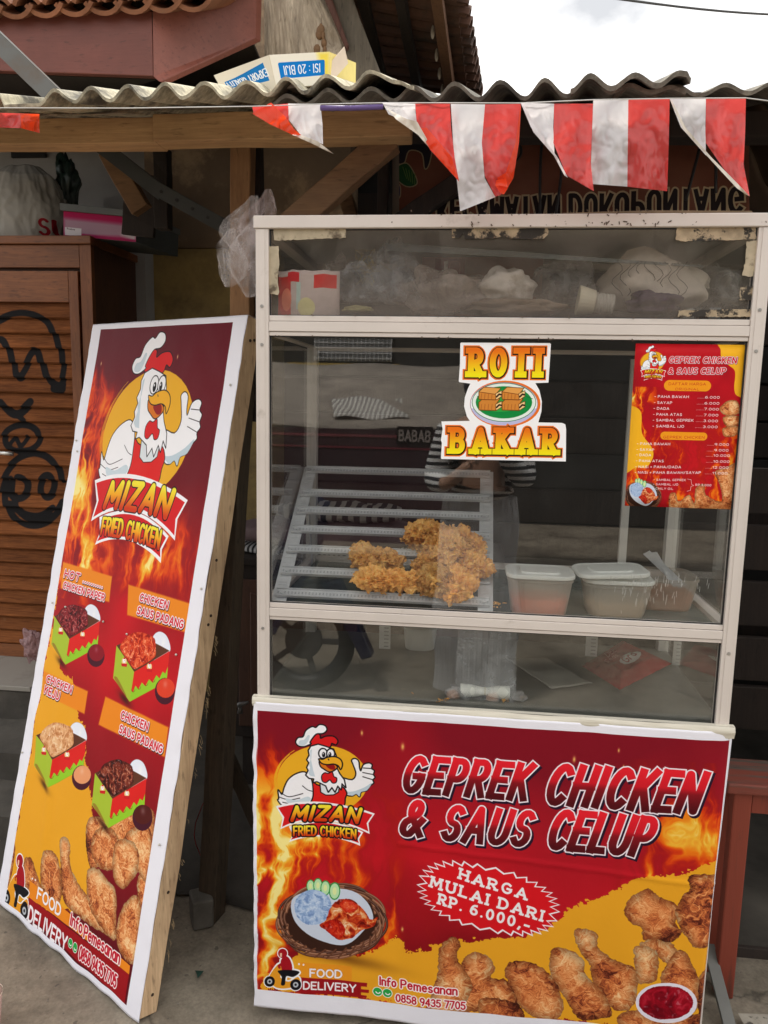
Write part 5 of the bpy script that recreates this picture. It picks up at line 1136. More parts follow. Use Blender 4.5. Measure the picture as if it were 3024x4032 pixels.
# old paper tape on the top pane
def ptape(poly, seed, col=(.47, .40, .28)):
    P = [aty(px, py, .006) for px, py in poly]; out = []
    for i in range(len(P)):
        a, c = P[i], P[(i + 1) % len(P)]; n = max(2, int((c - a).length / .004))
        for k in range(n):
            q = a.lerp(c, k / n); out.append(q + V(mnoise.noise(q * 160 + Vector((seed, 0, 0))) * .0022, 0, mnoise.noise(q * 160 + Vector((0, 0, seed))) * .0022))
    b = MB(); b.prism(out, (0, .0012, 0)); return b
m_tape = paint('old_tape', (.46, .39, .275), .8, 0, .18, 30, .5, dirt=(.12, .09, .06), dscale=22, dlo=.56, dhi=.66)
m_tape2 = paint('peeling_tape', (.42, .33, .22), .85, 0, .3, 40, .8, dirt=(.035, .03, .025), dscale=26, dlo=.50, dhi=.55)
for j, (poly, m) in enumerate(([[(1079, 901), (1361, 900), (1362, 936), (1090, 947), (1078, 946)], m_tape], [[(1056, 970), (1097, 969), (1100, 1040), (1092, 1100), (1099, 1150), (1095, 1162), (1056, 1155)], m_tape],
        [[(1780, 900), (2155, 898), (2160, 920), (2140, 942), (2015, 940), (1985, 930), (1960, 938), (1830, 940), (1825, 915), (1810, 938), (1779, 937)], m_tape2],
        [[(2665, 898), (2975, 894), (2978, 942), (2690, 951), (2662, 945)], m_tape2], [[(2940, 950), (2987, 946), (2980, 1040), (2962, 1090), (2922, 1085), (2935, 1030)], m_tape],
        [[(2915, 1130), (2968, 1125), (2960, 1183), (2912, 1182)], m_tape2], [[(2672, 1222), (2955, 1216), (2958, 1247), (2668, 1246)], m_tape2])):
    part('paper_tape', ptape(poly, j), m)
# rust and grime specks along the rails
b = MB()
for j in range(150):
    z = [Z2 + .001, Z3 - .001, Z1 + .0005, ZT - .004][j % 4]; x = rnd.uniform(.04, 1.06); r = rnd.uniform(.0006, .0024)
    if j % 4 > 1: x = rnd.gauss(.68, .16); z += rnd.uniform(0, .012)
    b.box((x, -.0046 if j % 4 > 1 else -.0006, z), (r * rnd.uniform(1, 4), .001, r), Matrix.Rotation(rnd.uniform(0, 3), 3, 'Y'))
o = part('grime', b, paint('grime', (.10, .07, .05), .9)); tag(o, kind='stuff')
m_strip = paint('galvanised', (.55, .56, .56), .35, .5, .1, 20, .2)
for (px, py0, py1, w, yy) in ((1518, 2380, 2555, 46, .30), (2336, 2440, 2585, 46, .36), (2676, 2440, 2620, 30, .42)):
    a, c = aty(px, py0, yy), aty(px, py1, yy); w *= (yy + 1.74) / F; b = MB(); b.bx(a.x - w / 2, a.x + w / 2, yy, yy + .003, c.z, 1.045); o = part('hanging_strip', b, m_strip)
    for j in range(6):
        h = MB(); z = c.z + .006 + j * .0105; h.bx(a.x - .002, a.x + w * .35, yy - .0012, yy - .0002, z, z + .003); h.build('slot', paint('slot_grey', (.3, .3, .3), .5), o)
for xx in (.94, .72, .40):
    b = MB(); b.bx(xx, xx + .022, CD - .02, CD - .004, 1.09, 1.70); part('back_strip', b, m_alu2) if xx > .9 else None
# front cloth
cvs, (x0, x1, z0, z1) = print_cloth()
m_cloth = printmat('print_cloth', cvs, .36, .5, .35, 45, .002)
def cloth_fn(u, v):
    x = x0 + (x1 - x0) * u; z = z0 + (z1 - z0) * v; y = -.0165 - .004 * mnoise.noise(Vector((x * 5, z * 3, 0))) - .0035 * (1 - v) - .0022 * mnoise.noise(Vector((x * 17, z * 7, 3)))
    e = max(0, u - .972) / .028; y += .026 * e * e * (1 - v * .6); x -= .012 * e * e * (1 - v) * 1.3
    e = max(0, .02 - u) / .02; y += .004 * e * mnoise.noise(Vector((0, z * 28, 5))); x += .004 * e * mnoise.noise(Vector((0, z * 22, 9)))
    y -= .003 * math.exp(-((z - .50 + .06 * (x - .5)) / .004) ** 2) * (x > .35) + .01 * max(0, .05 - v) * (1 + mnoise.noise(Vector((x * 7, 0, 0)))); z -= .009 * (1 - v) * mnoise.noise(Vector((x * 3.1, 2, 0))); return Vector((x, y, z))
b = MB(); b.grid(260, 150, cloth_fn)
cl = b.build('vinyl_cloth', m_cloth, smooth=True, solid=.0008)
tag(cl, 'wide red vinyl banner reading Geprek Chicken & Saus Celup taped across the cart front', 'banner')
# poster and sticker on the middle pane
cvs, (x0, x1, z0, z1) = print_poster(); m_ps = printmat('print_poster', cvs, .3, .5, .1, 60)
b = MB(); b.grid(12, 16, lambda u, v: Vector((x0 + (x1 - x0) * u, .0105 + .0006 * math.sin(u * 9 + v * 5), z0 + (z1 - z0) * v)))
ps = b.build('price_poster', m_ps, smooth=True, solid=.0006); tag(ps, 'red and yellow price list poster stuck inside the middle pane, upper right', 'poster')
cvs, (x0, x1, z0, z1), SP = print_sticker(); m_sk = printmat('print_sticker', cvs, .28, .5, .05, 60)
b = MB(); sp = [V(p.x, .0105, p.z) for p in SP]; b.add(sp, [tuple(range(len(sp)))], [((p.x - x0) / (x1 - x0), (p.z - z0) / (z1 - z0)) for p in sp])
sk = b.build('roti_bakar_sticker', m_sk, solid=.0006); sk.name = 'toast_sticker'; tag(sk, 'die-cut sticker reading Roti Bakar with toast on a green plate, on the middle pane', 'sticker')
# old cloth banner under the awning
m_bk = printmat('print_back', print_banner_back(), .7, .2, .4, 12, .004)
b = MB(); Y0 = .50
def bkf(u, v):
    p = aty(1545 + 1400 * u, 860 - 340 * v, Y0); p.y += .012 * math.sin(u * 23) * (1 - v * .5) + .006 * mnoise.noise(Vector((u * 9, v * 4, 0))); return p
b.grid(90, 20, bkf); o = b.build('village_banner', m_bk, smooth=True, solid=.001); tag(o, 'faded brown banner hung upside down under the awning reading Kecamatan Dukupuntang', 'banner')
b = MB()
def bk2(u, v):
    p = aty(2955 + 260 * u - 130 * v, 900 - 480 * v, .58); p.y += .05 * math.sin(u * 11 + v * 5) + .02 * mnoise.noise(Vector((u * 5, v * 4, 1))); return p
b.grid(40, 24, bk2, False); o = b.build('brown_tarpaulin', paint('tarp_brown', (.075, .048, .03), .8, 0, .3, 6, .4), smooth=True, solid=.001); tag(o, 'crumpled dark brown tarpaulin hanging at the right end of the awning', 'tarpaulin')
for pts, lab in (([(2018, 540), (2050, 580), (2045, 620), (2010, 640)], 'short curled black cord beside the curled bunting flag'), ([(2140, 500), (2128, 640), (2126, 850)], 'straight black cord hanging just left of the fifth bunting flag tip'), ([(2215, 500), (2210, 680), (2188, 850)], 'black cord hanging behind the triangular flag in the middle of the bunting'), ([(2760, 560), (2740, 640), (2700, 790)], 'slanting black cord seen left of the rightmost flag tail'), ([(2820, 560), (2818, 760)], 'short black cord hanging beside the rightmost flag tail')):
    b = MB(); b.tube([aty(px, py, .44) for px, py in smooth(pts, False, 4)], .004, 6); tag(b.build('dangling_cord', m_black, smooth=True), lab, 'cord', 'black cords under the awning')
b = MB(); P = [aty(px, py, .12) for px, py in ((2215, 838), (2560, 828), (2960, 830), (2968, 842), (2600, 846), (2222, 846))]; b.prism(P, (0, .08, 0)); o = b.build('cardboard_strip', paint('board_brown', (.20, .14, .085), .85, 0, .3, 20, .4)); tag(o, 'flat strip of brown board lying on top of the cart', 'board')
# ------------------------------------------------------------------ inside the cart
m_galv = paint('rack_metal', (.66, .67, .68), .32, .35, .08, 30, .3)
RA, RB, RC, RD = V(.030, .040, 1.090), V(.556, .040, 1.090), V(.556, .450, 1.368), V(.018, .450, 1.366)
rk = empty('display_rack', (.29, .24, 1.074), 'slanted galvanised metal rack of seven slats holding fried chicken behind the middle pane', 'rack')
RN = (RB - RA).cross(RD - RA).normalized(); RN = RN if RN.y < 0 else -RN
def rackp(u, t, n=0): return RA.lerp(RD, t).lerp(RB.lerp(RC, t), u) + RN * n
for u in (.028, .972):
    b = MB(); a, c = rackp(u, -.02), rackp(u, 1.02); b.beam(a, c, .036, .003, RN); b.beam(a - RN * .012 + V(.017 if u > .5 else -.017, 0, 0), c - RN * .012 + V(.017 if u > .5 else -.017, 0, 0), .002, .024, RN)
    o = b.build('side_rail', m_galv, rk, bevel=.0006)
    for j in range(52):
        if j % 7 == 6: continue
        h = MB(); p = rackp(u, .01 + j / 53., .0022); h.beam(p - V(.011, 0, 0), p + V(.011, 0, 0), .0022, .0012, RN); h.build('pressed_slot', m_galv, o)
def tfor(py):
    lo, hi = 0., 1.
    for _ in range(30):
        m = (lo + hi) / 2
        if proj(rackp(.05, m))[1] > py: lo = m
        else: hi = m
    return lo
m_slotd = paint('slat_dimple', (.42, .44, .46), .35, .3)
for k, py in enumerate((1868, 1947, 2016, 2090, 2168, 2254, 2340)):
    t = tfor(py) if k else .985
    b = MB(); up = (RD - RA).normalized(); a, c = rackp(0.01, t, .004), rackp(.99, t, .004); b.beam(a, c, .024, .0018, RN); b.beam(a - up * .0125 + RN * .004, c - up * .0125 + RN * .004, .0018, .008, RN); b.beam(a + up * .0125 + RN * .003, c + up * .0125 + RN * .003, .0018, .006, RN)
    o = b.build('slat', m_galv, rk)
    h = MB()
    for j in range(60):
        p = a.lerp(c, (j + .5) / 60) + RN * .0012; h.box(p, (.0035, .0012, .0016)); p2 = p + up * .004; h.box(p2, (.0035, .0012, .0016))
    tag(h.build('dimples', m_slotd, o), kind='stuff')
    for u in (.035, .965):
        p = rackp(u, t, .0065); h = MB(); h.tube([p, p + RN * .004], .0048, 6); h.build('bolt', m_galv, o)
b = MB(); b.beam(RD + V(0, .01, -.0), V(.03, .50, 1.076), .016, .003, (1, 0, 0)); b.build('rear_leg', m_galv, rk); b = MB(); b.beam(RC + V(0, .01, 0), V(.55, .50, 1.076), .016, .003, (1, 0, 0)); b.build('rear_leg', m_galv, rk)
# fried chicken
def crustmat():
    t = NT('fried_crust'); v = t.coord(); n = t.noise(v, 26, 7, .68, .8); n2 = t.noise(v, 90, 4, .6)
    col = t.ramp(n, [(.28, (.40, .13, .022)), (.42, (.78, .37, .085)), (.6, (.92, .53, .15)), (.78, (1.0, .74, .33))]); col = t.mix(.5, col, t.ramp(n2, [(.35, .62), (.6, 1.)]), 'MULTIPLY')
    t.bump(t.mix(.5, n, n2), 1.0, .004); col = t.vary(col, .72, 1.08); t.b.inputs['Subsurface Weight'].default_value = .12; t.b.inputs['Subsurface Radius'].default_value = (.01, .004, .001); t.set(col, .5, 0, .45); return t.m
m_crust = crustmat()
def chicken(c, ax, L, r, seed, prof, label):
    """ax: long axis; prof: radii along it; craggy crust by ridged displacement, plus standing flakes"""
    bm = bmesh.new(); bmesh.ops.create_icosphere(bm, subdivisions=5, radius=1); ax = Vector(ax).normalized(); s = ax.cross(Vector((0, 0, 1))).normalized(); u = s.cross(ax); vs = []
    for v in bm.verts:
        p = v.co.copy(); a = (p.x + 1) / 2 * (len(prof) - 1); i = min(int(a), len(prof) - 2); k = prof[i] + (prof[i + 1] - prof[i]) * (a - i)
        q = Vector((p.x * L, p.y * r * k, p.z * r * k * .85)); n = Vector((p.x * .4, p.y, p.z)).normalized(); S = Vector((seed * 3.1, 0, 0))
        d = .010 * mnoise.noise(q * 28 + S) + .0075 * (1 - abs(mnoise.noise(q * 55 + S * 2)) * 3.2) + .005 * (1 - abs(mnoise.noise(q * 130 + S)) * 3) + .0022 * mnoise.noise(q * 300)
        q = q + n * d + mnoise.noise_vector(q * 90 + S) * .004; vs.append(c + ax * q.x + s * q.y + u * q.z)
    fs = [tuple(x.index for x in f.verts) for f in bm.faces]; bm.free(); mb = MB(); mb.add(vs, fs); R_ = random.Random(seed)
    for j in range(340):                                   # loose flakes of crust
        i = R_.randrange(len(vs)); p = vs[i]; n = (p - c).normalized(); t1 = n.orthogonal().normalized(); t1.rotate(Matrix.Rotation(R_.uniform(0, 6.3), 3, n)); t2 = n.cross(t1); z = R_.uniform(.003, .0072); n = (n + t2 * R_.uniform(-.9, .9)).normalized()
        mb.add([p - t1 * z * .8 - n * .001, p + t1 * z * .9 - n * .001, p + t1 * z * .7 + n * z * R_.uniform(.5, 1), p + t2 * z * .4 + n * z * R_.uniform(.7, 1.3), p - t1 * z * .6 + n * z * R_.uniform(.5, .9)], [(0, 1, 2, 3, 4)])
    o = mb.build('fried_chicken', m_crust, smooth=False); return tag(o, label, 'fried chicken', 'fried chicken pieces on the display rack')
def onrack(px, py, n):
    d = ray(px, py); t = (np.array(RA + RN * n) - CAM) @ np.array(RN) / (d @ np.array(RN)); q = Vector(CAM + d * t); q.y = max(q.y, .062); return q
sx = (RB - RA).normalized(); sy = (RD - RA).normalized()
for (px, py, n, ax, L, r, prof, lab) in ((1484, 2200, .030, sx - sy * .12, .062, .034, (.75, 1.05, .8, .75, .8, .35), 'fried drumstick lying furthest left on the rack, upper of the two on the left'),
        (1545, 2290, .034, sx + sy * .05, .085, .030, (.9, 1.05, .75, .85, .95, .5), 'long fried wing lying along the rack just below the left drumstick'),
        (1672, 2105, .034, sx + sy * .35, .052, .034, (.6, 1.0, 1.0, .9, .7), 'fried chicken piece at the top of the heap, towards its left'),
        (1765, 2165, .050, sx - sy * .3, .052, .042, (.7, 1.1, 1.0, .8), 'largest fried chicken piece in the middle of the heap'),
        (1828, 2130, .036, sx - sy * .5, .054, .030, (.7, 1.0, .9, .8, .5), 'fried chicken piece at the upper right of the heap'),
        (1680, 2228, .030, sx + sy * .8, .030, .028, (.7, 1.0, .7), 'small fried chicken piece between the drumsticks and the heap'),
        (1720, 2290, .046, sx + sy * .3, .046, .036, (.8, 1.05, 1., .7), 'ragged fried chicken piece low in the heap, left of its lowest piece'),
        (1800, 2306, .030, sx * .4 + sy, .046, .034, (.5, .9, 1.1, .8), 'lowest fried chicken piece of the heap, above the crumbs'),
        (1868, 2232, .034, sx - sy * .2, .036, .034, (.7, 1.0, .9, .6), 'fried chicken piece at the right edge of the heap, by the rack rail')):
    chicken(onrack(px, py, n), ax, L * 1.07, r * 1.08, px, prof, lab)
def flakes(name, spots, lab, seed=1):
    R_ = random.Random(seed); b = MB()
    for (px, py, z, k, rr) in spots:
        for j in range(k):
            c = atz(px + R_.uniform(-rr, rr), py, z); c.y = max(c.y, .024) + R_.uniform(0, .012); s_ = R_.uniform(.002, .008); h = [(c + V(R_.uniform(-1, 1), R_.uniform(-1, 1), R_.uniform(0, .9)) * s_) for _ in range(6)]
            b.add(h, [(0, 1, 2), (0, 2, 3), (0, 3, 4), (1, 5, 2), (3, 5, 4), (0, 4, 5)])
    return tag(b.build(name, m_crust), lab, None, None, 'stuff')
flakes('crumbs', [(1510 + i * 16, 2374 + i * .3, 1.0905, 5, 14) for i in range(30)] + [(1950, 2395, 1.0905, 8, 30), (1880, 2378, 1.093, 14, 30)], 'golden crumbs of fried crust along the foot of the middle pane')
flakes('crumbs', [(1740, 2765, .8475, 10, 22), (1615, 2735, .8475, 3, 14), (2060, 2755, .8475, 4, 12), (1990, 2765, .8475, 4, 12)], 'golden crumbs of fried crust on the lowest counter', 4)
# plastic tubs
def plast(name, c, a, rough=.35):
    if name in MATS: return MATS[name]
    t = NT(name); t.set(c, rough, 0, .5); tr = t.n('ShaderNodeBsdfTransparent'); tl = t.n('ShaderNodeBsdfTranslucent'); tl.inputs[0].default_value = tuple(c) + (1,); m1 = t.n('ShaderNodeMixShader'); m1.inputs[0].default_value = .35
    t.l(t.b.outputs[0], m1.inputs[1]); t.l(tl.outputs[0], m1.inputs[2]); m = t.n('ShaderNodeMixShader'); m.inputs[0].default_value = a; t.l(tr.outputs[0], m.inputs[1]); t.l(m1.outputs[0], m.inputs[2]); t.l(m.outputs[0], t.out.inputs['Surface']); MATS[name] = t.m; return t.m
m_lid = plast('lid_plastic', (.86, .87, .84), .95); m_tub = plast('tub_plastic', (.78, .74, .66), .42); m_tubc = plast('tub_clear', (.55, .50, .42), .5)
def rr(cx, cy, w, d, z, r=.03, n=6, rot=0):
    out = []
    for (sx_, sy_, a0) in ((1, 1, 0), (-1, 1, 90), (-1, -1, 180), (1, -1, 270)):
        for i in range(n + 1):
            a = rad(a0 + 90 * i / n); x = sx_ * (w / 2 - r) + r * math.cos(a); y = sy_ * (d / 2 - r) + r * math.sin(a); out.append(Vector((cx + x * math.cos(rot) - y * math.sin(rot), cy + x * math.sin(rot) + y * math.cos(rot), z)))
    return out
def loft(mb, rings, cap0=True, cap1=True):
    n = len(rings[0]); vs = [p for r_ in rings for p in r_]; fs = []
    for i in range(len(rings) - 1):
        for k in range(n): fs.append((i * n + k, i * n + (k + 1) % n, (i + 1) * n + (k + 1) % n, (i + 1) * n + k))
    if cap0: fs.append(tuple(reversed(range(n))))
    if cap1: fs.append(tuple((len(rings) - 1) * n + k for k in range(n)))
    return mb.add(vs, fs)
def lidmesh(cx, cy, w, d, z, rot=0, tilt=0):
    mb = MB(); R4 = [rr(cx, cy, w, d, z - .010, .032, rot=rot), rr(cx, cy, w + .006, d + .006, z - .008, .034, rot=rot), rr(cx, cy, w + .006, d + .006, z - .001, .034, rot=rot), rr(cx, cy, w, d, z + .001, .032, rot=rot), rr(cx, cy, w * .93, d * .93, z - .0015, .03, rot=rot), rr(cx, cy, w * .62, d * .62, z - .001, .02, rot=rot), rr(cx, cy, w * .59, d * .59, z + .003, .018, rot=rot)]
    if tilt: R4 = [[Vector((p.x, p.y, p.z + tilt * (p.x - cx))) for p in q] for q in R4]
    return loft(mb, R4, True, True)
SZ = 1.0735
def tub(cx, cy, w, d, h, label, sauce, sh, lid=True, rot=0):
    t = empty('food_tub', (cx, cy, SZ), label, 'food tub', 'plastic food tubs on the middle shelf'); b = MB()
    loft(b, [rr(cx, cy, w * .80, d * .78, SZ, .03, rot=rot), rr(cx, cy, w * .84, d * .82, SZ + .006, .034, rot=rot), rr(cx, cy, w * .97, d * .97, SZ + h - .008, .034, rot=rot), rr(cx, cy, w * 1.0, d * 1.0, SZ + h - .007, .035, rot=rot), rr(cx, cy, w * 1.0, d * 1.0, SZ + h, .035, rot=rot)], True, False)
    b.build('tub_body', m_tub if lid else m_tubc, t, smooth=False)
    if sauce:
        b = MB(); k = sh / h; loft(b, [rr(cx, cy, w * .80 - .004, d * .78 - .004, SZ + .001, .028, rot=rot), rr(cx, cy, (w * (.82 + .14 * k)) - .004, d * (.8 + .16 * k) - .004, SZ + sh, .03, rot=rot)]); b.build('sauce', sauce, t)
    if lid: lidmesh(cx, cy, w, d, SZ + h + .011, rot).build('lid', m_lid, t, smooth=False, bevel=.0008)
    return t
m_s1 = paint('chilli_sauce', (.60, .10, .03), .35, 0, .2, 20, .1); m_s2 = paint('brown_flour', (.42, .27, .14), .7, 0, .2, 30, .4); m_s3 = paint('orange_marinade', (.46, .15, .05), .45, 0, .25, 16, .3)
tub(.668, .098, .155, .125, .090, 'plastic tub with white lid and red sauce, nearest the rack', m_s1, .040)
t2 = tub(.852, .125, .160, .130, .080, 'plastic tub of brown flour under two stacked white lids, middle of the three', m_s2, .028)
lidmesh(.836, .118, .162, .130, SZ + .108, .06, .05).build('spare_lid', m_lid, t2, bevel=.0008)
tub(.985, .215, .150, .150, .082, 'open plastic tub with orange marinade and tongs, right of the three', m_s3, .040, False)
tg = empty('tongs', (.97, .25, 1.12), 'steel tongs leaning in the open tub', 'tongs')
for dx in (0, .035):
    b = MB(); b.beam(aty(2545 + dx * 900, 2175, .34), aty(2690 - dx * 900, 2310, .19), .020 - dx * .2, .002, (0, -1, .4)); b.build('arm', m_galv, tg, bevel=.0005)
b = MB()                                              # scratches of dried spray on the inside of the pane
R_ = random.Random(5)
for j in range(70):
    px, py = R_.gauss(2560, 90), 2290 + abs(R_.gauss(0, 40)); a = aty(px, py, .0165); b.beam(a, a + V(R_.uniform(-.002, .004), 0, R_.uniform(.006, .024)), .0007, .0005, (0, 1, 0))
tag(b.build('dried_splash', paint('splash', (.62, .62, .6), .6)), 'pale dried splashes on the middle pane in front of the open tub', None, None, 'stuff')
b = MB(); P = aty(2640, 2190, .45); b.bx(1.0, 1.022, .50, .515, 1.08, 1.45); 
# lowest shelf: napkins, paper, red sachet, tub
CZ = .8465
def crumple(c, size, seed, rough=.35, sub=4, flat=True, fr=5., name='', ridge=True):
    bm = bmesh.new(); bmesh.ops.create_icosphere(bm, subdivisions=sub, radius=1); vs = []
    for v in bm.verts:
        n = v.co.copy(); S = Vector((seed * 1.7, seed, 0)); a = mnoise.noise(n * fr * .35 + S); w_ = n + mnoise.noise_vector(n * 2.2 + S) * .25; r_ = mnoise.voronoi(w_ * fr * .42 + S)[0][0] * 1.5; r2 = mnoise.voronoi(w_ * fr * 1.0 + S * 2)[0][0] * 1.5
        k = 1 + rough * (a * 1.1 + (.62 * (r_ - .6) + .26 * (r2 - .6) if ridge else 0)); p = n * k
        if flat and p.z < -.75: p.z = -.75 - (p.z + .75) * .1
        vs.append(Vector(c) + Vector((p.x * size[0], p.y * size[1], p.z * size[2])))
    fs = [tuple(x.index for x in f.verts) for f in bm.faces]; bm.free(); return MB().add(vs, fs)
f_clear = film('clear_film', (.75, .76, .78), .16, .12, .4, .004, 45); f_milky = film('milky_film', (.62, .60, .60), .42, .25, .4, .005, 40); f_white = film('white_film', (.52, .51, .50), .9, .3, .25, .006, 22, False)
nb = empty('napkin_bundle', (.55, .14, CZ), 'roll of white napkins in a tall clear plastic bag on the lowest shelf', 'napkins')
b = MB(); NA, NB = atz(1812, 2742, CZ + .0) + V(0, 0, .016), atz(2005, 2752, CZ) + V(0, 0, .016); pts = [NA.lerp(NB, i / 24) for i in range(25)]; b.tube(pts, [.0165 - .0065 * math.exp(-((i / 24 - .5) / .2) ** 2) for i in range(25)], 28); b.build('napkin_roll', paint('napkin', (.80, .79, .72), .9, 0, .04, 60, .8), nb)
tie = pts[12]; b = MB(); b.tube([tie + V(-.002, 0, 0), tie + V(.002, 0, 0)], .0108, 16); b.build('tie', paint('tie', (.6, .55, .4), .6), nb)
def bagf(u, v):
    a = NA.lerp(NB, u); x = a.x + (-.016 + .032 * u) * (1 - v * .3) ; z = CZ + .001 + v * .19; y = a.y - .022 + .10 * v * .5 + .010 * mnoise.noise(Vector((u * 7, v * 3, 0))) + .004 * math.sin(u * 26 + v * 3); return Vector((x, y, min(z, Z5 - .004)))
b = MB(); b.grid(60, 40, bagf, False); b.grid(60, 40, lambda u, v: bagf(u, v) + V(.002, .034 + .01 * mnoise.noise(Vector((u * 9, v * 5, 7))), 0), False); b.build('plastic_bag', film('napkin_film', (.80, .82, .85), .10, .1, .4, .003, 30), nb, smooth=True)
b = crumple((NA.x - .014, NA.y - .004, CZ + .012), (.020, .02, .014), 4, .5, 3); b.m = 0; b.build('bag_corner', f_milky, nb, smooth=True); crumple((NB.x + .016, NB.y, CZ + .010), (.022, .02, .012), 8, .5, 3).build('bag_corner', f_milky, nb, smooth=True)
b = MB(); Q = [atz(2150 - 8, 2590, CZ + .002), atz(2332, 2694, CZ + .002), atz(2170, 2716, CZ + .002), atz(1995, 2596, CZ + .002)]
b.grid(16, 16, lambda u, v: Q[3].lerp(Q[0], u).lerp(Q[2].lerp(Q[1], u), v) + V(0, 0, .003 + .004 * mnoise.noise(Vector((u * 3, v * 3, 1)))), False)
tag(b.build('paper_bag', paint('greaseproof', (.36, .34, .30), .7, 0, .06, 10, .2), smooth=True, solid=.0015), 'folded white paper bag lying flat between the napkins and the red sachet', 'paper bag')
cvr = print_small(600, 420, (150, 14, 20), [('poly', arc(330, 240, 120, 52, 0, 360, 24), (226, 214, 210)), ('text', 'gra', (260, 260), (400, 250), (0, -60), .16, (150, 14, 20)), ('text', 'DEE', (190, 130), (330, 110), (8, -50), .12, (214, 150, 150)), ('text', 'Seas', (130, 170), (280, 165), (0, -36), .12, (214, 150, 150))])
b = MB(); Q = [atz(2600, 2560, CZ), atz(2645, 2612, CZ), atz(2420, 2716, CZ), atz(2288, 2628, CZ)]; Q = [atz(2452, 2528, CZ), atz(2645, 2618, CZ), atz(2440, 2722, CZ), atz(2290, 2628, CZ)]
def sach(u, v): e = min(u, 1 - u, v, 1 - v); return Q[3].lerp(Q[0], u).lerp(Q[2].lerp(Q[1], u), v) + V(0, 0, .004 + .020 * min(1, e * 5) * (1 + .35 * mnoise.noise(Vector((u * 4, v * 4, 9)))) + .002 * mnoise.noise(Vector((u * 14, v * 14, 9))))
b.grid(40, 30, lambda u, v: sach(u, 1 - v)); tag(b.build('red_sachet', printmat('print_sachet', cvr, .3, .5, .4, 40), smooth=True), 'crumpled red plastic sachet with a white oval emblem on the lowest shelf', 'sachet')
b = MB(); c = aty(1655, 2480, .46); loft(b, [rr(c.x, .46, .085, .07, CZ + .02, .03), rr(c.x, .46, .10, .085, CZ + .085, .035)], True, False); b.build('white_tub', m_lid); o = bpy.data.objects['white_tub']; o.location.z = CZ + .0; tag(o, 'small white plastic tub at the back of the lowest shelf', 'tub')
# top shelf, behind the dirty pane
TZ = 1.7305
cvp = print_small(420, 300, (196, 178, 170), [('rect', 0, 30, 90, 240, (196, 50, 40)), ('rect', 70, 10, 150, 60, (206, 40, 44)), ('rect', 250, 20, 400, 90, (206, 60, 54)), ('rect', 130, 60, 160, 200, (180, 200, 190)), ('poly', arc(60, 150, 36, 60, 0, 360, 16), (228, 120, 90)), ('poly', arc(200, 190, 60, 50, 0, 360, 16), (216, 206, 150))])
b = MB(); A_, B_ = aty(1098, 1236, .05), aty(1338, 1068, .05)
b.grid(16, 12, lambda u, v: Vector((A_.x + (B_.x - A_.x) * u, .05 - .012 * math.sin(PI * u) - .004 * mnoise.noise(Vector((u * 5, v * 5, 0))), TZ + (B_.z - .004 * mnoise.noise(Vector((u * 6, 0, 0))) - TZ) * v)))
tag(b.build('snack_packet', printmat('print_packet', cvp, .45, .4, .5, 30), smooth=True, solid=.004), 'red and cream printed packet at the left end of the top shelf', 'packet')
def bagthing(px, py, rx, ry, y, dep, seed, mat, name, lab, cat, **k):
    s_ = (y + 1.74) / F; c = aty(px, py, y); c.z = max(c.z, TZ + .76 * ry * s_ * 1.0) if k.pop('rest', True) else c.z
    o = crumple(c, (rx * s_, dep, ry * s_), seed, k.get('rough', .4), 4, True, k.get('fr', 5.)).build(name, mat, smooth=True); return tag(o, lab, cat)
f_dust = film('dusty_film', (.55, .50, .46), .45, .3, .3, .005, 38); m_dust = paint('dusty_paper', (.62, .56, .49), .8, 0, .15, 16, .5, dirt=(.2, .15, .1), dscale=12)
b = MB(); 
for j in range(26):
    p = aty(1400 + rnd.uniform(0, 90), 1060 + rnd.uniform(-45, 70), .09 + rnd.uniform(-.02, .02)); b.tube([p, p + V(rnd.uniform(-.02, .02), .0, .02), p + V(rnd.uniform(-.03, .03), 0, rnd.uniform(-.01, .03))], .0007, 4)
tag(b.build('straw_tuft', paint('straw', (.36, .27, .10), .8)), 'tuft of yellow straw inside a clear bag on the top shelf', 'straw')
bagthing(1440, 1110, 85, 95, .10, .05, 3, f_clear, 'clear_bag', 'crumpled clear bag round a yellow straw tuft on the top shelf', 'plastic bag')
bagthing(1565, 1110, 85, 105, .12, .05, 5, film('clear_film_b', (.6, .62, .64), .28, .12, .4, .005, 30), 'clear_bag', 'peaked clear plastic bag, second from the packet on the top shelf', 'plastic bag', rough=.55)
bagthing(1745, 1160, 150, 88, .12, .08, 7, film('tan_film', (.66, .56, .48), .42, .3, .3, .005, 30), 'clear_bag', 'large tan and milky plastic bag in front of the small red box', 'plastic bag', rough=.45)
bagthing(1985, 1135, 100, 72, .12, .06, 11, m_dust, 'tissue_pack', 'dusty white tissue pack in the middle of the top shelf', 'tissue pack', rough=.3)
bagthing(2040, 1215, 170, 32, .08, .05, 13, paint('brown_paper', (.20, .145, .10), .85, 0, .2, 14, .5), 'brown_paper', 'crumpled brown paper under the tissue pack on the top shelf', 'paper', rough=.45)
bagthing(2215, 1130, 85, 90, .16, .05, 29, film('clear_film_c', (.62, .60, .58), .3, .12, .4, .005, 34), 'clear_bag', 'crumpled clear plastic bag behind the cream cup on the top shelf', 'plastic bag', rough=.5)
bagthing(2800, 1150, 90, 85, .22, .05, 31, film('clear_film_d', (.55, .52, .48), .35, .14, .4, .005, 34), 'clear_bag', 'dull plastic bag at the far right of the top shelf', 'plastic bag', rough=.45)
bagthing(1330, 1120, 60, 90, .20, .04, 33, f_dust, 'clear_bag', 'dusty plastic bag behind the printed packet on the top shelf', 'plastic bag', rough=.5)
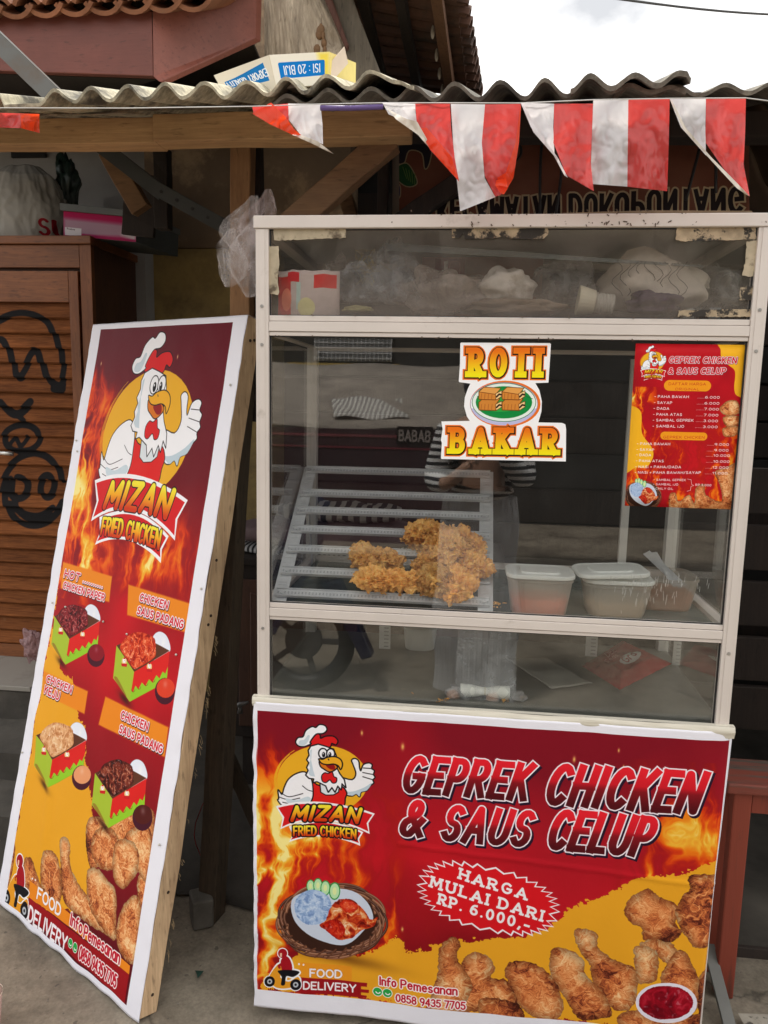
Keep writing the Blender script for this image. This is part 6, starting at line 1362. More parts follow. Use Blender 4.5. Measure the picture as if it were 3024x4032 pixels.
bagthing(2560, 1130, 180, 108, .17, .09, 17, paint('pale_cloth', (.62, .54, .45), .8, 0, .12, 10, .5), 'cloth_bundle', 'pale cloth bundle wrapped in thread at the right of the top shelf', 'cloth', rough=.3, fr=3.5)
bagthing(2570, 1200, 80, 42, .07, .04, 19, paint('purple_rag', (.06, .035, .06), .8, 0, .2, 10, .4), 'purple_rag', 'dark purple rag in front of the pale cloth bundle', 'rag', rough=.6)
b = MB()
for j in range(9):
    x = 2430 + j * 32; b.tube([aty(x + 22 * math.sin(k_ + j), 1030 + k_ * 17, .072 + .0015 * k_) for k_ in range(9)], .0007, 4)
tag(b.build('thread', m_black), 'dark thread looped over the pale cloth bundle', 'thread')
cp = empty('paper_cup', aty(2340, 1225, .06), 'cream paper cup lying on its side on the top shelf', 'cup'); c0, c1 = aty(2275, 1182, .07), aty(2378, 1196, .07)
b = MB(); b.tube([c0, c0.lerp(c1, .62)], [.033, .026], 24); b.build('cup_body', paint('cup_cream', (.62, .56, .42), .6), cp, smooth=False)
b = MB(); q0 = c0.lerp(c1, .64); b.tube([q0.lerp(c1 + V(.02, 0, -.002), i / 12) for i in range(13)], [.021 + .002 * (i % 2) for i in range(13)], 20); b.build('ribbed_cup', paint('cup_clear', (.45, .42, .36), .5), cp)
b = MB(); b.box(aty(2820, 1162, .10), (.024, .004, .060)); o = b.build('pale_card', paint('card_grey', (.24, .26, .26), .6)); o.location.z = TZ; tag(o, 'small pale card standing at the right end of the top shelf', 'card')
cvx = print_small(300, 220, (110, 18, 26), [('rect', 90, 30, 126, 190, (216, 206, 200)), ('text', 'ED', (112, 60), (112, 150), (14, 0), .14, (60, 14, 18)), ('line', [(150, 40), (240, 40), (240, 180), (150, 180), (150, 40)], 3, (180, 110, 100))])
b = MB(); A_, B_ = aty(1712, 1100, .30), aty(1832, 1018, .30); b.grid(2, 2, lambda u, v: Vector((A_.x + (B_.x - A_.x) * u, .30, A_.z + (B_.z - A_.z) * v))); b.prism([V(A_.x, .301, A_.z), V(B_.x, .301, A_.z), V(B_.x, .301, B_.z), V(A_.x, .301, B_.z)], (0, .05, 0)); b.uv.update({k: [(0, 0)] * len(b.f[k]) for k in range(4, len(b.f))})
o = b.build('red_box', printmat('print_redbox', cvx, .6, .3, .1)); tag(o, 'small dark red box with pale lettering behind the plastic bags', 'box')
b = MB(); A_, B_ = aty(1660, 1110, .36), aty(2140, 1012, .36); b.bx(A_.x, B_.x, .36, .375, TZ, B_.z); tag(b.build('salmon_board', paint('salmon', (.30, .135, .09), .7)), 'salmon coloured board standing at the back of the top shelf', 'board')
b = MB(); b.prism([aty(1518, 955, .08), aty(1960, 985, .08), aty(2770, 1045, .08), aty(2770, 1052, .08), aty(1960, 1008, .08), aty(1518, 985, .08)], (0, .005, 0)); tag(b.build('glass_strip', film('pane_edge', (.30, .34, .34), .5, .1, .2, .001, 10, False)), 'long loose strip of glass leaning inside the top of the cart', 'glass strip')
b = MB(); b.tube([aty(1094, 1072, .14), aty(1503, 1065, .14)], .0016, 6); tag(b.build('curtain_wire', paint('wire_pale', (.55, .55, .52), .4, .3)), 'thin pale wire stretched across the left of the top shelf', 'wire')
bagthing(1412, 1218, 52, 13, .04, .02, 23, paint('husk', (.33, .30, .12), .7, 0, .2, 20, .4), 'dried_husk', 'flat yellow-green husk lying beside the printed packet', 'husk', rough=.3)
# ------------------------------------------------------------------ the leaning sign
sg = empty('sign_board', (SG_BL + SG_BR) / 2 * 1.0, 'tall leaning sign with rooster logo, dish pictures and raw timber frame, left of the cart', 'sign')
eu = (SG_BR - SG_BL).normalized(); ev = (SG_TL - SG_BL).normalized(); SW = (SG_BR - SG_BL).length; SH = (SG_TL - SG_BL).length
en = eu.cross(ev).normalized(); en = en if en.y > 0 else -en                     # backwards
def sp_(u, v, n=0): return SG_BL + (SG_BR - SG_BL) * u + (SG_TL - SG_BL) * v + en * n
def timber(name, a, c, w, t, up, mat, parent, n=10, wob=.0022):
    return MB().beam(a, c, w, t, up, wob, n).build(name, mat, parent, bevel=.002)
timber('frame_stile', sp_(.967, .002, .0285), sp_(.967, .999, .0285), .048, .052, -en, m_frame, sg)
timber('frame_stile', sp_(.033, .012, .031), sp_(.033, .985, .031), .040, .050, -en, m_frame, sg)
for v in (.014, .34, .66, .985): timber('frame_rail', sp_(.070, v, .030), sp_(.930, v, .030), .048, .040, -en, m_frame, sg, 6)
m_sign = printmat('print_sign', print_sign(), .36, .5, .3, 40, .002)
def sgf(u, v):
    e = min(u, 1 - u); n = -.0005 - .0018 * mnoise.noise(Vector((u * 4, v * 9, 0))) - .0014 * mnoise.noise(Vector((u * 11, v * 22, 5)))
    du = 0
    if e < .055: du = .006 * mnoise.noise(Vector((3 if u > .5 else 9, v * 11, 0))) * (1 - e / .055) + .003 * mnoise.noise(Vector((3 if u > .5 else 9, v * 34, 0))) * (1 - e / .055); n += .002 * mnoise.noise(Vector((u * 6, v * 40, 1))) * (1 - e / .055)
    dv = 0
    if v < .03: dv = .003 * mnoise.noise(Vector((u * 9, 2, 0))) * (1 - v / .03) * 2 - .002
    k = math.exp(-(((u - .07) / .05) ** 2 + ((v - .33) / .10) ** 2)); n -= .006 * k * math.sin(v * 60 + u * 30) * .6
    k2 = math.exp(-(((u - .22 - .25 * (.35 - v)) / .03) ** 2)) * max(0, min(1, (.36 - v) * 5)) * max(0, min(1, v * 5)); n -= .006 * k2
    return sp_(u * 1.0 + du, v + dv, n)
b = MB(); b.grid(140, 300, sgf); b.build('vinyl_print', m_sign, sg, smooth=True, solid=.0009)
b = MB()                                                                        # vinyl folded round the left and top edges
b.grid(2, 60, lambda u, v: sp_(0.0 - .0005, v, .002 + .04 * u), False); b.grid(60, 2, lambda u, v: sp_(u, 1.0005, .002 + .03 * v), False); b.build('folded_edge', paint('vinyl_white', (.78, .78, .86), .4, 0, .02, 5, .1), sg, smooth=True)
m_nail = paint('nail_head', (.62, .60, .55), .35, .6)
for (px, py) in ((911, 1517), (796, 2318), (308, 1778), (210, 2374), (632, 3325), (92, 2962), (411, 2448), (504, 2497), (698, 2578), (304, 1735), (262, 2390)):
    u, v = basis_uv(SG_BL, SG_BR - SG_BL, SG_TL - SG_BL, px, py); p = sp_(u, v, -.004); q = MB(); q.ball(p, (.0034, .0024, .0034), 10, 6); q.build('nail', m_nail, sg, smooth=True)
for (v, nn_) in ((.965, .020), (.968, .034), (.56, .03), (.547, .026), (.17, .03), (.03, .03), (.64, .02)):
    p = sp_(.967, v, nn_) + eu * .0243; q = MB(); q.tube([p, p + eu * .0012], .0042, 10); q.build('nail_hole', paint('rust_hole', (.045, .025, .015), .9), sg)
b = MB(); R_ = random.Random(9)                                                     # splinters and jute fibres on the timber edge
for j in range(46):
    v = R_.choice((.09, .13, .2, .27, .33, .38, .43, .45, .52, .53)) + R_.uniform(-.012, .012); p = sp_(.967, v, .058) + eu * .024
    b.tube([p, p + eu * R_.uniform(.002, .010) + V(0, 0, R_.uniform(-.010, .004)), p + eu * R_.uniform(.004, .014) + V(0, 0, R_.uniform(-.022, .0))], .0004, 4)
tag(b.build('splinters', paint('jute', (.42, .30, .16), .9), sg), kind='stuff')
# props behind it
pr_ = empty('prop_post', (-.20, .42, 0), 'dark timber post standing behind the leaning sign on the concrete floor', 'post')
timber('post', atz(832, 3606, 0), aty(954, 1310, .43), .062, .06, (.25, 1, 0), m_frame_d, pr_)
timber('post_batten', atz(800, 3560, 0) + V(0, .03, 0), aty(900, 2100, .42), .018, .05, (.25, 1, 0), m_dkwood, pr_)
o = timber('diagonal_prop', aty(870, 2925, .62), aty(1080, 3380, .62), .042, .030, (0, 1, 0), m_frame_d, None); tag(o, 'dark slanting timber between the sign and the cart', 'timber')
b = MB(); b.box((-.262, .305, .045), (.062, .075, .09), Matrix.Rotation(.5, 3, 'Z')); tag(b.build('stone_block', paint('stone', (.13, .12, .105), .9, 0, .3, 14, .8), bevel=.006), 'small grey stone block at the foot of the dark post', 'block')
b = MB(); P = [aty(px, py, .5) for px, py in smooth([(845, 2330), (850, 2600), (905, 2900), (770, 3240), (790, 3370), (800, 3400)], False, 4)]; b.tube(P, .0016, 5); tag(b.build('red_string', paint('red_string', (.30, .03, .03), .7)), 'thin red string hanging behind the leaning sign', 'string')
# desk with clothes, deep in the gap
dk = empty('drawer_desk', (-.1, 1.3, 0), 'dark wooden cabinet with a panelled door in the gap between sign and cart', 'cabinet')
b = MB(); b.bx(-.42, .62, 1.1, 1.6, .22, .925); b.build('carcass', m_dkwood, dk, bevel=.004)
b = MB(); b.bx(-.45, .64, 1.08, 1.62, .928, .955); b.build('top', m_dkwood, dk, bevel=.003)
for x in (-.385, .12): b = MB(); b.bx(x, x + .47, 1.088, 1.099, .27, .87); b.bx(x + .05, x + .42, 1.080, 1.0875, .32, .82); b.build('door_panel', wood('door_panel', (.06, .024, .014), (.10, .042, .022), 'z', .6, 12, 1.2), dk, bevel=.004)
for x in (-.38, .55): b = MB(); b.bx(x, x + .05, 1.12, 1.17, 0, .219); b.build('leg', m_dkwood, dk)
def stripes(name, a_, c_, sc=18, ax=(1, 0, 0)):
    t = NT(name); w = t.n('ShaderNodeTexWave'); w.inputs['Scale'].default_value = sc; w.inputs['Distortion'].default_value = 2.2; t.l(t.coord(), w.inputs['Vector']); t.set(t.ramp(w.outputs['Fac'], [(.45, a_), (.55, c_)]), .85); return t.m
def softblock(c, s, seed, amp=.012):
    b = MB(); 
    def f(u, v):
        a = 2 * PI * u; x = math.copysign(abs(math.cos(a)) ** .5, math.cos(a)); z = math.copysign(abs(math.sin(a)) ** .6, math.sin(a)); k = math.sin(PI * min(max(v, .02), .98)) ** .25
        p = Vector((c[0] + (v - .5) * s[0], c[1] + x * s[1] / 2 * k, c[2] + s[2] / 2 + z * s[2] / 2 * k)); return p + mnoise.noise_vector(p * 14 + Vector((seed, 0, 0))) * amp
    return b.grid(40, 40, f, False)
tag(softblock((-.05, 1.28, .955), (.80, .34, .035), 2, .004).build('striped_cloth', stripes('stripe_bw', (.01, .01, .012), (.42, .42, .42), 16), smooth=True), 'black and white striped cloth folded on the dark cabinet', 'cloth')
tag(softblock((-.05, 1.30, .985), (.78, .36, .10), 5, .012).build('mauve_cushion', paint('mauve', (.14, .095, .10), .85, 0, .25, 9, .3), smooth=True), 'dull mauve cushion lying on the striped cloth', 'cushion')
tag(softblock((-.02, 1.26, 1.085), (.50, .20, .075), 7, .014).build('striped_bag', stripes('stripe_bag', (.012, .012, .014), (.30, .29, .26), 7), smooth=True), 'black bag with pale stripes lying on the mauve cushion', 'bag')
# ------------------------------------------------------------------ cabinet with graffiti on the porch
cb = empty('louvred_cabinet', (-1.75, 1.72, .345), 'brown louvred wooden cabinet with black spray graffiti standing on the tiled porch', 'cabinet')
XC = aty(372, 1400, 1.5).x; CT = aty(300, 929, 1.5).z; CB = .345
b = MB(); b.bx(XC - 1.25, XC - .004, 1.53, 1.98, CB, CT - .035); b.build('carcass', m_cab_d, cb)
b = MB(); b.bx(XC - 1.28, XC + .008, 1.485, 2.0, CT - .034, CT); b.build('top_board', m_cab, cb, bevel=.004)
b = MB(); b.bx(XC - .052, XC, 1.50, 1.529, CB, CT - .035); b.build('stile', m_cab_v, cb, bevel=.002)
b = MB(); b.bx(XC - 1.24, XC - .053, 1.50, 1.529, CT - .13, CT - .036); b.build('rail', m_cab, cb, bevel=.002)
b = MB(); b.bx(XC - 1.24, XC - .053, 1.50, 1.529, CB, CB + .06); b.build('rail', m_cab, cb, bevel=.002)
DX1 = XC - .060; SX = aty(280, 1400, 1.5).x; DT = CT - .145; DB = CB + .068
dr = MB(); dr.bx(SX + .004, DX1, 1.494, 1.520, DB, DT); dr = dr.build('door_stile', m_cab_v, cb, bevel=.002)
b = MB(); b.bx(XC - 1.2, SX + .003, 1.494, 1.520, DT - .13, DT); b.build('door_rail', m_cab, cb, bevel=.002)
gx0, gx1, gz0, gz1 = XC - 1.2, SX + .003, DB, DT - .13
GW, GH = 900, int(900 * (gz1 - gz0) / (gx1 - gx0)); cg = Cv(GW, GH, (0, 0, 0))
cg.T = lambda p: ((aty(p[0] / 1.58, 1200 + p[1] / 1.58, 1.5).x - gx0) / (gx1 - gx0) * GW, (gz1 - aty(p[0] / 1.58, 1200 + p[1] / 1.58, 1.5).z) / (gz1 - gz0) * GH)
G_ = (255, 255, 255)
for P, w in (([(-60, 130), (0, 95), (60, 62), (140, 50), (230, 70), (300, 120), (350, 220), (385, 330), (392, 430), (380, 500), (355, 530)], 11), ([(-60, 230), (0, 215), (35, 250), (70, 330), (100, 430), (125, 455), (155, 400), (190, 300), (225, 290), (260, 370), (300, 460), (350, 500), (390, 500)], 12), ([(340, 520), (385, 525)], 16),
             ([(0, 610), (40, 650), (85, 680), (130, 670), (185, 605)], 15), ([(x * 1.0 + 0, y) for x, y in arc(135, 830, 110, 82, 0, 360, 18)], 11), ([(60, 870), (90, 830), (130, 880), (170, 820)], 7), (arc(208, 1150, 188, 225, 20, 345, 24), 12), ([(70, 1080), (85, 1200), (130, 1290), (240, 1310), (330, 1260)], 10),
             (arc(110, 1140, 62, 66, -90, 200, 14), 13), (arc(292, 1130, 42, 70, 0, 360, 14), 12), ([(60, 1240), (190, 1330), (300, 1300)], 13), ([(120, 700), (150, 720)], 8)):
    cg.stroke(P, w * GW / 520, G_, sm=True)
cg.a = np.clip(cg.a * (.45 + 1.0 * fbm(cg.h, cg.w, 22, 22, 3, 4))[..., None], 0, 1); k_ = np.hanning(19); k_ /= k_.sum()
for ax_ in (0, 1): cg.a[..., 0] = np.apply_along_axis(lambda m: np.convolve(m, k_, 'same'), ax_, cg.a[..., 0])
cg.a = np.repeat(cg.a[..., :1], 3, 2); imG = cg.image('graffiti_mask'); imG.colorspace_settings.name = 'Non-Color'
def slatmat():
    t = NT('louvre_wood'); v = t.coord((6, 90, 90)); g = t.noise(v, 2, 7, .6, .5); col = t.ramp(g, [(.3, (.16, .050, .016)), (.68, (.34, .118, .036))]); bl = t.noise(t.coord((1, 1, 6)), 3, 5, .6); col = t.mix(.85, col, t.ramp(bl, [(.3, .5), (.65, 1.)]), 'MULTIPLY')
    sc = t.noise(t.coord((1, 1, 1)), 5, 7, .7); col = t.mix(t.ramp(sc, [(.62, 0.), (.75, .7)]), col, (.30, .20, .10))
    tx = t.n('ShaderNodeTexImage'); tx.image = imG; tx.extension = 'CLIP'; uv = t.n('ShaderNodeTexCoord'); t.l(uv.outputs['UV'], tx.inputs['Vector']); col = t.mix(t.ramp(tx.outputs['Color'], [(.10, 0.), (.40, 1.)]), col, (.012, .011, .012)); t.bump(g, .3, .002); t.set(t.vary(col, .7, 1.2), .75, 0, .15); return t.m
m_slat = slatmat(); nz_ = 24; hz = (gz1 - gz0) / nz_
for i in range(nz_):
    z = gz0 + hz * i; b = MB(); P = [V(0, 1.496, z + .002), V(0, 1.500, z - .004), V(0, 1.522, z + hz + .001), V(0, 1.516, z + hz + .004)]; vs = []; uvs = []
    for x in (gx0, gx1):
        for p in P: q = V(x, p.y + .002 * math.sin(i * 5 + x * 3), p.z); vs.append(q); uvs.append(((x - gx0) / (gx1 - gx0), (q.z - gz0) / (gz1 - gz0)))
    b.add(vs, [(0, 4, 7, 3), (1, 2, 6, 5), (0, 1, 5, 4), (3, 7, 6, 2), (0, 3, 2, 1), (4, 5, 6, 7)], uvs); b.build('louvre_slat', m_slat, cb)
b = MB(); b.tube([aty(0, 1783, 1.47), aty(52, 1787, 1.48)], .009, 10); b.build('handle', paint('handle', (.7, .7, .68), .3, .8), cb, smooth=True)
# porch litter
tag(crumple(aty(125, 2540, 1.33), (.035, .03, .062), 31, .55, 4, False, 6).build('pink_plastic_bag', film('pink_film', (.55, .36, .38), .6, .3, .4, .004, 40), smooth=True), 'crumpled pinkish plastic bag beside the leaning sign on the porch', 'plastic bag')
# on top of the cabinet
cvb = print_small(600, 680, (150, 146, 138), [('text', 'SU', (472, 632), (606, 640), (6, -116), .17, (132, 24, 34)), ('text', 'S', (470, 676), (540, 678), (0, -30), .16, (40, 52, 44))])
b = MB(); bc = aty(105, 925, 1.66); bw = .17
def bagF(u, v):
    a = -PI * .62 + PI * 1.24 * u; r = [.96, 1.02, 1.05, 1.04, 1.0, .93, .78, .42][min(6, int(v * 7))] * (1 - (v * 7 - min(6, int(v * 7)))) + [.96, 1.02, 1.05, 1.04, 1.0, .93, .78, .42][min(6, int(v * 7)) + 1] * (v * 7 - min(6, int(v * 7)))
    q = Vector((u * 9, v * 2.6, 0)); q += mnoise.noise_vector(q * .8) * .35; f = .11 * (mnoise.voronoi(q * 1.1)[0][0] - .4) + .05 * (mnoise.voronoi(q * 2.6 + Vector((3, 3, 0)))[0][0] - .4) + .05 * (1 - abs(mnoise.noise(Vector((u * 16, v * 1.6, 3)))) * 2) * v
    r = r * (1 + f); return Vector((bc.x + bw * r * math.sin(a), 1.67 - .12 * r * math.cos(a), CT + .001 + .325 * v + .012 * mnoise.noise(Vector((u * 5, v * 4, 8))) * (v > 0)))
b.grid(130, 80, bagF)
for k in range(len(b.f)): b.uv[k] = [((b.v[i][0] - bc.x + .19) / .38, (b.v[i][2] - CT) / .36) for i in b.f[k]]
gb = b.build('grey_carrier_bag', printmat('print_bag', cvb, .45, .4, .4, 26, .004), smooth=True, solid=.001); tag(gb, 'full grey carrier bag with red letters standing on the louvred cabinet', 'carrier bag')
tag(crumple(aty(262, 745, 1.74), (.045, .05, .13), 43, .6, 4, False, 6).build('dark_bag', film('dark_bag', (.02, .04, .03), .9, .3, .2, .004, 40, False), smooth=True), 'dark green and red plastic bag squeezed behind the grey carrier bag', 'plastic bag')
pb = empty('pink_box', aty(390, 930, 1.55), 'long pink and white box with a grey lid lying on the louvred cabinet', 'box')
q = [aty(250, 830, 1.53), aty(537, 858, 1.50), aty(535, 953, 1.50), aty(250, 926, 1.53)]; cvk = print_small(400, 140, (160, 20, 74), [('poly', [(0, 40), (400, 44), (400, 112), (300, 120), (0, 140)], (160, 128, 144), 14), ('poly', [(340, 20), (400, 10), (400, 140), (320, 110)], (184, 172, 178), 12), ('poly', [(0, 120), (400, 128), (400, 140), (0, 140)], (150, 30, 80), 5), ('rect', 8, 92, 100, 138, (206, 200, 204)), ('text', 'Rosbee', (20, 104), (64, 106), (0, -9), .16, (60, 40, 50))])
b = MB(); b.grid(2, 2, lambda u, v: q[3].lerp(q[2], u).lerp(q[0].lerp(q[1], u), v)); b.build('box_front', printmat('print_pink', cvk, .6, .3, .15, 30), pb)
D_ = V(.05, .34, .0); m_lidg = paint('box_lid', (.10, .105, .10), .7); b = MB(); b.prism([q[0] + V(0, .002, 0), q[1] + V(0, .002, 0), q[2] + V(0, .002, 0), q[3] + V(0, .002, 0)], D_); b.build('box_body', paint('box_side', (.05, .06, .06), .7), pb)
b = MB(); lt = V(0, 0, .045); b.prism([q[0] + V(-.01, -.012, .0), q[1] + V(.008, -.012, 0), q[1] + V(.008, -.012, .026), q[0] + V(-.01, -.012, .030)], D_ + V(0, .02, 0)); b.build('box_lid', m_lidg, pb, bevel=.002)
b = MB(); x_ = aty(580, 900, 1.6); b.prism([aty(540, 862, 1.52), aty(625, 918, 1.74), aty(618, 990, 1.74), aty(606, 955, 1.72)], (.004, .01, 0)); tag(b.build('dark_flap', paint('flap', (.02, .045, .05), .7), pb), None)
b = MB(); b.bx(aty(42, 585, 2.18).x, aty(176, 585, 2.18).x, 2.18, 2.197, aty(42, 620, 2.18).z, aty(42, 583, 2.18).z); tag(b.build('wall_vent', m_black), 'dark rectangular vent high on the white wall above the bags', 'vent')
# plastic bags hanging from the post
hb = empty('hanging_bags', aty(960, 770, .25), 'bunch of crumpled clear plastic bags hanging from the wooden post left of the cart', 'plastic bags')
f_cl = film('bag_film', (.90, .86, .86), .12, .10, .45, .004, 30); f_pk = film('bag_film_pink', (.80, .68, .68), .16, .12, .4, .004, 30)
def hangbag(x0, y0, x1, y1, w, y, seed, m):
    """a limp film bag: gathered at the top, fluted, puffed and creased lower down"""
    A_, B_ = aty(x0, y0, y), aty(x1, y1, y); w = w * (y + 1.74) / F; b = MB(); prof = [.16, .34, .62, .86, 1.0, 1.02, .9, .62, .2]
    def f(u, v):
        a = 2 * PI * u; k = v * 8; i_ = min(7, int(k)); r = prof[i_] + (prof[i_ + 1] - prof[i_]) * (k - i_); n = Vector((math.cos(a), math.sin(a), v * 1.6))
        fl = .30 * (1 - abs(mnoise.noise(Vector((math.cos(a) * 2.6, math.sin(a) * 2.6, v * 1.1 + seed * 3)))) * 2.6) * (1 - .4 * v); cr = .34 * (mnoise.voronoi(n * 1.5 + Vector((seed * 5, 0, 0)))[0][0] - .45) + .15 * (mnoise.voronoi(n * 3.6 + Vector((seed, 2, 0)))[0][0] - .4)
        r *= w * max(.12, 1 + fl * .8 + cr * 1.3); c = A_.lerp(B_, v) + V(.012 * math.sin(v * 5 + seed), 0, 0); return c + V(math.cos(a) * r, math.sin(a) * r * .55, .05 * r * math.sin(3 * a + seed))
    b.grid(130, 70, f, False); return b.build('plastic_bag', m, hb, smooth=True)
for (x0_, y0_, x1_, y1_, w_, y_, sd, m_) in ((1040, 745, 1000, 960, 52, .22, 1, f_pk), (985, 770, 950, 1010, 66, .22, 2, f_cl), (1000, 860, 965, 1170, 62, .20, 3, f_cl), (930, 900, 890, 1130, 54, .20, 4, f_cl), (1020, 880, 985, 1100, 48, .25, 6, f_pk)): hangbag(x0_, y0_, x1_, y1_, w_, y_, sd, m_)
# ------------------------------------------------------------------ bunting
bu = .0
m_fw = film('flag_white', (.80, .78, .80), .97, .2, .4, .0016, 34, False); m_fr = film('flag_red', (.70, .075, .07), .97, .2, .4, .0016, 34, False)
m_fr_lit = film('flag_red_sunlit', (.92, .08, .02), .97, .2, .6, .003, 24, False)  # same red film, with sunlight on the folds put into a brighter colour
YB = -.115
def lrp(P, t):
    n = len(P) - 1; a = min(t * n, n - 1e-6); i = int(a); a -= i; return (P[i][0] + (P[i + 1][0] - P[i][0]) * a, P[i][1] + (P[i + 1][1] - P[i][1]) * a)
def flagmesh(pieces, y, seed):
    mb = MB()
    for (L_, R2, mi, dy) in pieces:                       # left and right border polylines, top to bottom
        mb.m = mi
        def f(u, v):
            a = lrp(L_, v); c = lrp(R2, v); p = (a[0] + (c[0] - a[0]) * u, a[1] + (c[1] - a[1]) * u)
            w = .010 * math.sin(p[0] * .045 + seed + v * 2) * v + .009 * mnoise.noise(Vector((p[0] * .012, p[1] * .010, seed))) + .004 * (1 - abs(mnoise.noise(Vector((p[0] * .03, p[1] * .022, seed + 4)))) * 2) * min(1, v * 3)
            return aty(p[0], p[1], y + w * 1.0 + .010 * (mnoise.voronoi(Vector((p[0] * .014, p[1] * .010, seed)))[0][0] - .4) * min(1, v * 3) + dy * math.sin(PI * min(1, v)) + dy * .2)
        mb.grid(34, 50, f, False)
    return mb
flags = [
 ('far left, cut off by the picture edge', [([(-60, 443), (-62, 500)], [(80, 446), (84, 505)], 1, 0), ([(80, 446), (84, 505)], [(155, 449), (156, 524)], 2, -.004)], .05),
 ('folded, with one glowing red half, above the beam', [([(993, 420), (1000, 452), (1064, 490)], [(1134, 408), (1136, 445), (1138, 500)], 1, .006), ([(1134, 408), (1136, 470), (1185, 533)], [(1262, 409), (1270, 490), (1272, 568)], 0, .004), ([(993, 447), (1060, 488), (1120, 516), (1150, 530)], [(1067, 403), (1120, 455), (1160, 510), (1188, 533)], 2, -.02), ([(1150, 530), (1230, 566), (1290, 596)], [(1188, 532), (1250, 556), (1314, 606)], 3, -.012)], .0),
 ('twisted triangular, leftmost of the five together', [([(1505, 404), (1530, 450), (1600, 480)], [(1635, 409), (1636, 440), (1641, 482)], 0, 0), ([(1635, 409), (1641, 482), (1694, 590), (1806, 713)], [(1772, 409), (1776, 500), (1790, 620), (1808, 716)], 1, .004), ([(1507, 408), (1560, 470), (1645, 530), (1690, 582)], [(1520, 425), (1600, 468), (1642, 478), (1705, 590)], 3, -.016), ([(1648, 505), (1690, 582), (1740, 640), (1806, 712)], [(1680, 502), (1730, 560), (1780, 620), (1808, 716)], 2, -.016)], -.01),
 ('long and curled at its lower right corner', [([(1775, 409), (1784, 560), (1800, 720), (1812, 832)], [(1910, 411), (1897, 560), (1908, 700), (1950, 776)], 0, 0), ([(1910, 411), (1897, 560), (1908, 690), (1950, 774)], [(2050, 409), (2040, 530), (2018, 680), (1972, 768)], 1, .003), ([(2046, 430), (2030, 560), (1992, 680), (1958, 700)], [(2052, 412), (2044, 560), (2022, 700), (1985, 764)], 2, -.014), ([(1955, 708), (1950, 730), (1972, 762)], [(1992, 705), (2000, 740), (1984, 766)], 2, -.03)], .01),
 ('triangular, in the middle of the five', [([(2050, 405), (2090, 500), (2182, 612)], [(2182, 408), (2178, 500), (2184, 613)], 0, 0), ([(2182, 408), (2178, 560), (2230, 690), (2337, 752)], [(2335, 408), (2331, 520), (2326, 640), (2338, 753)], 1, 0), ([(2050, 405), (2100, 520), (2180, 612), (2222, 690)], [(2062, 412), (2120, 515), (2196, 620), (2236, 700)], 0, -.012)], -.008),
 ('square-hanging rectangular', [([(2336, 395), (2330, 560), (2325, 724)], [(2474, 392), (2472, 560), (2470, 735)], 0, 0), ([(2474, 392), (2472, 560), (2470, 735)], [(2637, 387), (2633, 570), (2627, 753)], 1, .002)], .0),
 ('triangular with a long tail, furthest right', [([(2637, 390), (2680, 500), (2778, 610)], [(2780, 388), (2777, 500), (2780, 612)], 0, 0), ([(2780, 388), (2777, 560), (2850, 665), (2940, 768)], [(2937, 386), (2934, 520), (2928, 650), (2952, 772)], 1, 0), ([(2637, 390), (2690, 510), (2782, 612), (2900, 740), (2940, 768)], [(2648, 400), (2704, 508), (2800, 618), (2912, 730), (2952, 773)], 3, -.012)], .012)]
for k, (lab, pcs, dy) in enumerate(flags):
    o = flagmesh(pcs, YB + dy, k * 1.7).build('bunting_flag', [m_fw, m_fr, m_fr_lit, paint('flag_back', (.62, .56, .48), .5)], smooth=True)
    tag(o, 'red and white plastic bunting flag, ' + lab, 'flag', 'red and white bunting flags along the awning')
b = MB(); P = [aty(px, py, YB - .004) for px, py in ((-300, 424), (0, 425), (500, 426), (993, 419), (1262, 410), (1505, 405), (2050, 406), (2337, 393), (2637, 388), (2937, 386), (3024, 397), (3300, 405))]; b.tube(P, .0011, 5)
st_ = b.build('bunting_string', paint('string_white', (.6, .6, .58), .8)); tag(st_, 'white string carrying the bunting along the awning edge', 'string')
b = MB(); b.tube([aty(1262, 425, YB), aty(1380, 426, YB), aty(1508, 420, YB)], .0052, 8); b.build('purple_sleeve', paint('purple', (.13, .08, .26), .5), st_, smooth=True)
# ------------------------------------------------------------------ carton on the awning
ct = empty('cardboard_carton', aty(1170, 330, .06), 'open white and yellow cardboard carton with upside-down blue print lying on the awning', 'carton')
f = [aty(1060, 217, .0), aty(1299, 204, .03), aty(1297, 330, .03), aty(1090, 352, .0)]; l = [aty(843, 297, .10), aty(1060, 217, .0), aty(1090, 352, .0), aty(872, 350, .09)]
cvf = print_small(480, 260, (236, 230, 214), [('poly', [(380, 0), (480, 0), (480, 260), (420, 260)], (240, 216, 90), 24), ('poly', [(62, 62), (430, 62), (438, 72), (438, 178), (430, 186), (62, 186), (54, 178), (54, 72)], (14, 120, 200)), ('text', 'ISI : 20 BIJI', (396, 92), (96, 92), (0, 66), .13, (236, 240, 244))])
cvl = print_small(480, 260, (226, 218, 200), [('poly', [(60, 150), (300, 70), (420, 40), (440, 190), (250, 220), (60, 250)], (24, 120, 190)), ('text', 'EXPORT QUALITY', (430, 90), (64, 168), (12, 60), .16, (236, 240, 244))])
def quadp(name, Q, m, parent): b = MB(); b.grid(6, 6, lambda u, v: Q[3].lerp(Q[2], u).lerp(Q[0].lerp(Q[1], u), v)); return b.build(name, m, parent, solid=.002)
quadp('front_panel', f, printmat('print_carton', cvf, .7, .2, .15), ct); quadp('side_panel', l, printmat('print_carton_side', cvl, .7, .2, .15), ct)
m_kraft = paint('carton_inside', (.42, .36, .28), .85); bk = [p + V(.03, .17, .045) for p in f]; quadp('back_panel', bk, m_kraft, ct); quadp('bottom_panel', [f[3], f[2], bk[2], bk[3]], m_kraft, ct)
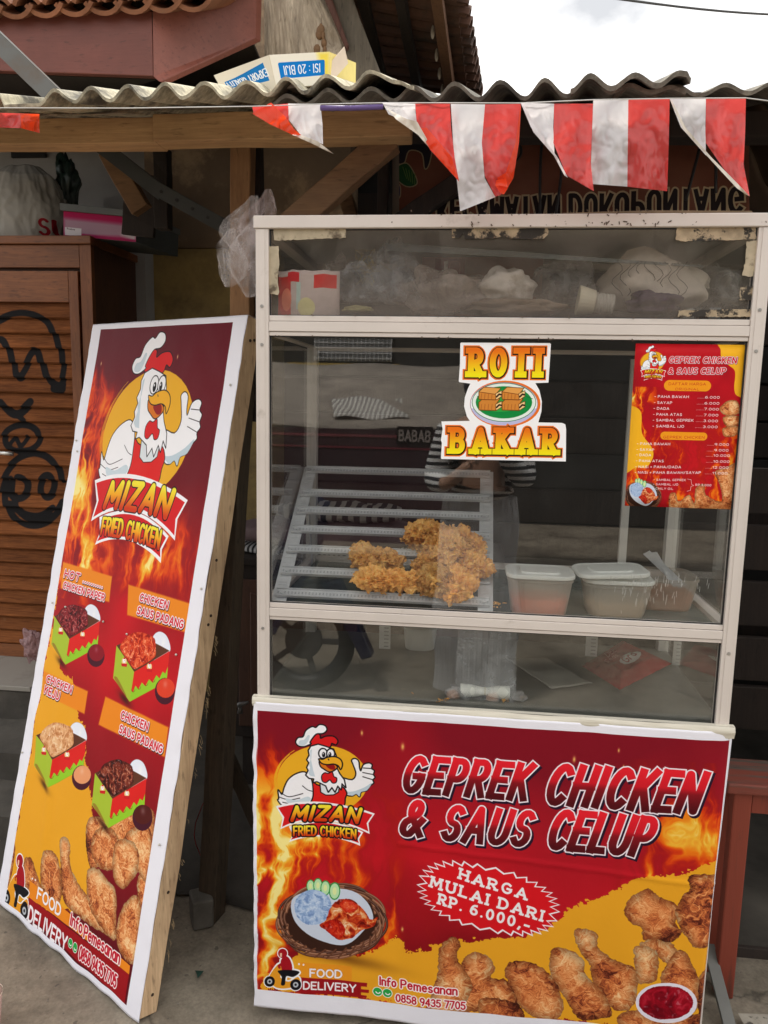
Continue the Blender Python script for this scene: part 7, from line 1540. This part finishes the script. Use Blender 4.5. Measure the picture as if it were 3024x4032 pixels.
quadp('end_flap', [aty(1290, 258, .035), aty(1355, 184, .07), aty(1370, 250, .075), aty(1310, 318, .04)], paint('carton_flap', (.66, .55, .44), .8), ct)
quadp('end_panel', [aty(1299, 206, .032), bk[1], bk[2], aty(1297, 328, .032)], paint('carton_yellow', (.74, .62, .20), .7), ct)
# ------------------------------------------------------------------ red bench on the right, odds and ends
m_redp = wood('red_painted_wood', (.05, .028, .02), (.09, .05, .035), 'z', .6, 14, 1.3, False, paintc=(.235, .042, .022), wear=.60); m_redt = wood('red_painted_top', (.07, .05, .04), (.14, .11, .09), 'x', .6, 14, 1.3, False, paintc=(.21, .045, .028), wear=.46)
bn = empty('red_bench', (1.5, .28, 0), 'worn red painted wooden bench at the right edge beside the cart', 'bench')
b = MB(); b.bx(1.178, 2.2, .190, .345, .592, .62); b.build('seat', m_redt, bn, bevel=.004)
for (x, y) in ((1.20, .205), (2.1, .205), (1.20, .30), (2.1, .30)):
    b = MB(); b.bx(x, x + .046, y, y + .036, 0, .591); b.build('leg', m_redp, bn, bevel=.004)
b = MB(); b.bx(1.2465, 2.099, .208, .226, .535, .5905); b.build('apron', m_redp, bn, bevel=.002)
b = MB(); b.bx(1.2465, 2.099, .212, .226, .12, .15); b.build('stretcher', m_dkwood, bn, bevel=.002)
b = MB(); b.beam(atz(2797, 3740, .12) + V(0, .02, 0), atz(2880, 4090, .0) + V(0, 0, .01), .03, .012, (0, 0, 1)); tag(b.build('grey_batten', paint('grey_batten_p', (.16, .16, .15), .8)), 'short grey batten leaning beside the bench leg', 'batten')
st2 = rough_block(1.23, 1.7, -.12, .12, -.002, .035, 14, .01, 12).build('stone_slab', paint('pale_stone', (.34, .31, .26), .9, 0, .25, 18, .7, dirt=(.08, .07, .06), dscale=20, dlo=.56, dhi=.62), smooth=True); tag(st2, 'pale speckled stone slab on the floor at the lower right corner', 'stone slab')
for z in (.42, .60, .80, 1.0, 1.2): 
    b = MB(); b.bx(1.20, 2.6, 1.0 + z * .05, 1.03 + z * .05, z, z + .16); tag(b.build('dark_plank', m_dkwood, bevel=.003), {.42: 'lowest', .60: 'second lowest', .80: 'middle', 1.0: 'second highest', 1.2: 'highest'}[z] + ' dark plank of the row behind the red bench', 'plank', 'dark planks behind the red bench')
lf = MB(); c = atz(780, 3836, .004); lf.prism([c + V(-.012, .010, .001), c + V(.013, .008, .004), c + V(.004, -.016, .001), c + V(-.002, -.004, .003)], (0, 0, .001)); tag(lf.build('green_scrap', paint('leaf', (.02, .06, .045), .5)), 'small dark green scrap on the floor between sign and cart', 'scrap')
c = atz(-38, 4040, 0); pl = empty('plastic_cup', c, 'pink tinted plastic cup cut off at the lower left corner', 'cup'); b = MB(); b.tube([c + V(-.005, 0, .001), c + V(-.005, 0, .06), c + V(-.005, 0, .09)], [.028, .033, .035], 24, False); b.build('cup_body', film('cup_film', (.62, .44, .40), .6, .12, .4, .001, 14), pl, smooth=True)
b = MB(); b.tube([c + V(-.005, 0, .088), c + V(-.005, 0, .092)], [.037, .037], 24, False); b.build('rim', paint('rim', (.7, .62, .55), .4), pl)
cvo = MB(); p = aty(945, 2775, .72); cvo.tube([p + V(-.03, 0, -.01), p, p + V(.03, 0, .012)], [.004, .010, .004], 8); cvo.tube([p + V(0, 0, -.03), p], [.010, .006], 8); tag(cvo.build('tap', paint('tap', (.28, .28, .28), .4, .5), smooth=True), 'small grey tap glinting in the dark gap behind the sign', 'tap')
R_ = random.Random(12); b = MB()
for j in range(420):                                    # grit
    x, y = R_.uniform(-1.2, 1.4), R_.uniform(-.6, .6); r = R_.uniform(.0008, .003) * (1 if R_.random() < .93 else 1.8); b.ball((x, y, r * .4), (r, r * R_.uniform(.6, 1), r * .6), 5, 3)
tag(b.build('grit', paint('grit', (.20, .18, .15), .9)), 'scattered grit and crumbs on the concrete floor', None, None, 'stuff')
# ------------------------------------------------------------------ the street behind the camera, seen only mirrored in the panes
ob = empty('opposite_house', (0, -8.2, 0), 'house across the street mirrored in the glass', 'house')
m_ob = paint('opposite_wall', (.035, .032, .028), .9, 0, .2, 1, .2); b = MB(); b.bx(-7, 7, -8.6, -8.2, 0, 3.9); b.build('wall', m_ob, ob)
b = MB(); b.bx(-1.55, -.55, -8.19, -8.17, 2.03, 2.42); b.build('window', paint('pale_window', (.2, .2, .2), .5), ob)
b = MB()
for i in range(19): b.bx(-1.55 + i * .055, -1.54 + i * .055, -8.165, -8.15, 2.03, 2.42)
for i in range(6): b.bx(-1.55, -.55, -8.149, -8.135, 2.06 + i * .065, 2.07 + i * .065)
b.build('grille', paint('white_bars', (.7, .7, .7), .5), ob); b = MB(); b.bx(-1.9, -.45, -8.19, -8.12, 1.94, 2.0); b.build('sill', paint('yellow_paint', (.55, .38, .08), .6), ob)
b = MB(); b.bx(-7, 7, -8.9, -8.0, 3.91, 4.02); b.build('roof', m_clay2, ob)
b = MB(); b.grid(20, 6, lambda u, v: Vector((.2 + 3.6 * u, -5.2 + 1.8 * v, 2.55 + .5 * v - .25 * math.sin(PI * u))), False); o = b.build('canopy_sheet', paint('canopy', (.42, .42, .40), .7), smooth=True, solid=.004); tag(o, 'pale canopy sheet across the street mirrored in the glass', 'canopy')
tb = empty('market_stall', (-.7, -4.2, 0), 'stall with sloping grey cover and maroon cloth across the street, mirrored in the middle pane', 'stall')
def slope(x, t, dz=0): return V(x, -3.62 - 1.5 * t, 1.36 + .50 * t + dz)
b = MB(); b.grid(24, 8, lambda u, v: slope(-2.2 + 2.75 * u, v, .012 * math.sin(u * 17 + v * 3)), False); b.build('cover', paint('cover_grey', (.30, .26, .22), .8, 0, .3, 4, .5), tb, smooth=True, solid=.01)
b = MB(); b.bx(-2.2, .55, -3.625, -3.60, .55, 1.355); b.build('cloth_skirt', paint('maroon', (.035, .008, .014), .8), tb); b = MB(); b.bx(-2.2, .55, -3.599, -3.594, 1.30, 1.318); b.bx(-2.2, .55, -3.599, -3.594, 1.22, 1.232); b.build('piping', paint('maroon_light', (.20, .04, .05), .7), tb)
for x in (-2.1, .45): b = MB(); b.bx(x, x + .06, -4.6, -4.54, 0, 1.5); b.bx(x, x + .06, -3.70, -3.64, 0, 1.34); b.build('leg', m_dkwood, tb)
cvb2 = print_small(400, 160, (10, 6, 8), [('text', 'BABAB', (30, 124), (368, 128), (0, -88), .2, (150, 140, 134))]); b = MB(); A_, B_ = aty(1560, 1750, 3.6), aty(1705, 1682, 3.6)
b.grid(2, 2, lambda u, v: V(A_.x + (B_.x - A_.x) * u, -3.588, A_.z + (B_.z - A_.z) * v)); b.build('lettering', printmat('print_babab', cvb2, .6), tb)
b = MB(); b.grid(16, 8, lambda u, v: slope(-.50 + .55 * u - .1 * v, .10 + .28 * v, .02 + .012 * math.sin(u * 9 + v * 4)), False); tag(b.build('striped_towel', stripes('towel_stripes', (.30, .28, .26), (.62, .60, .56), 9), smooth=True, solid=.004), 'white striped towel on the stall cover across the street, mirrored in the glass', 'towel')
# photographer, mirrored behind the sticker and the rack
ph = empty('person', (.55, -2.12, 0), 'person in a black and white striped sweater and pale pleated trousers holding up a phone', 'person')
def skin(name, verts, edges, radii, mat, parent, root=0, sub=2):
    me = bpy.data.meshes.new(name); off = wloc(parent); me.from_pydata([tuple(Vector(v) - off) for v in verts], edges, []); me.materials.append(mat)
    o = mesh_obj(name, me, parent, (0, 0, 0)); s = o.modifiers.new('skin', 'SKIN'); s.use_smooth_shade = True; u = o.modifiers.new('sub', 'SUBSURF'); u.levels = sub; u.render_levels = sub
    for i, r in enumerate(radii): me.skin_vertices[0].data[i].radius = (r, r) if not isinstance(r, tuple) else r
    me.skin_vertices[0].data[root].use_root = True; return o
X0, YP = .55, -2.12
m_skin = paint('skin', (.42, .24, .16), .5, 0, .05, 6, .05)
jv = [(X0, YP, .96), (X0, YP, 1.14), (X0, YP, 1.34), (X0, YP, 1.44), (X0, YP + .01, 1.52), (X0, YP + .03, 1.60), (X0, YP + .02, 1.69),
      (X0 - .17, YP, 1.40), (X0 - .24, YP + .02, 1.16), (X0 - .16, YP + .17, 1.17), (X0 - .05, YP + .26, 1.28),
      (X0 + .17, YP, 1.40), (X0 + .22, YP + .06, 1.17), (X0 + .08, YP + .23, 1.36), (X0 + .02, YP + .27, 1.48),
      (X0 - .10, YP, .90), (X0 - .10, YP + .01, .50), (X0 - .10, YP - .02, .09), (X0 - .10, YP + .13, .04), (X0 + .10, YP, .90), (X0 + .10, YP + .01, .50), (X0 + .10, YP - .02, .09), (X0 + .10, YP + .13, .04)]
je = [(0, 1), (1, 2), (2, 3), (3, 4), (4, 5), (5, 6), (3, 7), (7, 8), (8, 9), (9, 10), (3, 11), (11, 12), (12, 13), (13, 14), (0, 15), (15, 16), (16, 17), (17, 18), (0, 19), (19, 20), (20, 21), (21, 22)]
jr = [.13, .12, .135, .10, .055, .085, .075, .055, .042, .034, .028, .055, .042, .034, .028, .07, .055, .04, .035, .07, .055, .04, .035]
skin('body', jv, je, jr, m_skin, ph)
m_sw = NT('striped_knit'); w = m_sw.n('ShaderNodeTexWave'); w.bands_direction = 'Z'; w.inputs['Scale'].default_value = 9; w.inputs['Distortion'].default_value = .4; m_sw.l(m_sw.coord(), w.inputs['Vector']); m_sw = m_sw.set(m_sw.ramp(w.outputs['Fac'], [(.48, (.015, .015, .02)), (.54, (.72, .72, .72))]), .9)
skin('sweater', [jv[1][:2] + (1.06,), jv[1], jv[2], jv[3], jv[7], jv[8], (X0 - .17, YP + .15, 1.165), jv[11], jv[12], (X0 + .10, YP + .20, 1.33)], [(0, 1), (1, 2), (2, 3), (3, 4), (4, 5), (5, 6), (3, 7), (7, 8), (8, 9)], [.165, .16, .165, .115, .085, .062, .05, .085, .062, .05], m_sw, ph)
m_tr = NT('pleated_cloth'); w = m_tr.n('ShaderNodeTexWave'); w.inputs['Scale'].default_value = 22; m_tr.l(m_tr.coord(), w.inputs['Vector']); m_tr.bump(w.outputs['Fac'], .35, .006); m_tr = m_tr.set((.50, .50, .50), .8)
b = MB()
def trf(u, v):
    a = 2 * PI * u; z = 1.10 - 1.02 * v; lobes = 1 + .30 * min(1, v * 1.6) * math.cos(2 * a); r = (.155 - .016 * v) * lobes + .003 * math.sin(a * 30) + .02 * mnoise.noise(Vector((math.cos(a) * 2, math.sin(a) * 2, v * 4)))
    return Vector((X0 + r * math.cos(a) * 1.15, YP + r * math.sin(a) * .8, z))
b.grid(180, 30, trf, False); b.build('trousers', m_tr, ph, smooth=True)
hd = [(X0 + .0, YP + .02, 1.66)]
b = MB(); b.ball((X0, YP - .005, 1.665), (.105, .115, .135), 20, 14); b.build('headscarf', paint('scarf', (.04, .035, .05), .8), ph, smooth=True)
b = MB(); b.ball((X0, YP + .075, 1.655), (.066, .05, .088), 16, 12); fc = b.build('face', m_skin, ph, smooth=True)
for dx in (-.026, .026): b = MB(); b.ball((X0 + dx, YP + .118, 1.672), (.011, .006, .007), 10, 6); b.build('eye', m_black, fc)
b = MB(); b.ball((X0, YP + .128, 1.648), (.010, .014, .018), 10, 6); b.build('nose', m_skin, fc, smooth=True); b = MB(); b.ball((X0, YP + .118, 1.615), (.022, .006, .007), 10, 6); b.build('mouth', paint('lips', (.35, .10, .09), .5), fc, smooth=True)
for (c, sgn, up_) in ((Vector(jv[10]), 1, V(.3, .5, .8)), (Vector(jv[14]), -1, V(-.2, .5, .85))):
    up_ = up_.normalized(); sd = V(sgn, 0, 0); vs = [c, c + up_ * .05]; es = [(0, 1)]; rs = [.026, .030]
    for k, (dx, L) in enumerate(((-.027, .062), (-.009, .072), (.009, .068), (.026, .052))):
        a0 = c + up_ * .07 + sd * dx; i = len(vs); vs += [a0, a0 + up_ * L * .5 + V(0, .010, 0), a0 + up_ * L * .8 + V(0, .030, -.008)]; es += [(1, i), (i, i + 1), (i + 1, i + 2)]; rs += [.010, .009, .008]
    i = len(vs); vs += [c + up_ * .03 + sd * .034, c + up_ * .06 + sd * .052]; es += [(0, i), (i, i + 1)]; rs += [.011, .009]
    skin('hand', vs, es, rs, m_skin, ph, 0, 1)
b = MB(); b.beam(Vector((.50, -1.79, 1.50)), Vector((.50, -1.79, 1.645)), .072, .009, (0, 1, 0)); tag(b.build('phone', m_black, bevel=.003), 'black phone held up in front of the person', 'phone')
for (x, sh) in ((X0 - .10, 1), (X0 + .10, 2)):
    b = MB(); b.ball((x, YP + .06, .036), (.048, .13, .036), 14, 8); b.build('shoe', m_black, ph, smooth=True)
# parked motor scooter, its wheel mirrored in the lowest pane
sc_ = empty('motor_scooter', (-.62, -2.15, 0), 'dark blue motor scooter parked behind the camera, its wheel mirrored in the lowest pane', 'motor scooter')
WX = -.36
def wheel(x, y, name):
    b = MB(); vs = []; n = 40; m = 10; 
    for i in range(n):
        a = 2 * PI * i / n
        for k in range(m): t = 2 * PI * k / m; r = .235 + .045 * math.cos(t); vs.append(Vector((x + r * math.cos(a), y + .045 * math.sin(t), .28 + r * math.sin(a))))
    b.add(vs, [(i * m + k, ((i + 1) % n) * m + k, ((i + 1) % n) * m + (k + 1) % m, i * m + (k + 1) % m) for i in range(n) for k in range(m)]); w = b.build('tyre', m_black, sc_, smooth=True)
    b = MB(); b.tube([V(x, y - .02, .28), V(x, y + .02, .28)], .10, 24); 
    for j in range(5): a = 2 * PI * j / 5; b.beam(V(x, y, .28), V(x + .19 * math.cos(a), y, .28 + .19 * math.sin(a)), .03, .02, (0, 1, 0))
    b.build('rim', m_steel, w)
wheel(WX, -2.15, 'a'); wheel(WX - 1.2, -2.15, 'b')
m_blue = paint('scooter_blue', (.010, .012, .05), .25, 0, .1, 3, .02)
b = MB(); b.prism([V(x, -2.20, z) for x, z in ((-.66, .34), (-.40, .60), (-.16, .62), (.02, .22), (-.04, .20), (-.20, .50), (-.38, .54), (-.60, .30))], (0, .10, 0)); b.build('mudguard', m_blue, sc_, bevel=.01)
b = MB(); b.prism([V(x, -2.26, z) for x, z in ((-1.75, .62), (-1.2, .78), (-.85, .74), (-.78, .42), (-.5, .36), (-.32, .70), (-.26, 1.0), (-.36, 1.06), (-.46, .80), (-.60, .28), (-1.05, .26), (-1.3, .52))], (0, .22, 0)); b.build('body_shell', m_blue, sc_, bevel=.02)
b = MB(); b.prism([V(x, -2.25, z) for x, z in ((-1.6, .70), (-1.15, .84), (-.86, .80), (-.86, .76), (-1.2, .785), (-1.6, .64))], (0, .2, 0)); b.build('seat', m_black, sc_, bevel=.015)
b = MB(); b.tube([V(-.34, -2.45, 1.06), V(-.34, -1.86, 1.06)], .014, 10); b.build('handlebar', m_black, sc_)
